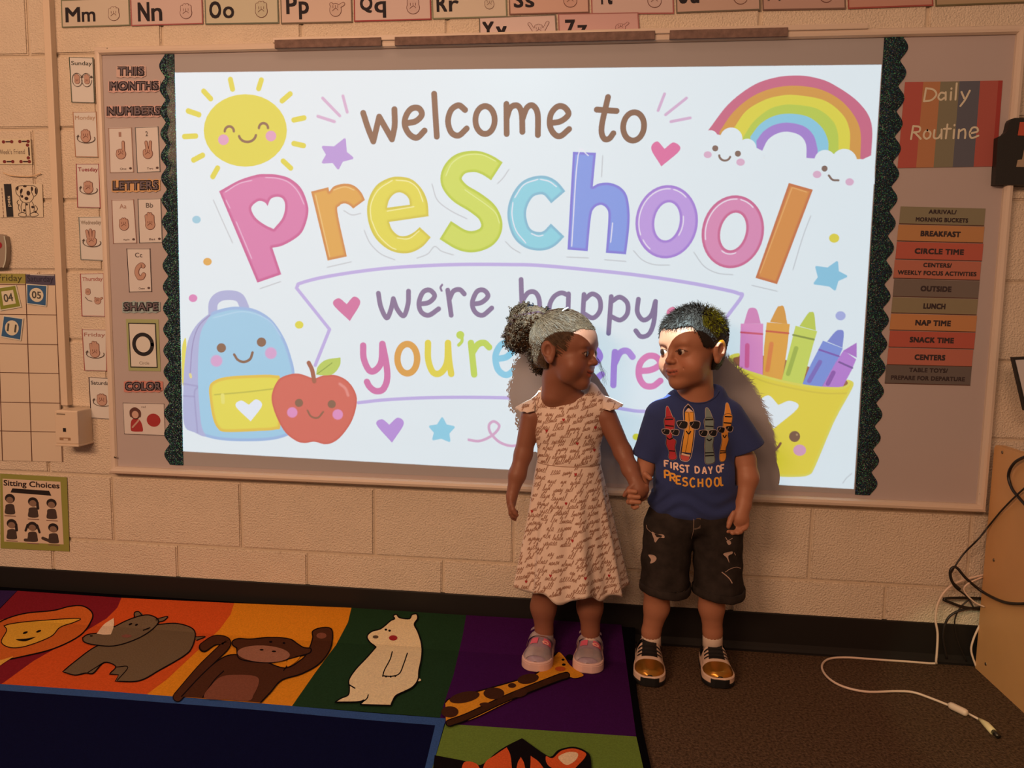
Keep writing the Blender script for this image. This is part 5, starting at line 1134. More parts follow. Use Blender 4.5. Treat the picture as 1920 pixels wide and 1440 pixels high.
def build_head(S, H, cheek=0.0, wide=0.0, mouth=0.0, mw=1.0, th=1.0):
    k = H.sc; e = lambda c, r, kk=0.01, op='add': S.ell(H.w(*c), np.array(r)*k, kk, H.M(), op)
    cn = lambda a, b, ra, rb, kk=0.006, op='add': S.cone(H.w(*a), H.w(*b), ra*k, rb*k, kk, op)
    e((0, -0.012, 0.030), (0.070+wide, 0.083, 0.071)); e((0, 0.032, 0.024), (0.058+wide, 0.049, 0.054), 0.02)
    e((0, 0.020, -0.030), (0.055+wide, 0.053, 0.055), 0.02)
    for s_ in (-1, 1):
        e((s_*0.030, 0.044, -0.036), (0.028+cheek, 0.026, 0.026+cheek), 0.016)
        e((s_*0.021, 0.065, 0.020), (0.022, 0.010, 0.009), 0.012)
    e((0, 0.060, -0.076), (0.016, 0.013, 0.012), 0.014)
    for s_ in (-1, 1): cn((s_*0.032, 0.028, -0.062), (0, 0.052, -0.076), 0.018, 0.014, 0.02)
    e((0, 0.066, -0.048), (0.024, 0.014, 0.018), 0.012)
    for s_ in (-1, 1): e((s_*0.028, 0.084, 0.000), (0.017, 0.014, 0.010), 0.010, 'sub')
    cn((0, 0.073, 0.006), (0, 0.0845, -0.022), 0.0060, 0.0070, 0.010); e((0, 0.0855, -0.0235), (0.0085, 0.0078, 0.0070), 0.006)
    for s_ in (-1, 1):
        e((s_*0.0095, 0.0785, -0.0260), (0.0060, 0.008, 0.0056), 0.004); e((s_*0.0050, 0.0880, -0.0305), (0.0028, 0.004, 0.0020), 0.002, 'sub')
    for s_ in (-1, 1):
        S.ell(H.w(s_*0.0275, 0.0592, -0.001), np.array([0.0172, 0.0168, 0.0155])*k, 0.005, H.M())
        S.ell(H.w(s_*0.0275, 0.0790, -0.0022), np.array([0.0136, 0.010, 0.0047])*k, 0.0015, H.M(), 'sub')
    yc = 0.072-0.004*(mw-1)/0.3
    P = [(-0.017*mw, yc, -0.0485+mouth), (-0.008*mw, 0.0785, -0.0472), (0, 0.0798, -0.0478), (0.008*mw, 0.0785, -0.0472), (0.017*mw, yc, -0.0485+mouth)]
    r5 = [v*th for v in (0.002, 0.0040, 0.0042, 0.0040, 0.002)]
    for i in range(4): cn(P[i], P[i+1], r5[i], r5[i+1], 0.004)
    P = [(-0.015*mw, yc, -0.0525+mouth), (-0.006*mw, 0.0765, -0.0568), (0.006*mw, 0.0765, -0.0568), (0.015*mw, yc, -0.0525+mouth)]
    r4 = [v*th for v in (0.002, 0.0046, 0.0046, 0.002)]
    for i in range(3): cn(P[i], P[i+1], r4[i], r4[i+1], 0.004)
    for s_ in (-1, 1): cn((s_*0.018*mw, 0.0775, -0.0508+mouth), (0, 0.0860, -0.0518), 0.0018, 0.0028, 0.002, 'sub')
    for s_ in (-1, 1): e((s_*0.024*mw, 0.062, -0.046+mouth), (0.004, 0.006, 0.006), 0.006, 'sub') if mw > 1 else None
    for s_ in (-1, 1):
        x = s_*(0.0695+wide)
        e((x, -0.010, -0.006), (0.0085, 0.017, 0.026), 0.006); e((x+s_*0.007, -0.016, 0.002), (0.0055, 0.015, 0.021), 0.004)
        e((x+s_*0.011, -0.010, -0.002), (0.007, 0.0090, 0.014), 0.004, 'sub'); e((x+s_*0.002, -0.005, -0.027), (0.006, 0.008, 0.008), 0.006)
    cn((0, -0.016, -0.050), (0, -0.020, -0.120), 0.036, 0.034, 0.02)
def face_color(H, V, base, lip, blush=None):
    L_ = H.loc(V); col = np.tile(np.array(base), (len(V), 1)); x, y, z = L_[:, 0], L_[:, 1], L_[:, 2]
    near = (y > 0.03) & (z < 0.05) & (z > -0.09)
    g = lambda cx, cy, cz, sx, sy, sz: np.exp(-(((x-cx)/sx)**2+((y-cy)/sy)**2+((z-cz)/sz)**2))
    def mix(w, c): nonlocal col; w = np.clip(w*near, 0, 1)[:, None]; col = col*(1-w)+np.array(c)*w
    mix((np.abs(x) < 0.021)*np.clip(1.6-np.abs((z+0.0515-6*x*x)/0.0068)**2, 0, 1)*(y > 0.070)*np.clip((0.0215-np.abs(x))/0.004, 0, 1), lip)
    for s_ in (-1, 1):
        mix(0.35*g(s_*0.034, 0.06, -0.03, 0.018, 0.03, 0.014), blush if blush is not None else lip)
    mix(0.3*g(0, 0.09, -0.028, 0.01, 0.012, 0.008), lip)
    mix((np.abs(x) < 0.019)*(np.abs(z+0.0518-10*x*x) < 0.0018)*(y > 0.07)*1.0, np.array(lip)*0.3)
    for s_ in (-1, 1):      # lash lines
        q = ((x-s_*0.0275)/0.0142)**2+((z+0.0022)/0.0058)**2; mix((q < 1.25)*(q > 0.5)*(z > -0.002)*(y > 0.055)*0.85, np.array(base)*0.12); mix((q < 1.15)*(q > 0.55)*(z <= -0.002)*(y > 0.055)*0.4, np.array(base)*0.3)
    return col
def eyes(H, root, look=(0, 0)):
    k = H.sc; Mw = mat('eye_white', (190, 172, 160), 0.15, spec=0.6) if 'eye_white' not in bpy.data.materials else bpy.data.materials['eye_white']
    Mi = bpy.data.materials.get('iris_brown') or mat('iris_brown', (44, 26, 18), 0.1, spec=0.8)
    for s_ in (-1, 1):
        c = H.w(s_*0.0275, 0.0610, -0.0020); r = 0.0144*k; bm = bmesh.new(); bmesh.ops.create_uvsphere(bm, u_segments=24, v_segments=16, radius=r)
        for v in bm.verts: v.co = Vector(c)+v.co
        o = bm_obj('eye', bm, Mw, smooth=True); adopt(o, root)
        d = H.R@np.array([look[0], 1.0, look[1]]); d /= np.linalg.norm(d)
        bm = bmesh.new(); bmesh.ops.create_uvsphere(bm, u_segments=20, v_segments=10, radius=0.0080*k)
        q = Vector(d).to_track_quat('Z', 'Y')
        for v in bm.verts: v.co = Vector(c+d*(r*0.93))+q@Vector((v.co.x, v.co.y, v.co.z*0.28))
        p = bm_obj('iris', bm, Mi, smooth=True); p.parent = o; p.matrix_parent_inverse = Matrix()
        o.data.update()
def brows(H, root, m, y0=0.0, thick=1.0):
    for s_ in (-1, 1):
        V = []; Fc = []
        for i in range(46):
            t = i/45; x = s_*(0.013+0.030*t); z = 0.0165+0.0045*math.sin(t*2.6)-0.003*t+y0; y = 0.0790-0.020*t**1.6
            for j in range(3):
                a = H.w(x, y-0.0015, z+(j-1)*0.0013*thick); b = H.w(x+s_*0.005, y-0.0025-0.003*t, z+(j-1)*0.0006+0.0022); n_ = H.R@np.array([0, 1, 0])*0.0011
                w_ = H.R@np.array([0, 0, 1])*0.00045; q = len(V); V += [a-w_+n_, a+w_+n_, b+n_*0.7]; Fc.append((q, q+1, q+2))
        adopt(mesh('eyebrow', V, Fc, m), root)
def fingers(S, palm, dirs, lens, r, curl, k=0.0035):
    """chains starting inside the palm: dirs = start offsets & directions"""
    for (st, d, n_), L_, c_ in zip(dirs, lens, curl):
        d = np.array(d, float); d /= np.linalg.norm(d); n_ = np.array(n_, float); n_ = n_-(n_@d)*d; n_ /= np.linalg.norm(n_)
        P = [np.array(st, float)]; a = 0
        for j, f in enumerate((0.45, 0.3, 0.25)):
            a += c_*(0.5 if j == 0 else 1.0); P.append(P[-1]+L_*f*(d*math.cos(a)+n_*math.sin(a)))
        S.chain(P, [r*1.05, r, r*0.93, r*0.82], k)
SKB = s2l((166, 113, 88)); SKG = s2l((138, 90, 71))
M_skin_b = mat('skin_boy', (172, 112, 82), 0.48, attr='Col', sss=0.06, spec=0.35, bump=0.00015, bscale=500)
M_skin_g = mat('skin_girl', (148, 90, 66), 0.48, attr='Col', sss=0.06, spec=0.35, bump=0.00015, bscale=500)
YK = -0.135
def J(px, py, y=YK): return np.array(at(px, py, y))
# ------------------------------------------------------------------ GIRL
girl = root_at('person', (J(1066, 1250)[0], -0.15, RZ), 'small child in a cream printed dress with a curly side puff, holding hands', 'person')
Hg = Head(J(1060, 657, -0.150), math.radians(66), math.radians(-3), math.radians(-3), 0.98)
S = SDF((J(925, 700)[0], -0.27, -0.002), (J(1232, 700)[0], -0.03, J(1060, 560)[2]), 0.0022)
build_head(S, Hg, 0.004, 0.0, 0.0030, 1.08, 0.95)
nb = J(1066, 752, -0.125)
S.cone(Hg.w(0, -0.014, -0.07), nb, 0.033, 0.037, 0.02)
S.ell(J(1066, 812, -0.128), (0.084, 0.055, 0.085), 0.02); S.ell(J(1067, 868, -0.13), (0.078, 0.056, 0.06), 0.02); S.ell(J(1068, 915, -0.13), (0.088, 0.06, 0.07), 0.02)
S.cone(J(1006, 776, -0.125), J(1128, 774, -0.125), 0.029, 0.029, 0.02); S.cone(nb, J(1030, 762, -0.120), 0.028, 0.026, 0.02); S.cone(nb, J(1104, 760, -0.120), 0.028, 0.026, 0.02)
# arms
al = [J(996, 782, -0.13), J(981, 852, -0.135), J(970, 890, -0.15), J(960, 928, -0.165)]; S.chain(al, [0.0275, 0.0225, 0.0215, 0.0150], 0.012)
ar = [J(1138, 784, -0.13), J(1168, 848, -0.145), J(1182, 880, -0.175), J(1190, 898, -0.195)]; S.chain(ar, [0.0275, 0.0225, 0.0205, 0.0165], 0.012)
# legs
for hx, kx, ax_ in ((1040, 1024, 1020), (1096, 1106, 1107)):
    S.chain([J(hx, 925, -0.13), J(kx, 1075, -0.135), J(kx, 1100, -0.135), J(ax_-1, 1138, -0.128), J(ax_, 1182, -0.125), J(ax_, 1215, -0.12)], [0.050, 0.0350, 0.0335, 0.0335, 0.0225, 0.0225], 0.012)
    S.cone(J(ax_, 1222, -0.12), J(ax_-3, 1238, -0.19), 0.022, 0.016, 0.01)
# free hand, relaxed
hw = al[-1]; hp = J(958, 950, -0.172); S.ell((hw+hp)/2, (0.013, 0.019, 0.024), 0.008)
dn = np.array([0, -0.15, -1.0]); cu = np.array([0.9, 0.4, 0])
fingers(S, hp, [(hp+np.array([0.000, -0.014, 0.002]), dn, cu), (hp+np.array([-0.002, -0.005, -0.002]), dn, cu), (hp+np.array([-0.002, 0.004, -0.001]), dn, cu), (hp+np.array([0.0, 0.012, 0.003]), dn, cu)], [0.032, 0.035, 0.033, 0.027], 0.0054, [0.40, 0.36, 0.42, 0.5])
fingers(S, hp, [(hp+np.array([0.004, -0.018, 0.010]), (0.25, -0.35, -1), (0.8, 0.5, 0))], [0.030], 0.0058, [0.25])
# hand that holds the boy's: back of the hand faces us
gw = ar[-1]; gp = J(1197, 918, -0.208); S.ell(gp, (0.022, 0.013, 0.024), 0.010); S.cone(gw, gp, 0.0165, 0.014, 0.01)
fingers(S, gp, [(J(1188, 908, -0.212), J(1166, 931, -0.222)-J(1188, 908, -0.212), (0, 0.5, -1))], [0.036], 0.0062, [0.10])
for sx, sy, ex, ey, L_ in ((1205, 925, 1206, 950, .034), (1211, 920, 1212, 946, .032), (1215, 915, 1217, 938, .028)):
    fingers(S, gp, [(J(sx-3, sy-4, -0.209), J(ex, ey, -0.206)-J(sx-3, sy-4, -0.209), (-0.3, 1, 0))], [L_], 0.0058, [0.5])
V, Q = S.mesh(2); gb = skin_obj('body', V, Q, M_skin_g, None, face_color(Hg, V, SKG, s2l((146, 76, 62)), s2l((156, 82, 60)))); adopt(gb, girl)
eyes(Hg, girl, (0.05, -0.05))
M_hairg = mat('hair_brown_curly', (78, 60, 44), 0.6, spec=0.25, var=0.35, vscale=90); M_hairb = mat('hair_black', (36, 29, 25), 0.55, spec=0.28, var=0.25, vscale=120)
brows(Hg, girl, M_hairg)
def strands(name, roots, root, m, width=0.0006):
    """thin tapering hair ribbons; each entry is a list of points"""
    V = []; Fc = []
    for P in roots:
        P = [np.array(p) for p in P]; n = len(P); b = len(V)
        side = np.cross(P[-1]-P[0], CAMP-P[0]); side = side/(np.linalg.norm(side)+1e-9)
        sd2 = rng.normal(size=3); sd2 /= np.linalg.norm(sd2); side = side*0.8+sd2*0.5; side /= np.linalg.norm(side)
        for i, p in enumerate(P):
            w_ = width*(1-0.75*(i/(n-1))**2); V += [p-side*w_, p+side*w_]
        Fc += [(b+2*i, b+2*i+1, b+2*i+3, b+2*i+2) for i in range(n-1)]
    o = mesh(name, V, Fc, m); o['kind'] = 'stuff'; adopt(o, root); return o
def scalp(H, infl, cut, vox=0.002, wide=0.0, k=1.0):
    S2 = SDF(H.c-0.125, H.c+0.125, vox); kk = H.sc
    S2.ell(H.w(0, -0.012, 0.030), np.array([0.070+wide+infl, 0.083+infl, 0.071+infl])*kk, 0.01, H.M()); S2.ell(H.w(0, 0.030, 0.020), np.array([0.058+wide+infl, 0.048+infl, 0.052+infl])*kk, 0.02, H.M())
    S2.ell(H.w(0, -0.030, -0.020), np.array([0.056+infl, 0.050+infl, 0.050])*kk, 0.02, H.M())
    X, Y, Z_ = S2.grid(); P = np.stack(np.broadcast_arrays(X, Y, Z_), -1)-H.c; L_ = P@H.R/kk
    d = cut(L_[..., 0], L_[..., 1], L_[..., 2]).astype(np.float32)     # positive = remove
    S2.F = np.maximum(S2.F, d*kk); return S2.mesh(1)
# hair cap pulled back, hairline over forehead and round the ear
def cutg(x, y, z):
    t = np.clip((y-0.005)/0.055, 0, 1); hl = 0.014+0.044*t*t*(3-2*t)
    return np.where(y > -0.022, hl-z, -0.050-z)*0.7
V, Q = scalp(Hg, 0.0035, cutg); L_ = Hg.loc(V)
gc = skin_obj('hair_cap', V, Q, M_hairg); adopt(gc, girl)
# combed strands over the cap, running back to the tie
tie = Hg.w(-0.020, -0.075, 0.080)
sel = rng.choice(len(V), 5200); R_ = []
for i in sel:
    p = V[i]; d = tie-p; L0 = np.linalg.norm(d)
    if L0 < 0.01: continue
    stp = min(0.040, L0*0.7)*rng.uniform(0.5, 1.0); P = []
    for j in range(5):
        q = p+d/L0*stp*j/4; l = Hg.loc(q[None])[0]; c0 = np.array([0, -0.012, 0.030]); e_ = (l-c0)/np.array([0.0745, 0.0875, 0.0755]); n_ = np.linalg.norm(e_)
        if l[1] < 0.04 and n_ < 1.0: l = c0+(l-c0)/n_
        P.append(Hg.w(*l)+(Hg.R@((l-c0)/np.linalg.norm(l-c0)))*(0.0012+0.001*rng.random())+rng.normal(size=3)*0.0005)
    R_.append(P)
strands('combed_hair', R_, girl, M_hairg, 0.0005)
# curly puff: one soft core with many ringlets
pc = J(987, 604, -0.115); core = SDF(pc-0.10, pc+0.10, 0.003)
core.ell(pc, (0.044, 0.040, 0.044), 0.02); core.ell(J(972, 632, -0.11), (0.034, 0.034, 0.036), 0.02); core.ell(J(1012, 640, -0.11), (0.032, 0.034, 0.045), 0.02); core.cone(pc, tie, 0.03, 0.025, 0.02)
V, Q = core.mesh(1); V = V+rng.normal(size=V.shape)*0.0012; adopt(skin_obj('puff_core', V, Q, M_hairg), girl)
def ringlets(cs, n, m, root, name, seed=3):
    V = []; Fc = []; r_ = np.random.default_rng(seed)
    for _ in range(n):
        c, rad = cs[r_.integers(len(cs))]; d = r_.normal(size=3); d /= np.linalg.norm(d)
        p0 = np.array(c)+d*np.array(rad)*r_.uniform(0.72, 1.02); ax_ = d+r_.normal(size=3)*0.55+np.array([0, 0, -0.25]); ax_ /= np.linalg.norm(ax_)
        a = np.cross(ax_, r_.normal(size=3)); a /= np.linalg.norm(a); b = np.cross(ax_, a); R0 = r_.uniform(0.0028, 0.0055); turns = r_.uniform(1.4, 2.8); L0 = r_.uniform(0.008, 0.016); N_ = 13; ph = r_.uniform(0, 6.28)
        pts = [p0+ax_*L0*t+(a*math.cos(ph+turns*6.283*t)+b*math.sin(ph+turns*6.283*t))*R0*(1-0.4*t) for t in np.linspace(0, 1, N_)]
        q0 = len(V); w_ = r_.uniform(0.0006, 0.0012)
        for i, p in enumerate(pts):
            t_ = pts[min(i+1, N_-1)]-pts[max(i-1, 0)]; u_ = np.cross(t_, ax_); u_ /= np.linalg.norm(u_)+1e-9; v_ = np.cross(t_, u_); v_ /= np.linalg.norm(v_)+1e-9
            V += [p+u_*w_, p-u_*w_*0.5+v_*w_*0.87, p-u_*w_*0.5-v_*w_*0.87]
        for i in range(N_-1):
            for j in range(3): Fc.append((q0+3*i+j, q0+3*i+(j+1) % 3, q0+3*i+3+(j+1) % 3, q0+3*i+3+j))
    o = mesh(name, V, Fc, m, smooth=True); o['kind'] = 'stuff'; adopt(o, root); return o
ringlets([(pc, (0.046, 0.042, 0.046)), (pc, (0.046, 0.042, 0.046)), (J(972, 632, -0.11), (0.036, 0.036, 0.038)), (J(1008, 648, -0.11), (0.026, 0.034, 0.045)), (J(1013, 680, -0.105), (0.016, 0.02, 0.024)), (J(1018, 600, -0.12), (0.024, 0.03, 0.026))], 2300, M_hairg, girl, 'curly_puff')
# wispy lock hanging at the far side of the face
P = [[J(1112+rng.normal()*2, 662, -0.10)+rng.normal(size=3)*0.002, J(1124+rng.normal()*2, 680, -0.10), J(1132+rng.normal()*3, 700, -0.10), J(1134+rng.normal()*3, 722+rng.normal()*4, -0.10)] for _ in range(16)]
strands('loose_lock', P, girl, M_hairg, 0.00028)
tb = bmesh.new(); bmesh.ops.create_uvsphere(tb, u_segments=14, v_segments=8, radius=1.0); c = J(1060, 580, -0.172)
for v in tb.verts: v.co = Vector((c[0]+v.co.x*0.0085+v.co.z*0.002, c[1]+v.co.y*0.006, c[2]+v.co.z*0.0042+v.co.x*0.004))
adopt(bm_obj('hair_tie', tb, mat('hair_tie_white', (220, 224, 232), 0.4), smooth=True), girl)
# ---- dress
M_dress = mat('dress_cotton', (226, 206, 194), 0.85, bump=0.0004, bscale=700, spec=0.15, sheen=0.15)
D_ = SDF((J(945, 700)[0], -0.24, J(1060, 900)[2]), (J(1190, 700)[0], -0.03, J(1060, 705)[2]), 0.0022)
D_.ell(J(1066, 806, -0.128), (0.090, 0.0615, 0.090), 0.02); D_.ell(J(1067, 858, -0.13), (0.083, 0.0615, 0.06), 0.02)
D_.cone(J(1012, 766, -0.122), J(1122, 764, -0.122), 0.034, 0.034, 0.02); D_.cone(J(1033, 741, -0.118), J(1100, 739, -0.118), 0.034, 0.034, 0.02)
# cap sleeves flare out over the shoulders
D_.plane(J(1067, 866, -0.13), (0, 0, -1), 0.001)
nl = J(1066, 722, -0.150); D_.ell(nl, (0.055, 0.060, 0.038), 0.003, None, 'sub'); D_.ell(J(1066, 712, -0.12), (0.047, 0.062, 0.045), 0.003, None, 'sub')
V, Q = D_.mesh(2); bod = skin_obj('bodice', V, Q, M_dress)
# cap sleeves: flat wings that spring from the armholes
def wing(sx, cpx, cpy, ln, drop):
    A = J(cpx, cpy, -0.127); V = []; Fc = []; nu, nv = 26, 10
    for lay in (0, 1):
        for i in range(nu+1):
            f = math.radians(-82+164*i/nu)
            for j in range(nv+1):
                v = j/nv; L0 = ln*(0.12+0.88*max(0, math.cos(f))**0.7); R0 = 0.0345+0.006*v+(0.0014 if lay == 0 else 0)
                V.append((A[0]+sx*(L0*v), A[1]+R0*1.02*math.sin(f), A[2]+R0*math.cos(f)-drop*v**1.2*max(0, math.cos(f))+(0.0015*math.sin(i*1.3)*v)))
    m_ = (nu+1)*(nv+1)
    for i in range(nu):
        for j in range(nv):
            q = i*(nv+1)+j; f_ = (q, q+1, q+nv+2, q+nv+1); Fc.append(f_ if sx < 0 else f_[::-1]); g_ = tuple(m_+k for k in f_); Fc.append(g_[::-1] if sx < 0 else g_)
        q = i*(nv+1)+nv; Fc.append((q, q+nv+1, m_+q+nv+1, m_+q))
    return mesh('cap_sleeve', V, Fc, M_dress, smooth=True)
wl = wing(-1, 1004, 771, 0.054, 0.034); wr = wing(1, 1130, 767, 0.052, 0.028)
# skirt: a cone of folds, open below
nr, na = 44, 220; V = []; Fc = []
wz = J(1067, 862, -0.13); 
for i in range(nr+1):
    t = i/nr; py = 862+t*(1098-862); c = J(1066+2*t, py, -0.13); rx = 0.081+0.058*t**0.9; ry = 0.0600+0.050*t**0.85
    for j in range(na):
        a = 2*math.pi*j/na; fold = (0.5*math.sin(9*a+0.6+0.5*math.sin(2*a))+0.32*math.sin(14*a+1.3)+0.2*math.sin(5*a+2.2))*0.021*t**1.25
        hem = (0.010*math.sin(9*a+0.6+0.5*math.sin(2*a)+0.3)+0.006*math.sin(5*a+1))*t**3
        r1 = 1+fold/rx; z = c[2]+hem-0.004*math.sin(a)*t
        V.append((c[0]+rx*math.cos(a)*r1, min(c[1]+ry*math.sin(a)*(1+fold/ry), -0.022), z))
for i in range(nr):
    for j in range(na): Fc.append((i*na+j, (i+1)*na+j, (i+1)*na+(j+1) % na, i*na+(j+1) % na))
# inner layer gives the cloth a thickness
n0 = len(V); V += [((v[0]-wz[0])*0.985+wz[0], (v[1]-wz[1])*0.975+wz[1], v[2]+0.0005) for v in V]; Fc += [(n0+f[3], n0+f[2], n0+f[1], n0+f[0]) for f in Fc]
for j in range(na): a = nr*na+j; b = nr*na+(j+1) % na; Fc.append((a, a+n0, b+n0, b))
skirt = mesh('skirt', V, Fc, M_dress, smooth=True)
# waist seam
dr = empty('dress', tuple(J(1067, 862, -0.13))); adopt(dr, girl)
dr.matrix_parent_inverse = Matrix.Translation(-girl.location)
# ---- handwriting print on the dress, laid on the cloth from the front
bv = bvh_of([bod, skirt, wl, wr])
def onto(bvx, x, z, lift, y0=-0.6):
    h = bvx.ray_cast(Vector((x, y0, z)), Vector((0, 1, 0)))
    if h[0] is None: return None
    n = h[1] if h[1].y < 0 else -h[1]
    return np.array(h[0]+n*lift)
def drape(name, strokes, m, bvx, lift=0.0006, w=0.0011, ywmax=None):
    V = []; Fc = []
    for P, ww in strokes:
        n = len(P); row = []
        for i in range(n):
            t = np.array(P[min(i+1, n-1)])-np.array(P[max(i-1, 0)]); L0 = np.linalg.norm(t)
            if L0 < 1e-9: row.append(None); continue
            q = np.array([-t[1], t[0]])/L0*ww/2; a = onto(bvx, P[i][0]+q[0], P[i][1]+q[1], lift); b = onto(bvx, P[i][0]-q[0], P[i][1]-q[1], lift)
            if a is None or b is None or np.linalg.norm(a-b) > ww*4 or (ywmax and a[1] > ywmax): row.append(None); continue
            row.append((len(V), len(V)+1)); V += [a, b]
        for i in range(n-1):
            if row[i] and row[i+1] and np.linalg.norm(np.array(V[row[i][0]])-np.array(V[row[i+1][0]])) < 0.012: Fc.append((row[i][0], row[i][1], row[i+1][1], row[i+1][0]))
    return mesh(name, V, Fc, m)
r9 = random.Random(11); strokes = []; hearts = []
p00 = J(940, 740); p11 = J(1200, 1108); z = p00[2]; row = 0
while z > p11[2]:
    x = p00[0]+r9.uniform(-0.01, 0.01)
    while x < p11[0]:
        hgt = r9.uniform(0.0075, 0.0115); nlet = r9.randint(3, 7); z += r9.uniform(-0.0018, 0.0018); P = []; cx_ = x; ang = r9.uniform(0.05, 0.3); sl = 0.35; lw = hgt*0.55
        for L_ in range(nlet):
            kd = r9.choice('eelahpoyuyrn'); tall = {'l': 1.9, 'h': 1.8, 'p': 0.0, 'y': 0.0}.get(kd, 1.0)
            if kd in 'elh': pts = [(0, 0), (.5, .35*tall), (.7, .9*tall), (.45, 1.0*tall), (.3, .6*tall), (.4, .1), (.8, 0)]
            elif kd in 'yp': pts = [(0, .6), (.25, .1), (.55, .2), (.75, .8), (.6, -.5), (.3, -.9), (.15, -.6), (.9, .2)]
            elif kd in 'ao': pts = [(0, .1), (.2, .7), (.6, .8), (.35, .9), (.15, .4), (.35, 0), (.65, .3), (.7, .8), (.75, .1), (1, .1)]
            else: pts = [(0, .1), (.2, .8), (.35, .1), (.55, .8), (.7, .7), (.75, .05), (1, .15)]
            P += [(cx_+q[0]*lw+q[1]*hgt*sl, z+q[1]*hgt+(cx_+q[0]*lw-x)*ang) for q in pts]; cx_ += lw*0.98
        Pc = [tuple(p) for p in catmull(P, False, 3)]; strokes.append((Pc, 0.00095))
        if r9.random() < 0.085: hearts.append((cx_+0.006, z+0.004))
        x = cx_+r9.uniform(0.004, 0.012)
    z -= r9.uniform(0.0165, 0.0195); row += 1
pr_ = drape('script_print', strokes, mat('print_brown', (158, 118, 98), 0.85), bv); pr_['kind'] = 'stuff'
hs = [(J(*q)[0], J(*q)[2]) for q in ((1058, 782), (1027, 803), (1116, 798), (1083, 825), (1114, 840), (1080, 880), (1063, 931), (1000, 951), (1098, 1056), (1141, 1065), (990, 1076), (1075, 995), (1036, 1056))]
V = []; Fc = []
for x, z in hs:
    s_ = 0.0046; out = [(0, .35), (.25, .75), (.65, .8), (.9, .4), (.75, -.1), (.35, -.6), (0, -1.0), (-.35, -.6), (-.75, -.1), (-.9, .4), (-.65, .8), (-.25, .75)]
    q = [onto(bv, x, z, 0.0009)]+[onto(bv, x+a*s_*0.85, z+b*s_, 0.0009) for a, b in out]
    if any(v is None for v in q): continue
    b0 = len(V); V += q; Fc += [(b0, b0+1+i, b0+1+(i+1) % 12) for i in range(12)]
ht = mesh('heart_print', V, Fc, mat('print_red', (170, 40, 44), 0.85)); ht['kind'] = 'stuff'
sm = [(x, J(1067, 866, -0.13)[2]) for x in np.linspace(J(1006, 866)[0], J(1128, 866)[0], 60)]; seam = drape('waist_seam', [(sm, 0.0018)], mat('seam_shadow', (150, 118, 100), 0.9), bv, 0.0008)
for o in (bod, skirt, wl, wr, pr_, ht, seam): o.parent = dr; o.matrix_parent_inverse = Matrix.Translation(-Vector(J(1067, 862, -0.13)))
bod.name = 'bodice'
# ------------------------------------------------------------------ BOY
boy = root_at('person', (J(1300, 1280)[0], -0.15, 0), 'small child in a blue crayon t-shirt and ripped black denim shorts', 'person')
Hb = Head(J(1297, 655, -0.150), math.radians(-47), math.radians(-2), math.radians(3), 1.0)
S = SDF((J(1165, 700)[0], -0.275, -0.002), (J(1445, 700)[0], -0.03, J(1300, 560)[2]), 0.0022)
build_head(S, Hb, 0.005, 0.002, 0.0050, 1.3, 0.85)
nb = J(1303, 738, -0.125); S.cone(Hb.w(0, -0.014, -0.07), nb, 0.035, 0.040, 0.02)
S.ell(J(1302, 812, -0.128), (0.100, 0.060, 0.095), 0.02); S.ell(J(1302, 900, -0.132), (0.095, 0.062, 0.08), 0.02)
S.cone(J(1246, 780, -0.125), J(1356, 780, -0.125), 0.028, 0.028, 0.02); S.cone(nb, J(1262, 762, -0.125), 0.028, 0.026, 0.02); S.cone(nb, J(1342, 762, -0.125), 0.028, 0.026, 0.02)
al = [J(1368, 794, -0.13), J(1396, 862, -0.135), J(1402, 895, -0.15), J(1393, 948, -0.168)]; S.chain(al, [0.027, 0.0265, 0.0260, 0.0185], 0.012)
ar = [J(1236, 794, -0.13), J(1217, 850, -0.130), J(1207, 885, -0.155), J(1203, 908, -0.185)]; S.chain(ar, [0.027, 0.0255, 0.0225, 0.0160], 0.012)
for hx, kx, ax_ in ((1255, 1232, 1221), (1346, 1335, 1336)):
    S.chain([J(hx, 960, -0.13), J(kx, 1100, -0.135), J(kx-1, 1138, -0.128), J(ax_, 1184, -0.125), J(ax_, 1215, -0.12)], [0.052, 0.0340, 0.0320, 0.0230, 0.023], 0.012)
    S.cone(J(ax_, 1235, -0.12), J(ax_+2, 1255, -0.19), 0.022, 0.016, 0.01)
# free hand by the shorts: thumb forward, fingers curled
hw = al[-1]; hp = J(1387, 972, -0.180); S.ell(hp, (0.0225, 0.0135, 0.025), 0.010); S.cone(hw, hp, 0.0185, 0.014, 0.01)
fingers(S, hp, [(J(1375, 962, -0.186), J(1362, 988, -0.196)-J(1375, 962, -0.186), (0.6, -0.2, -0.6))], [0.036], 0.0068, [0.08])
for sx, sy, ex, ey, L_ in ((1378, 982, 1374, 1003, .036), (1386, 984, 1384, 1004, .037), (1394, 984, 1394, 1003, .034), (1400, 980, 1402, 996, .028)):
    fingers(S, hp, [(J(sx, sy-5, -0.180), J(ex, ey, -0.184)-J(sx, sy-5, -0.180), (-0.7, -0.5, 0.1))], [L_], 0.0064, [0.5])
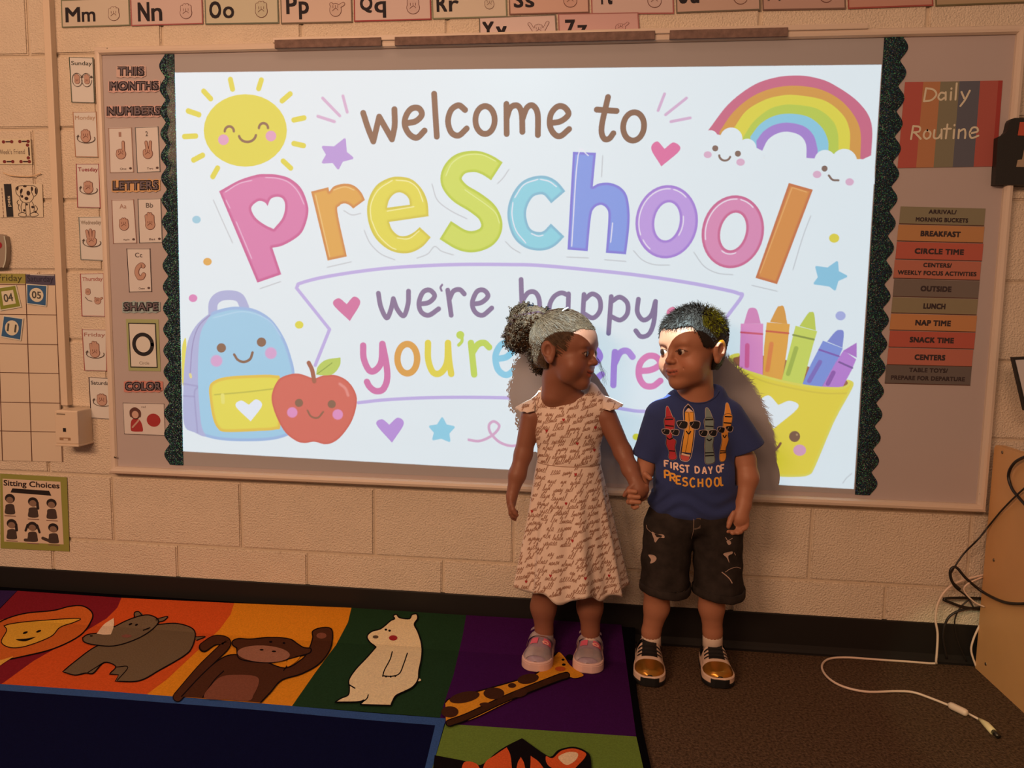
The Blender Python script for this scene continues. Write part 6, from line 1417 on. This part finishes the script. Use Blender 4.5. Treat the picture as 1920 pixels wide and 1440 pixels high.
# hand held by the girl: palm behind hers, three fingers wrap round to the front, thumb shows beyond
bp = J(1200, 925, -0.186); S.ell(bp, (0.020, 0.012, 0.022), 0.008); S.cone(ar[-1], bp, 0.016, 0.012, 0.008)
for yy, x0, x1 in ((921, 1180, 1192), (931, 1181, 1198), (941, 1184, 1199)):
    S.chain([J(1190, yy+1, -0.192), J(1179, yy, -0.205), J(x0, yy, -0.219), J(x1, yy+1, -0.2225)], [0.0063, 0.0063, 0.0064, 0.0056], 0.003)
S.chain([J(1186, 950, -0.200), J(1190, 952, -0.212), J(1196, 950, -0.217)], [0.005, 0.005, 0.0045], 0.003)
S.chain([J(1208, 905, -0.19), J(1210, 889, -0.200), J(1219, 897, -0.206)], [0.0075, 0.0070, 0.0058], 0.004)
V, Q = S.mesh(2); bb = skin_obj('body', V, Q, M_skin_b, None, face_color(Hb, V, SKB, s2l((168, 96, 78)), s2l((180, 100, 74)))); adopt(bb, boy)
eyes(Hb, boy, (-0.25, -0.02)); brows(Hb, boy, M_hairb, 0, 1.5)
# small teeth in the half open mouth
P = [Hb.w(x, 0.0782-abs(x)*0.3, -0.0503) for x in np.linspace(-0.012, 0.012, 7)]; adopt(tube('teeth', P, 0.0016*0.8, mat('teeth_white', (226, 214, 204), 0.25), n=6), boy)
def cutb(x, y, z):
    t = np.clip((y-0.030)/0.028, 0, 1); hl = 0.004+0.052*t*t*(3-2*t)-0.003*np.cos(x*60); side = np.where(y > -0.006, hl-z, np.where(y > -0.020, 0.012-z, -0.052-z)); return side*0.7
V, Q = scalp(Hb, 0.0055, cutb, wide=0.002); adopt(skin_obj('hair_cap', V, Q, M_hairb), boy)
R_ = []; sel = rng.choice(len(V), 5200); crown = Hb.w(0.01, -0.055, 0.10)
for i in sel:
    p = V[i]; l = Hb.loc(p[None])[0]; c0 = np.array([0, -0.01, 0.03]); n_ = (l-c0)/np.linalg.norm(l-c0)
    if l[2] < -0.01 and rng.random() < 0.5: continue
    top_ = max(0.0, min(1.0, (l[2]-0.03)/0.05)); d = l-Hb.loc(crown[None])[0]; d = d-(d@n_)*n_; d /= np.linalg.norm(d)+1e-6
    L0 = 0.005+0.013*top_; P = [Hb.w(*(l-n_*0.001+(d*0.75+n_*(0.35+0.25*top_)+rng.normal(size=3)*0.16)*L0*t)) for t in (0, .35, .7, 1.0)]; R_.append(P)
strands('short_hair', R_, boy, M_hairb, 0.0007)
# ---- shirt
M_shirt = mat('shirt_blue', (50, 62, 112), 0.85, bump=0.0005, bscale=800, spec=0.15, sheen=0.1)
T = SDF((J(1180, 700)[0], -0.25, J(1300, 978)[2]), (J(1445, 700)[0], -0.028, J(1300, 715)[2]), 0.0022)
T.ell(J(1301, 812, -0.128), (0.108, 0.068, 0.108), 0.02); T.ell(J(1302, 900, -0.134), (0.114, 0.076, 0.098), 0.02); T.ell(J(1302, 945, -0.134), (0.116, 0.074, 0.06), 0.02)
T.cone(J(1245, 778, -0.125), J(1358, 778, -0.125), 0.037, 0.037, 0.02); T.cone(J(1274, 752, -0.118), J(1338, 744, -0.118), 0.033, 0.033, 0.02)
T.cone(J(1364, 782, -0.128), J(1402, 842, -0.132), 0.043, 0.045, 0.014); T.cone(J(1240, 782, -0.128), J(1215, 856, -0.130), 0.043, 0.040, 0.014)
X, Y, Z_ = T.grid()      # soft creases across belly and sleeves
xr_ = X-J(1302, 900)[0]; zz_ = Z_-J(1302, 900)[2]
T.F = T.F+(0.0028*np.sin(150*(zz_+2.2*xr_*xr_+0.02*np.sin(40*xr_)))*np.exp(-((zz_+0.055)/0.035)**2)+0.0014*np.sin(95*(xr_*0.8+zz_*0.7))*np.exp(-((zz_-0.04)/0.07)**2)).astype(np.float32)
bz = J(1302, 961, -0.2)
T.ell(J(1302, 1010, -0.134), (0.30, 0.30, 0.083), 0.002, None, 'sub') if False else T.plane(J(1302, 966, -0.134), (0, 0, -1), 0.002)
T.plane(J(1408, 838, -0.13)+np.array([0, 0, 0]), (0.50, 0, -1.0), 0.002, lo=(J(1384, 700)[0], -0.25, J(1300, 900)[2]), hi=(J(1445, 700)[0], -0.02, J(1300, 800)[2]))
T.plane(J(1212, 860, -0.13), (-0.35, 0, -1.0), 0.002, lo=(J(1180, 700)[0], -0.25, J(1300, 920)[2]), hi=(J(1232, 700)[0], -0.02, J(1300, 800)[2]))
T.cone(J(1380, 812, -0.13), J(1412, 872, -0.133), 0.030, 0.038, 0.002, 'sub') if False else None
T.ell(J(1303, 716, -0.150), (0.060, 0.070, 0.036), 0.003, None, 'sub'); T.ell(J(1303, 708, -0.12), (0.050, 0.062, 0.042), 0.003, None, 'sub')
V, Q = T.mesh(2); sh = skin_obj('t_shirt', V, Q, M_shirt); adopt(sh, boy)
bs = bvh_of([sh])
# print on the shirt: tracing coordinates from the enlarged crop, laid on the cloth
sx0 = J(1300, 840); 
def zt(L): return [(lambda p: (p[0], p[2]))(J(q[0]/7.2+1220, q[1]/7.2+740, -0.205)) for q in L]
class Drape:
    def __init__(s): s.V = []; s.F = []
    def poly(s, L, lift, sm=5):
        P = [tuple(p) for p in (catmull(L, True, sm) if sm else L)]; W2 = zt(P); tr = tessellate_polygon([[Vector((a, b, 0)) for a, b in W2]])
        # refine so the patch follows the cloth
        bm = bmesh.new(); vv = [bm.verts.new((a, 0, b)) for a, b in W2]
        for t in tr:
            try: bm.faces.new([vv[i] for i in t])
            except Exception: pass
        bmesh.ops.subdivide_edges(bm, edges=[e for e in bm.edges if e.calc_length() > 0.010], cuts=1); bmesh.ops.triangulate(bm, faces=bm.faces[:])
        b0 = len(s.V); ok = {}
        bm.verts.index_update()
        for v in bm.verts: q = onto(bs, v.co.x, v.co.z, lift); s.V.append(q if q is not None else (v.co.x, -0.21, v.co.z))
        for f in bm.faces: s.F.append(tuple(b0+v.index for v in f.verts))
        bm.free(); return s
    def line(s, L, w, lift, sm=5, closed=False):
        P = catmull(L, closed, sm) if sm else L
        if closed: P = list(P)+[P[0]]
        W2 = [np.array(p) for p in zt(P)]; ww = w*0.000190; n = len(W2); b0 = len(s.V)
        for i in range(n):
            t = W2[min(i+1, n-1)]-W2[max(i-1, 0)]; t /= np.linalg.norm(t)+1e-9; q = np.array([-t[1], t[0]])*ww/2
            for sg in (1, -1):
                a = W2[i]+q*sg; r = onto(bs, a[0], a[1], lift); s.V.append(r if r is not None else (a[0], -0.21, a[1]))
        s.F += [(b0+2*i, b0+2*i+1, b0+2*i+3, b0+2*i+2) for i in range(n-1)]; return s
    def build(s, name, rgb, k='print'):
        m = bpy.data.materials.get('shirt_'+name) or mat('shirt_'+name, rgb, 0.7, spec=0.2); o = mesh(name, s.V, s.F, m); o.parent = sh; o.matrix_parent_inverse = Matrix(); return o
def zline(ds, L, w, l=0.0010): ds.line(L, w, l)
CR = [('red', (176, 52, 62), [(222, 330), (232, 215), (250, 190), (270, 215), (315, 330)], [(210, 340), (332, 335), (330, 470), (300, 590), (352, 640), (340, 720), (350, 800), (362, 880), (300, 905), (262, 880), (268, 800), (230, 700), (232, 600), (210, 470)]),
      ('gray', (122, 138, 136), [(756, 330), (762, 220), (785, 198), (820, 240), (852, 330)], [(744, 338), (858, 338), (862, 470), (862, 600), (850, 700), (868, 800), (878, 920), (800, 945), (744, 925), (745, 800), (738, 700), (746, 590), (742, 470)]),
      ('orange', (222, 150, 66), [(1030, 290), (1058, 175), (1080, 148), (1102, 170), (1122, 295)], [(1025, 298), (1132, 300), (1118, 430), (1070, 560), (1078, 640), (1040, 760), (1050, 860), (1022, 925), (962, 925), (950, 860), (960, 760), (980, 640), (975, 540), (1000, 430)])]
blk_, wht_ = Drape(), Drape()
for nm, c, tip, bd in CR:
    o_ = Drape(); o_.poly(bd, 0.0007); wht_.line(bd, 11, 0.0005, closed=True); wht_.line(tip, 10, 0.0005)
    o_.poly([tip[0]+(1,), tip[1], tip[2], tip[3], tip[4]+(1,)], 0.0008); o_.build(nm+'_crayon', c); blk_.line(bd, 5, 0.0010, closed=True)
pc_ = Drape(); pc_.poly([(478, 250, 1), (595, 250, 1), (592, 480), (575, 620), (555, 800, 1), (430, 790, 1), (445, 640), (470, 480)], 0.0007); pc_.build('pencil', (226, 160, 66))
p2_ = Drape(); p2_.poly([(482, 250, 1), (530, 198, 1), (592, 250, 1)], 0.0008, 0); p2_.poly([(428, 795, 1), (545, 820, 1), (538, 850, 1), (420, 830, 1)], 0.0008, 0); p2_.build('pencil_wood', (222, 190, 170))
p3_ = Drape(); p3_.poly([(418, 832, 1), (535, 852, 1), (520, 895), (470, 912), (425, 885)], 0.0008); p3_.build('pencil_eraser', (190, 84, 80))
wht_.line([(530, 148, 1), (600, 245), (606, 480), (588, 640), (560, 830), (520, 905), (460, 915), (408, 870), (430, 640), (462, 480), (460, 240), (530, 148, 1)], 8, 0.0005)
blk_.poly([(530, 155, 1), (556, 205, 1), (508, 205, 1)], 0.0009, 0); blk_.line([(532, 260), (528, 480), (505, 640), (480, 800)], 5, 0.0010); blk_.line([(430, 795), (480, 810), (548, 820)], 8, 0.0010); blk_.line([(478, 255), (595, 255)], 5, 0.001)
blk_.line([(478, 250), (468, 480), (445, 640), (425, 830)], 5, 0.001); blk_.line([(595, 250), (592, 480), (575, 640), (548, 850)], 5, 0.001); blk_.line([(478, 250, 1), (530, 160, 1), (595, 250, 1)], 5, 0.001)
def shades(cx, cy, w, tilt=0):
    for s_ in (-1, 1):
        x = cx+s_*w*0.27; blk_.poly([(x-w*0.20, cy-w*0.11+tilt*s_), (x+w*0.20, cy-w*0.11+tilt*s_), (x+w*0.16, cy+w*0.15+tilt*s_), (x-w*0.04, cy+w*0.17+tilt*s_), (x-w*0.18, cy+w*0.08+tilt*s_)], 0.0016)
        wht_.line([(x-w*0.22, cy-w*0.13), (x+w*0.22, cy-w*0.13), (x+w*0.18, cy+w*0.17), (x-w*0.04, cy+w*0.20), (x-w*0.20, cy+w*0.10)], 6, 0.0014, closed=True)
        wht_.line([(x-w*0.04, cy-w*0.10), (x-w*0.14, cy+w*0.06)], 4, 0.0020, 0)
shades(283, 520, 220); shades(523, 415, 300); shades(785, 525, 240); shades(1030, 485, 220, -8)
for P in ([(212, 358), (320, 352)], [(215, 440), (325, 445)], [(748, 352), (858, 352)], [(748, 435), (858, 445)], [(1030, 320), (1128, 325)], [(1010, 400), (1118, 412)], [(262, 785), (348, 785)], [(745, 800), (868, 800)], [(745, 840), (868, 840)], [(962, 780), (1042, 790)], [(955, 812), (1040, 812)]): blk_.line(P, 16, 0.0011, 0)
for P in ([(232, 600), (270, 625), (315, 600)], [(490, 500), (520, 540), (550, 500)], [(765, 605), (800, 630), (835, 605)], [(995, 565), (1018, 600), (1045, 565)]): blk_.line(P, 15, 0.0012)
blk_.build('black_print', (24, 22, 26)); wht_.build('white_outline', (190, 170, 164))
t1 = Drape(); t2 = Drape()
GL = {'F': [[(0, 0), (0, 1)], [(0, 0), (.8, 0)], [(0, .45), (.6, .45)]], 'I': [[(.4, 0), (.4, 1)]], 'R': [[(0, 0), (0, 1)], [(0, 0), (.6, .02), (.75, .25), (.55, .48), (0, .5)], [(.35, .5), (.8, 1)]],
      'S': [[(.8, .12), (.5, 0), (.1, .12), (.15, .4), (.65, .55), (.8, .82), (.45, 1), (.02, .9)]], 'T': [[(-.05, 0), (.9, 0)], [(.42, 0), (.42, 1)]], 'D': [[(0, 0), (0, 1)], [(0, 0), (.6, .15), (.8, .5), (.6, .88), (0, 1)]],
      'A': [[(0, 1), (.4, 0), (.8, 1)], [(.15, .65), (.65, .65)]], 'Y': [[(0, 0), (.4, .5), (.8, 0)], [(.4, .5), (.4, 1)]], 'O': [[(.4, 0), (.05, .2), (.02, .7), (.4, 1), (.78, .75), (.78, .25), (.4, 0)]], 'P': [[(0, 0), (0, 1)], [(0, 0), (.6, .05), (.78, .28), (.55, .55), (0, .55)]],
      'E': [[(0, 0), (0, 1)], [(0, 0), (.75, 0)], [(0, .5), (.6, .5)], [(0, 1), (.8, 1)]], 'C': [[(.8, .15), (.5, 0), (.1, .2), (.02, .6), (.25, .95), (.6, 1), (.82, .85)]], 'H': [[(0, 0), (0, 1)], [(.75, 0), (.75, 1)], [(0, .5), (.75, .5)]], 'L': [[(0, 0), (.05, 1)], [(.05, 1), (.5, .95)]]}
def word(ds, L, h0, w0, pen):
    for ch, x, y, hh in L:
        for P in GL[ch]:
            Q_ = [(x+p[0]*w0, y+p[1]*hh) for p in P]; ds.line(Q_ if len(Q_) == 2 else Q_, pen, 0.0009, 5 if len(Q_) > 2 else 0)
word(t1, [('F', 208, 925, 80), ('I', 262, 935, 80), ('R', 325, 945, 85), ('S', 400, 965, 85), ('T', 470, 970, 88), ('D', 605, 975, 85), ('A', 700, 985, 85), ('Y', 782, 980, 90), ('O', 895, 975, 85), ('F', 962, 972, 90)], 80, 66, 19)
word(t2, [('P', 205, 1050, 100), ('R', 275, 1080, 100), ('E', 352, 1105, 100), ('S', 432, 1120, 105), ('C', 530, 1125, 110), ('H', 640, 1130, 110), ('O', 750, 1125, 115), ('O', 862, 1120, 115), ('L', 945, 1115, 115)], 100, 76, 22)
t1.build('white_lettering', (236, 200, 184)); t2.build('yellow_lettering', (232, 168, 70))
# neck rib
rb_ = []
for a in np.linspace(-2.9, -0.25, 30): rb_.append(onto(bs, J(1303, 735)[0]+0.0585*math.cos(a), J(1303, 722)[2]+0.040*math.sin(a)-0.002, 0.0006))
rb_ = [p for p in rb_ if p is not None]
if len(rb_) > 5: o_ = tube('neck_rib', rb_, 0.0022, M_shirt, n=6); o_.parent = sh; o_.matrix_parent_inverse = Matrix()
# ---- shorts
M_den = mat('black_denim', (46, 40, 38), 0.9, bump=0.0006, bscale=900, var=0.35, vscale=35, spec=0.15)
K = SDF((J(1180, 700)[0], -0.25, J(1300, 1130)[2]), (J(1420, 700)[0], -0.028, J(1300, 930)[2]), 0.0022)
K.ell(J(1301, 965, -0.134), (0.112, 0.070, 0.060), 0.01)
K.chain([J(1256, 985, -0.134), J(1248, 1050, -0.136), J(1246, 1112, -0.138)], [0.066, 0.060, 0.063], 0.010); K.chain([J(1345, 985, -0.134), J(1346, 1050, -0.136), J(1347, 1116, -0.138)], [0.066, 0.060, 0.064], 0.010)
K.plane(J(1300, 938, -0.13), (0, 0, 1), 0.002); K.plane(J(1247, 1098, -0.138), (0.12, 0, -1), 0.002, lo=(J(1170, 700)[0], -0.25, 0), hi=(J(1297, 700)[0], -0.02, 0.5)); K.plane(J(1347, 1104, -0.138), (0.04, 0, -1), 0.002, lo=(J(1297, 700)[0], -0.25, 0), hi=(J(1430, 700)[0], -0.02, 0.5))
X, Y, Z_ = K.grid(); K.F = K.F+(0.0016*np.sin(80*X+60*Z_)*np.sin(70*Z_-30*X)).astype(np.float32)
K.cone(J(1295, 1040, -0.134), J(1294, 1125, -0.134), 0.004, 0.008, 0.004, 'sub')
V, Q = K.mesh(2); shorts = skin_obj('shorts', V, Q, M_den); adopt(shorts, boy); bk_ = bvh_of([shorts])
for cx_, cy_, rx, ry in ((1247, 1098, 0.0630, 0.0630), (1347, 1104, 0.0640, 0.0640)):
    P = []; c = J(cx_, cy_, -0.138)
    for a in np.linspace(0, 2*math.pi, 41): P.append(c+np.array([rx*math.cos(a), ry*math.sin(a), 0.003*math.sin(2*a)+0.003*math.sin(a)]))
    V = []; Fc = []; pf = [(0.001, 0.010), (0.003, 0.008), (0.0035, -0.008), (0.001, -0.011), (-0.004, -0.010), (-0.004, 0.009)]
    for i in range(40):
        d = (P[i]-c); d[2] = 0; d /= np.linalg.norm(d); V += [P[i]+d*o_+np.array([0, 0, zo+0.0008*math.sin(i*1.7)]) for o_, zo in pf]
    for i in range(40):
        for j in range(6): Fc.append((i*6+j, i*6+(j+1) % 6, ((i+1) % 40)*6+(j+1) % 6, ((i+1) % 40)*6+j))
    o_ = mesh('rolled_cuff', V, Fc, M_den, smooth=True); o_.parent = shorts; o_.matrix_parent_inverse = Matrix()
def zs(L): return [(lambda p: (p[0], p[2]))(J(q[0]/6.858+1180, q[1]/6.858+920, -0.20)) for q in L]
M_fray = mat('frayed_thread', (176, 150, 138), 0.9)
def rip(name, polys, lines):
    V = []; Fc = []
    for L in polys:
        W2 = zs([tuple(p) for p in catmull(L, True, 4)]); tr = tessellate_polygon([[Vector((a, b, 0)) for a, b in W2]]); b0 = len(V)
        q = [onto(bk_, a, b, 0.0012) for a, b in W2]
        if any(v is None for v in q): continue
        V += q; Fc += [tuple(b0+i for i in t) for t in tr]
    for P, w in lines:
        W2 = [np.array(p) for p in zs([tuple(p) for p in catmull(P, False, 5)])]; n = len(W2); b0 = len(V); good = True; q2 = []
        for i in range(n):
            t = W2[min(i+1, n-1)]-W2[max(i-1, 0)]; t /= np.linalg.norm(t)+1e-9; nn = np.array([-t[1], t[0]])*w*0.0001
            for sg in (1, -1): r = onto(bk_, *(W2[i]+nn*sg), 0.0014); good &= r is not None; q2.append(r)
        if good: V += q2; Fc += [(b0+2*i, b0+2*i+1, b0+2*i+3, b0+2*i+2) for i in range(n-1)]
    o_ = mesh(name, V, Fc, M_fray); o_.parent = shorts; o_.matrix_parent_inverse = Matrix(); o_['kind'] = 'stuff'; return o_
rip('frayed_rip', [[(300, 560), (360, 575), (440, 570), (452, 610), (390, 620), (345, 690), (325, 640)], [(260, 870), (330, 855), (358, 890), (330, 940), (280, 968), (290, 920)]], [([(172, 590), (200, 520), (250, 480), (275, 520), (310, 560)], 8), ([(205, 575), (240, 570), (285, 580), (330, 600)], 8), ([(240, 500), (250, 540), (300, 570)], 6)])
rip('frayed_rip', [[(1250, 650), (1300, 655), (1310, 690), (1275, 700)], [(1210, 815), (1320, 790), (1330, 820), (1275, 850), (1288, 935), (1255, 870)]], [([(1235, 600), (1270, 645), (1330, 620)], 8), ([(1355, 810), (1375, 850)], 7), ([(1190, 1050), (1240, 1090), (1290, 1140), (1325, 1200)], 12), ([(1235, 1050), (1300, 1010), (1380, 1000), (1455, 1040)], 7)])
st = [([(190, 175), (240, 205), (300, 270), (350, 315), (400, 300), (430, 255)], 3.5), ([(826, 350), (822, 500), (810, 650)], 4), ([(1190, 250), (1240, 300)], 3.5)]
rip('stitching', [], st)
c = []
for zc in (0.0,):
    q = [onto(bk_, a, b, 0.0009) for a, b in zs([(832, 345), (915, 345), (912, 480), (832, 500)])]
    if all(v is not None for v in q): o_ = mesh('fly_flap', q, [(0, 1, 2, 3)], mat('faded_denim', (92, 78, 70), 0.9)); o_.parent = shorts; o_.matrix_parent_inverse = Matrix()
# ------------------------------------------------------------------ SHOES
def shoe(root, heel, toe, kind):
    heel = np.array(heel, float); toe = np.array(toe, float); ax_ = toe-heel; L0 = np.linalg.norm(ax_[:2]); f = ax_/L0; f[2] = 0; r_ = np.array([f[1], -f[0], 0])
    z0 = heel[2]
    W_T = [(0, .022), (.08, .029), (.25, .031), (.45, .031), (.65, .0355), (.82, .034), (.93, .026), (1.0, .010)]
    H_T = [(0, .052), (.06, .060), (.25, .064), (.40, .058), (.55, .046), (.70, .037), (.85, .030), (.95, .022), (1.0, .012)]
    if kind == 'boy': H_T = [(0, .050), (.06, .062), (.22, .070), (.34, .066), (.45, .058), (.55, .050), (.70, .043), (.85, .040), (.95, .036), (1.0, .028)]
    else: H_T = [(0, .046), (.06, .054), (.22, .060), (.34, .058), (.45, .052), (.55, .047), (.70, .042), (.85, .039), (.95, .035), (1.0, .028)]
    W_T = [(0, .025), (.08, .029), (.25, .031), (.45, .0315), (.65, .0355), (.80, .036), (1.0, .036)]
    def g(T_, t):
        v = np.interp(t, [a for a, b in T_], [b for a, b in T_])
        if T_ is W_T:
            if t > 0.78: v *= math.sqrt(max(0.0, 1-((t-0.78)/0.225)**2))
            if t < 0.14: v *= math.sqrt(max(0.02, 1-((0.14-t)/0.15)**2))
        return v
    hs = 0.020
    def pt(t, a, off=0.0, zmin=hs*0.75, wk=1.0):
        """a runs 0..pi over the upper from one side to the other"""
        w = g(W_T, t)*wk+off; h = g(H_T, t)-zmin+off; c_, s_ = math.cos(a), math.sin(a)
        x = w*np.sign(c_)*abs(c_)**0.75; z = zmin+h*abs(s_)**0.85
        return heel+f*(t*L0)+r_*x+np.array([0, 0, z])
    def patch(name, t0, t1, a0, a1, off, m, nt_=14, na_=18, par=None, fn=None):
        V = []; Fc = []
        for i in range(nt_+1):
            for j in range(na_+1):
                t = t0+(t1-t0)*i/nt_; a = a0+(a1-a0)*j/na_
                if fn: t, a = fn(i/nt_, j/na_, t, a)
                V.append(pt(t, a, off))
        for i in range(nt_):
            for j in range(na_): q = i*(na_+1)+j; Fc.append((q, q+1, q+na_+2, q+na_+1))
        o_ = mesh(name, V, Fc, m, smooth=True)
        if par is None: adopt(o_, root)
        else: o_.parent = par; o_.matrix_parent_inverse = Matrix()
        return o_
    def sole(name, z_lo, z_hi, gr, m, wav=0.0, par=None, t0=0.0, t1=1.0):
        V = []; n = 56; Fc = []
        out = []
        for i in range(n):
            u_ = i/n
            if u_ < 0.5: t = t0+(t1-t0)*(0.5-0.5*math.cos(2*math.pi*u_)); s_ = 1
            else: t = t1-(t1-t0)*(0.5-0.5*math.cos(2*math.pi*(u_-0.5))); s_ = -1
            w = g(W_T, t)+gr; out.append(heel+f*(t*L0+gr*(2*t-1))+r_*w*s_)
        for z, sc in ((z_lo, 0.96), (z_lo+0.003, 1.0), (z_hi-0.002, 1.0), (z_hi, 0.97)):
            c = heel+f*L0*0.5
            for i, p in enumerate(out): q = c+(p-c)*sc; V.append((q[0], q[1], z0+z+(wav*math.sin(i*0.9) if z > 0.01 else 0)))
        for l in range(3):
            for i in range(n): Fc.append((l*n+i, l*n+(i+1) % n, (l+1)*n+(i+1) % n, (l+1)*n+i))
        Fc += [tuple(range(n))[::-1], tuple(range(3*n, 4*n))]
        o_ = mesh(name, V, Fc, m, smooth=False)
        if par is None: adopt(o_, root)
        else: o_.parent = par; o_.matrix_parent_inverse = Matrix()
        return o_
    PI = math.pi; G = bpy.data.materials.get
    if kind == 'girl':
        ml = G('lilac_shoe') or mat('lilac_shoe', (158, 138, 156), 0.3, spec=0.6, var=0.12, vscale=60); ms_ = G('pink_sole') or mat('pink_sole', (218, 182, 176), 0.5); mp = G('pink_flower') or mat('pink_flower', (226, 104, 132), 0.5); mst = G('silver_strap') or mat('silver_strap', (188, 174, 182), 0.22, metal=0.35, bump=0.0006, bscale=60)
        up_ = patch('upper', 0.0, 1.0, 0, PI, 0.0, ml, 26, 24); so = sole('sole', 0.0, 0.022, 0.004, ms_, 0.0008); sole('toe_guard', 0.012, 0.026, 0.0035, ms_, 0, so, 0.80, 1.0)
        patch('toe_overlay', 0.70, 0.93, 0.35, PI-0.35, 0.0022, mst, 10, 16, up_)
        patch('strap', 0.35, 0.47, 0.1, PI-0.05, 0.0060, mst, 4, 20); patch('tongue', 0.27, 0.35, 0.9, PI-0.9, 0.011, ml, 4, 12)
        patch('pink_patch', 0.48, 0.61, 0.95, 1.5, 0.0020, mp, 5, 6, up_); patch('pink_patch', 0.48, 0.61, 1.75, 2.5, 0.0020, mp, 5, 6, up_)
        V = []; Fc = []; 
        for q in range(9):
            a = q*2*PI/9; c0 = (0.575, 1.95); u0, v0 = c0[0]+0.030*math.cos(a), c0[1]+0.20*math.sin(a); b0 = len(V); V.append(pt(u0, v0, 0.0046))
            for k_ in range(8): b = k_*PI/4; V.append(pt(u0+0.014*math.cos(b), v0+0.085*math.sin(b), 0.0036))
            Fc += [(b0, b0+1+k_, b0+1+(k_+1) % 8) for k_ in range(8)]
        fo = mesh('flower', V, Fc, G('flower_cream') or mat('flower_cream', (240, 170, 160), 0.5)); adopt(fo, root)
    else:
        mb_ = G('black_shoe') or mat('black_shoe', (18, 16, 18), 0.6); mw_ = G('white_leather') or mat('white_leather', (214, 186, 168), 0.5); mg = G('gold_leather') or mat('gold_leather', (176, 122, 48), 0.28, metal=0.7, bump=0.001, bscale=45); mr_ = G('black_sole') or mat('black_sole', (12, 12, 13), 0.6)
        up_ = patch('upper', 0.0, 1.0, 0, PI, 0.0, mb_, 26, 24)
        patch('collar', 0.02, 0.30, 0.0, PI, 0.0035, mb_, 8, 20)
        for a0, a1 in ((0.05, 1.12), (PI-1.12, PI-0.05)): patch('side_panel', 0.36, 0.66, a0, a1, 0.0026, mw_, 10, 10)
        patch('vamp', 0.63, 0.70, 0.1, PI-0.1, 0.0030, mw_, 4, 18)
        patch('toe_cap', 0.69, 1.0, 0.08, PI-0.08, 0.0030, mg, 12, 20)
        for i, t in enumerate((0.43, 0.50, 0.57)): patch('lace', t, t+0.028, 0.75, PI-0.75, 0.0052, mb_, 3, 14)
        patch('tongue', 0.30, 0.62, 1.15, PI-1.15, 0.0036, mb_, 8, 8); patch('tongue_mark', 0.315, 0.330, 1.05, 1.85, 0.0075, mw_, 2, 6)
        so = sole('sole', 0.0, 0.012, 0.0045, mr_, 0); mid = sole('midsole', 0.010, 0.027, 0.0040, mw_, 0.0006, so)
        sole('toe_bumper', 0.004, 0.025, 0.0050, mr_, 0, so, 0.975, 1.0)
def sockp(root, p0, p1, r, m):
    adopt(tube('sock', [p0, p0*0.6+p1*0.4, p1], r, m, n=18, rads=[r*0.98, r, r*1.02]), root)
M_sock = mat('sock_white', (216, 196, 182), 0.9, bump=0.0006, bscale=600)
for px, hx, tx, ty in ((1020, 1020, 1003, 1262), (1107, 1108, 1101, 1265)):
    tp = fl(tx, ty, RZ); tp = np.array([tp[0], tp[1], RZ+0.001]); h_ = np.array([J(hx, 1200, -0.085)[0], -0.078, RZ+0.001]); tp[1] += 0.004
    shoe(girl, h_, tp, 'girl'); sockp(girl, J(px, 1174, -0.125), J(px, 1216, -0.122), 0.0250, M_sock)
for px, hx, tx, ty in ((1221, 1216, 1218, 1290), (1336, 1334, 1350, 1293)):
    tp = fl(tx, ty, 0.0); tp = np.array([tp[0], tp[1]+0.004, 0.001]); h_ = np.array([J(hx, 1200, -0.085)[0], -0.085, 0.001])
    shoe(boy, h_, tp, 'boy'); sockp(boy, J(px, 1178, -0.125), J(px, 1218, -0.122), 0.0255, M_sock)
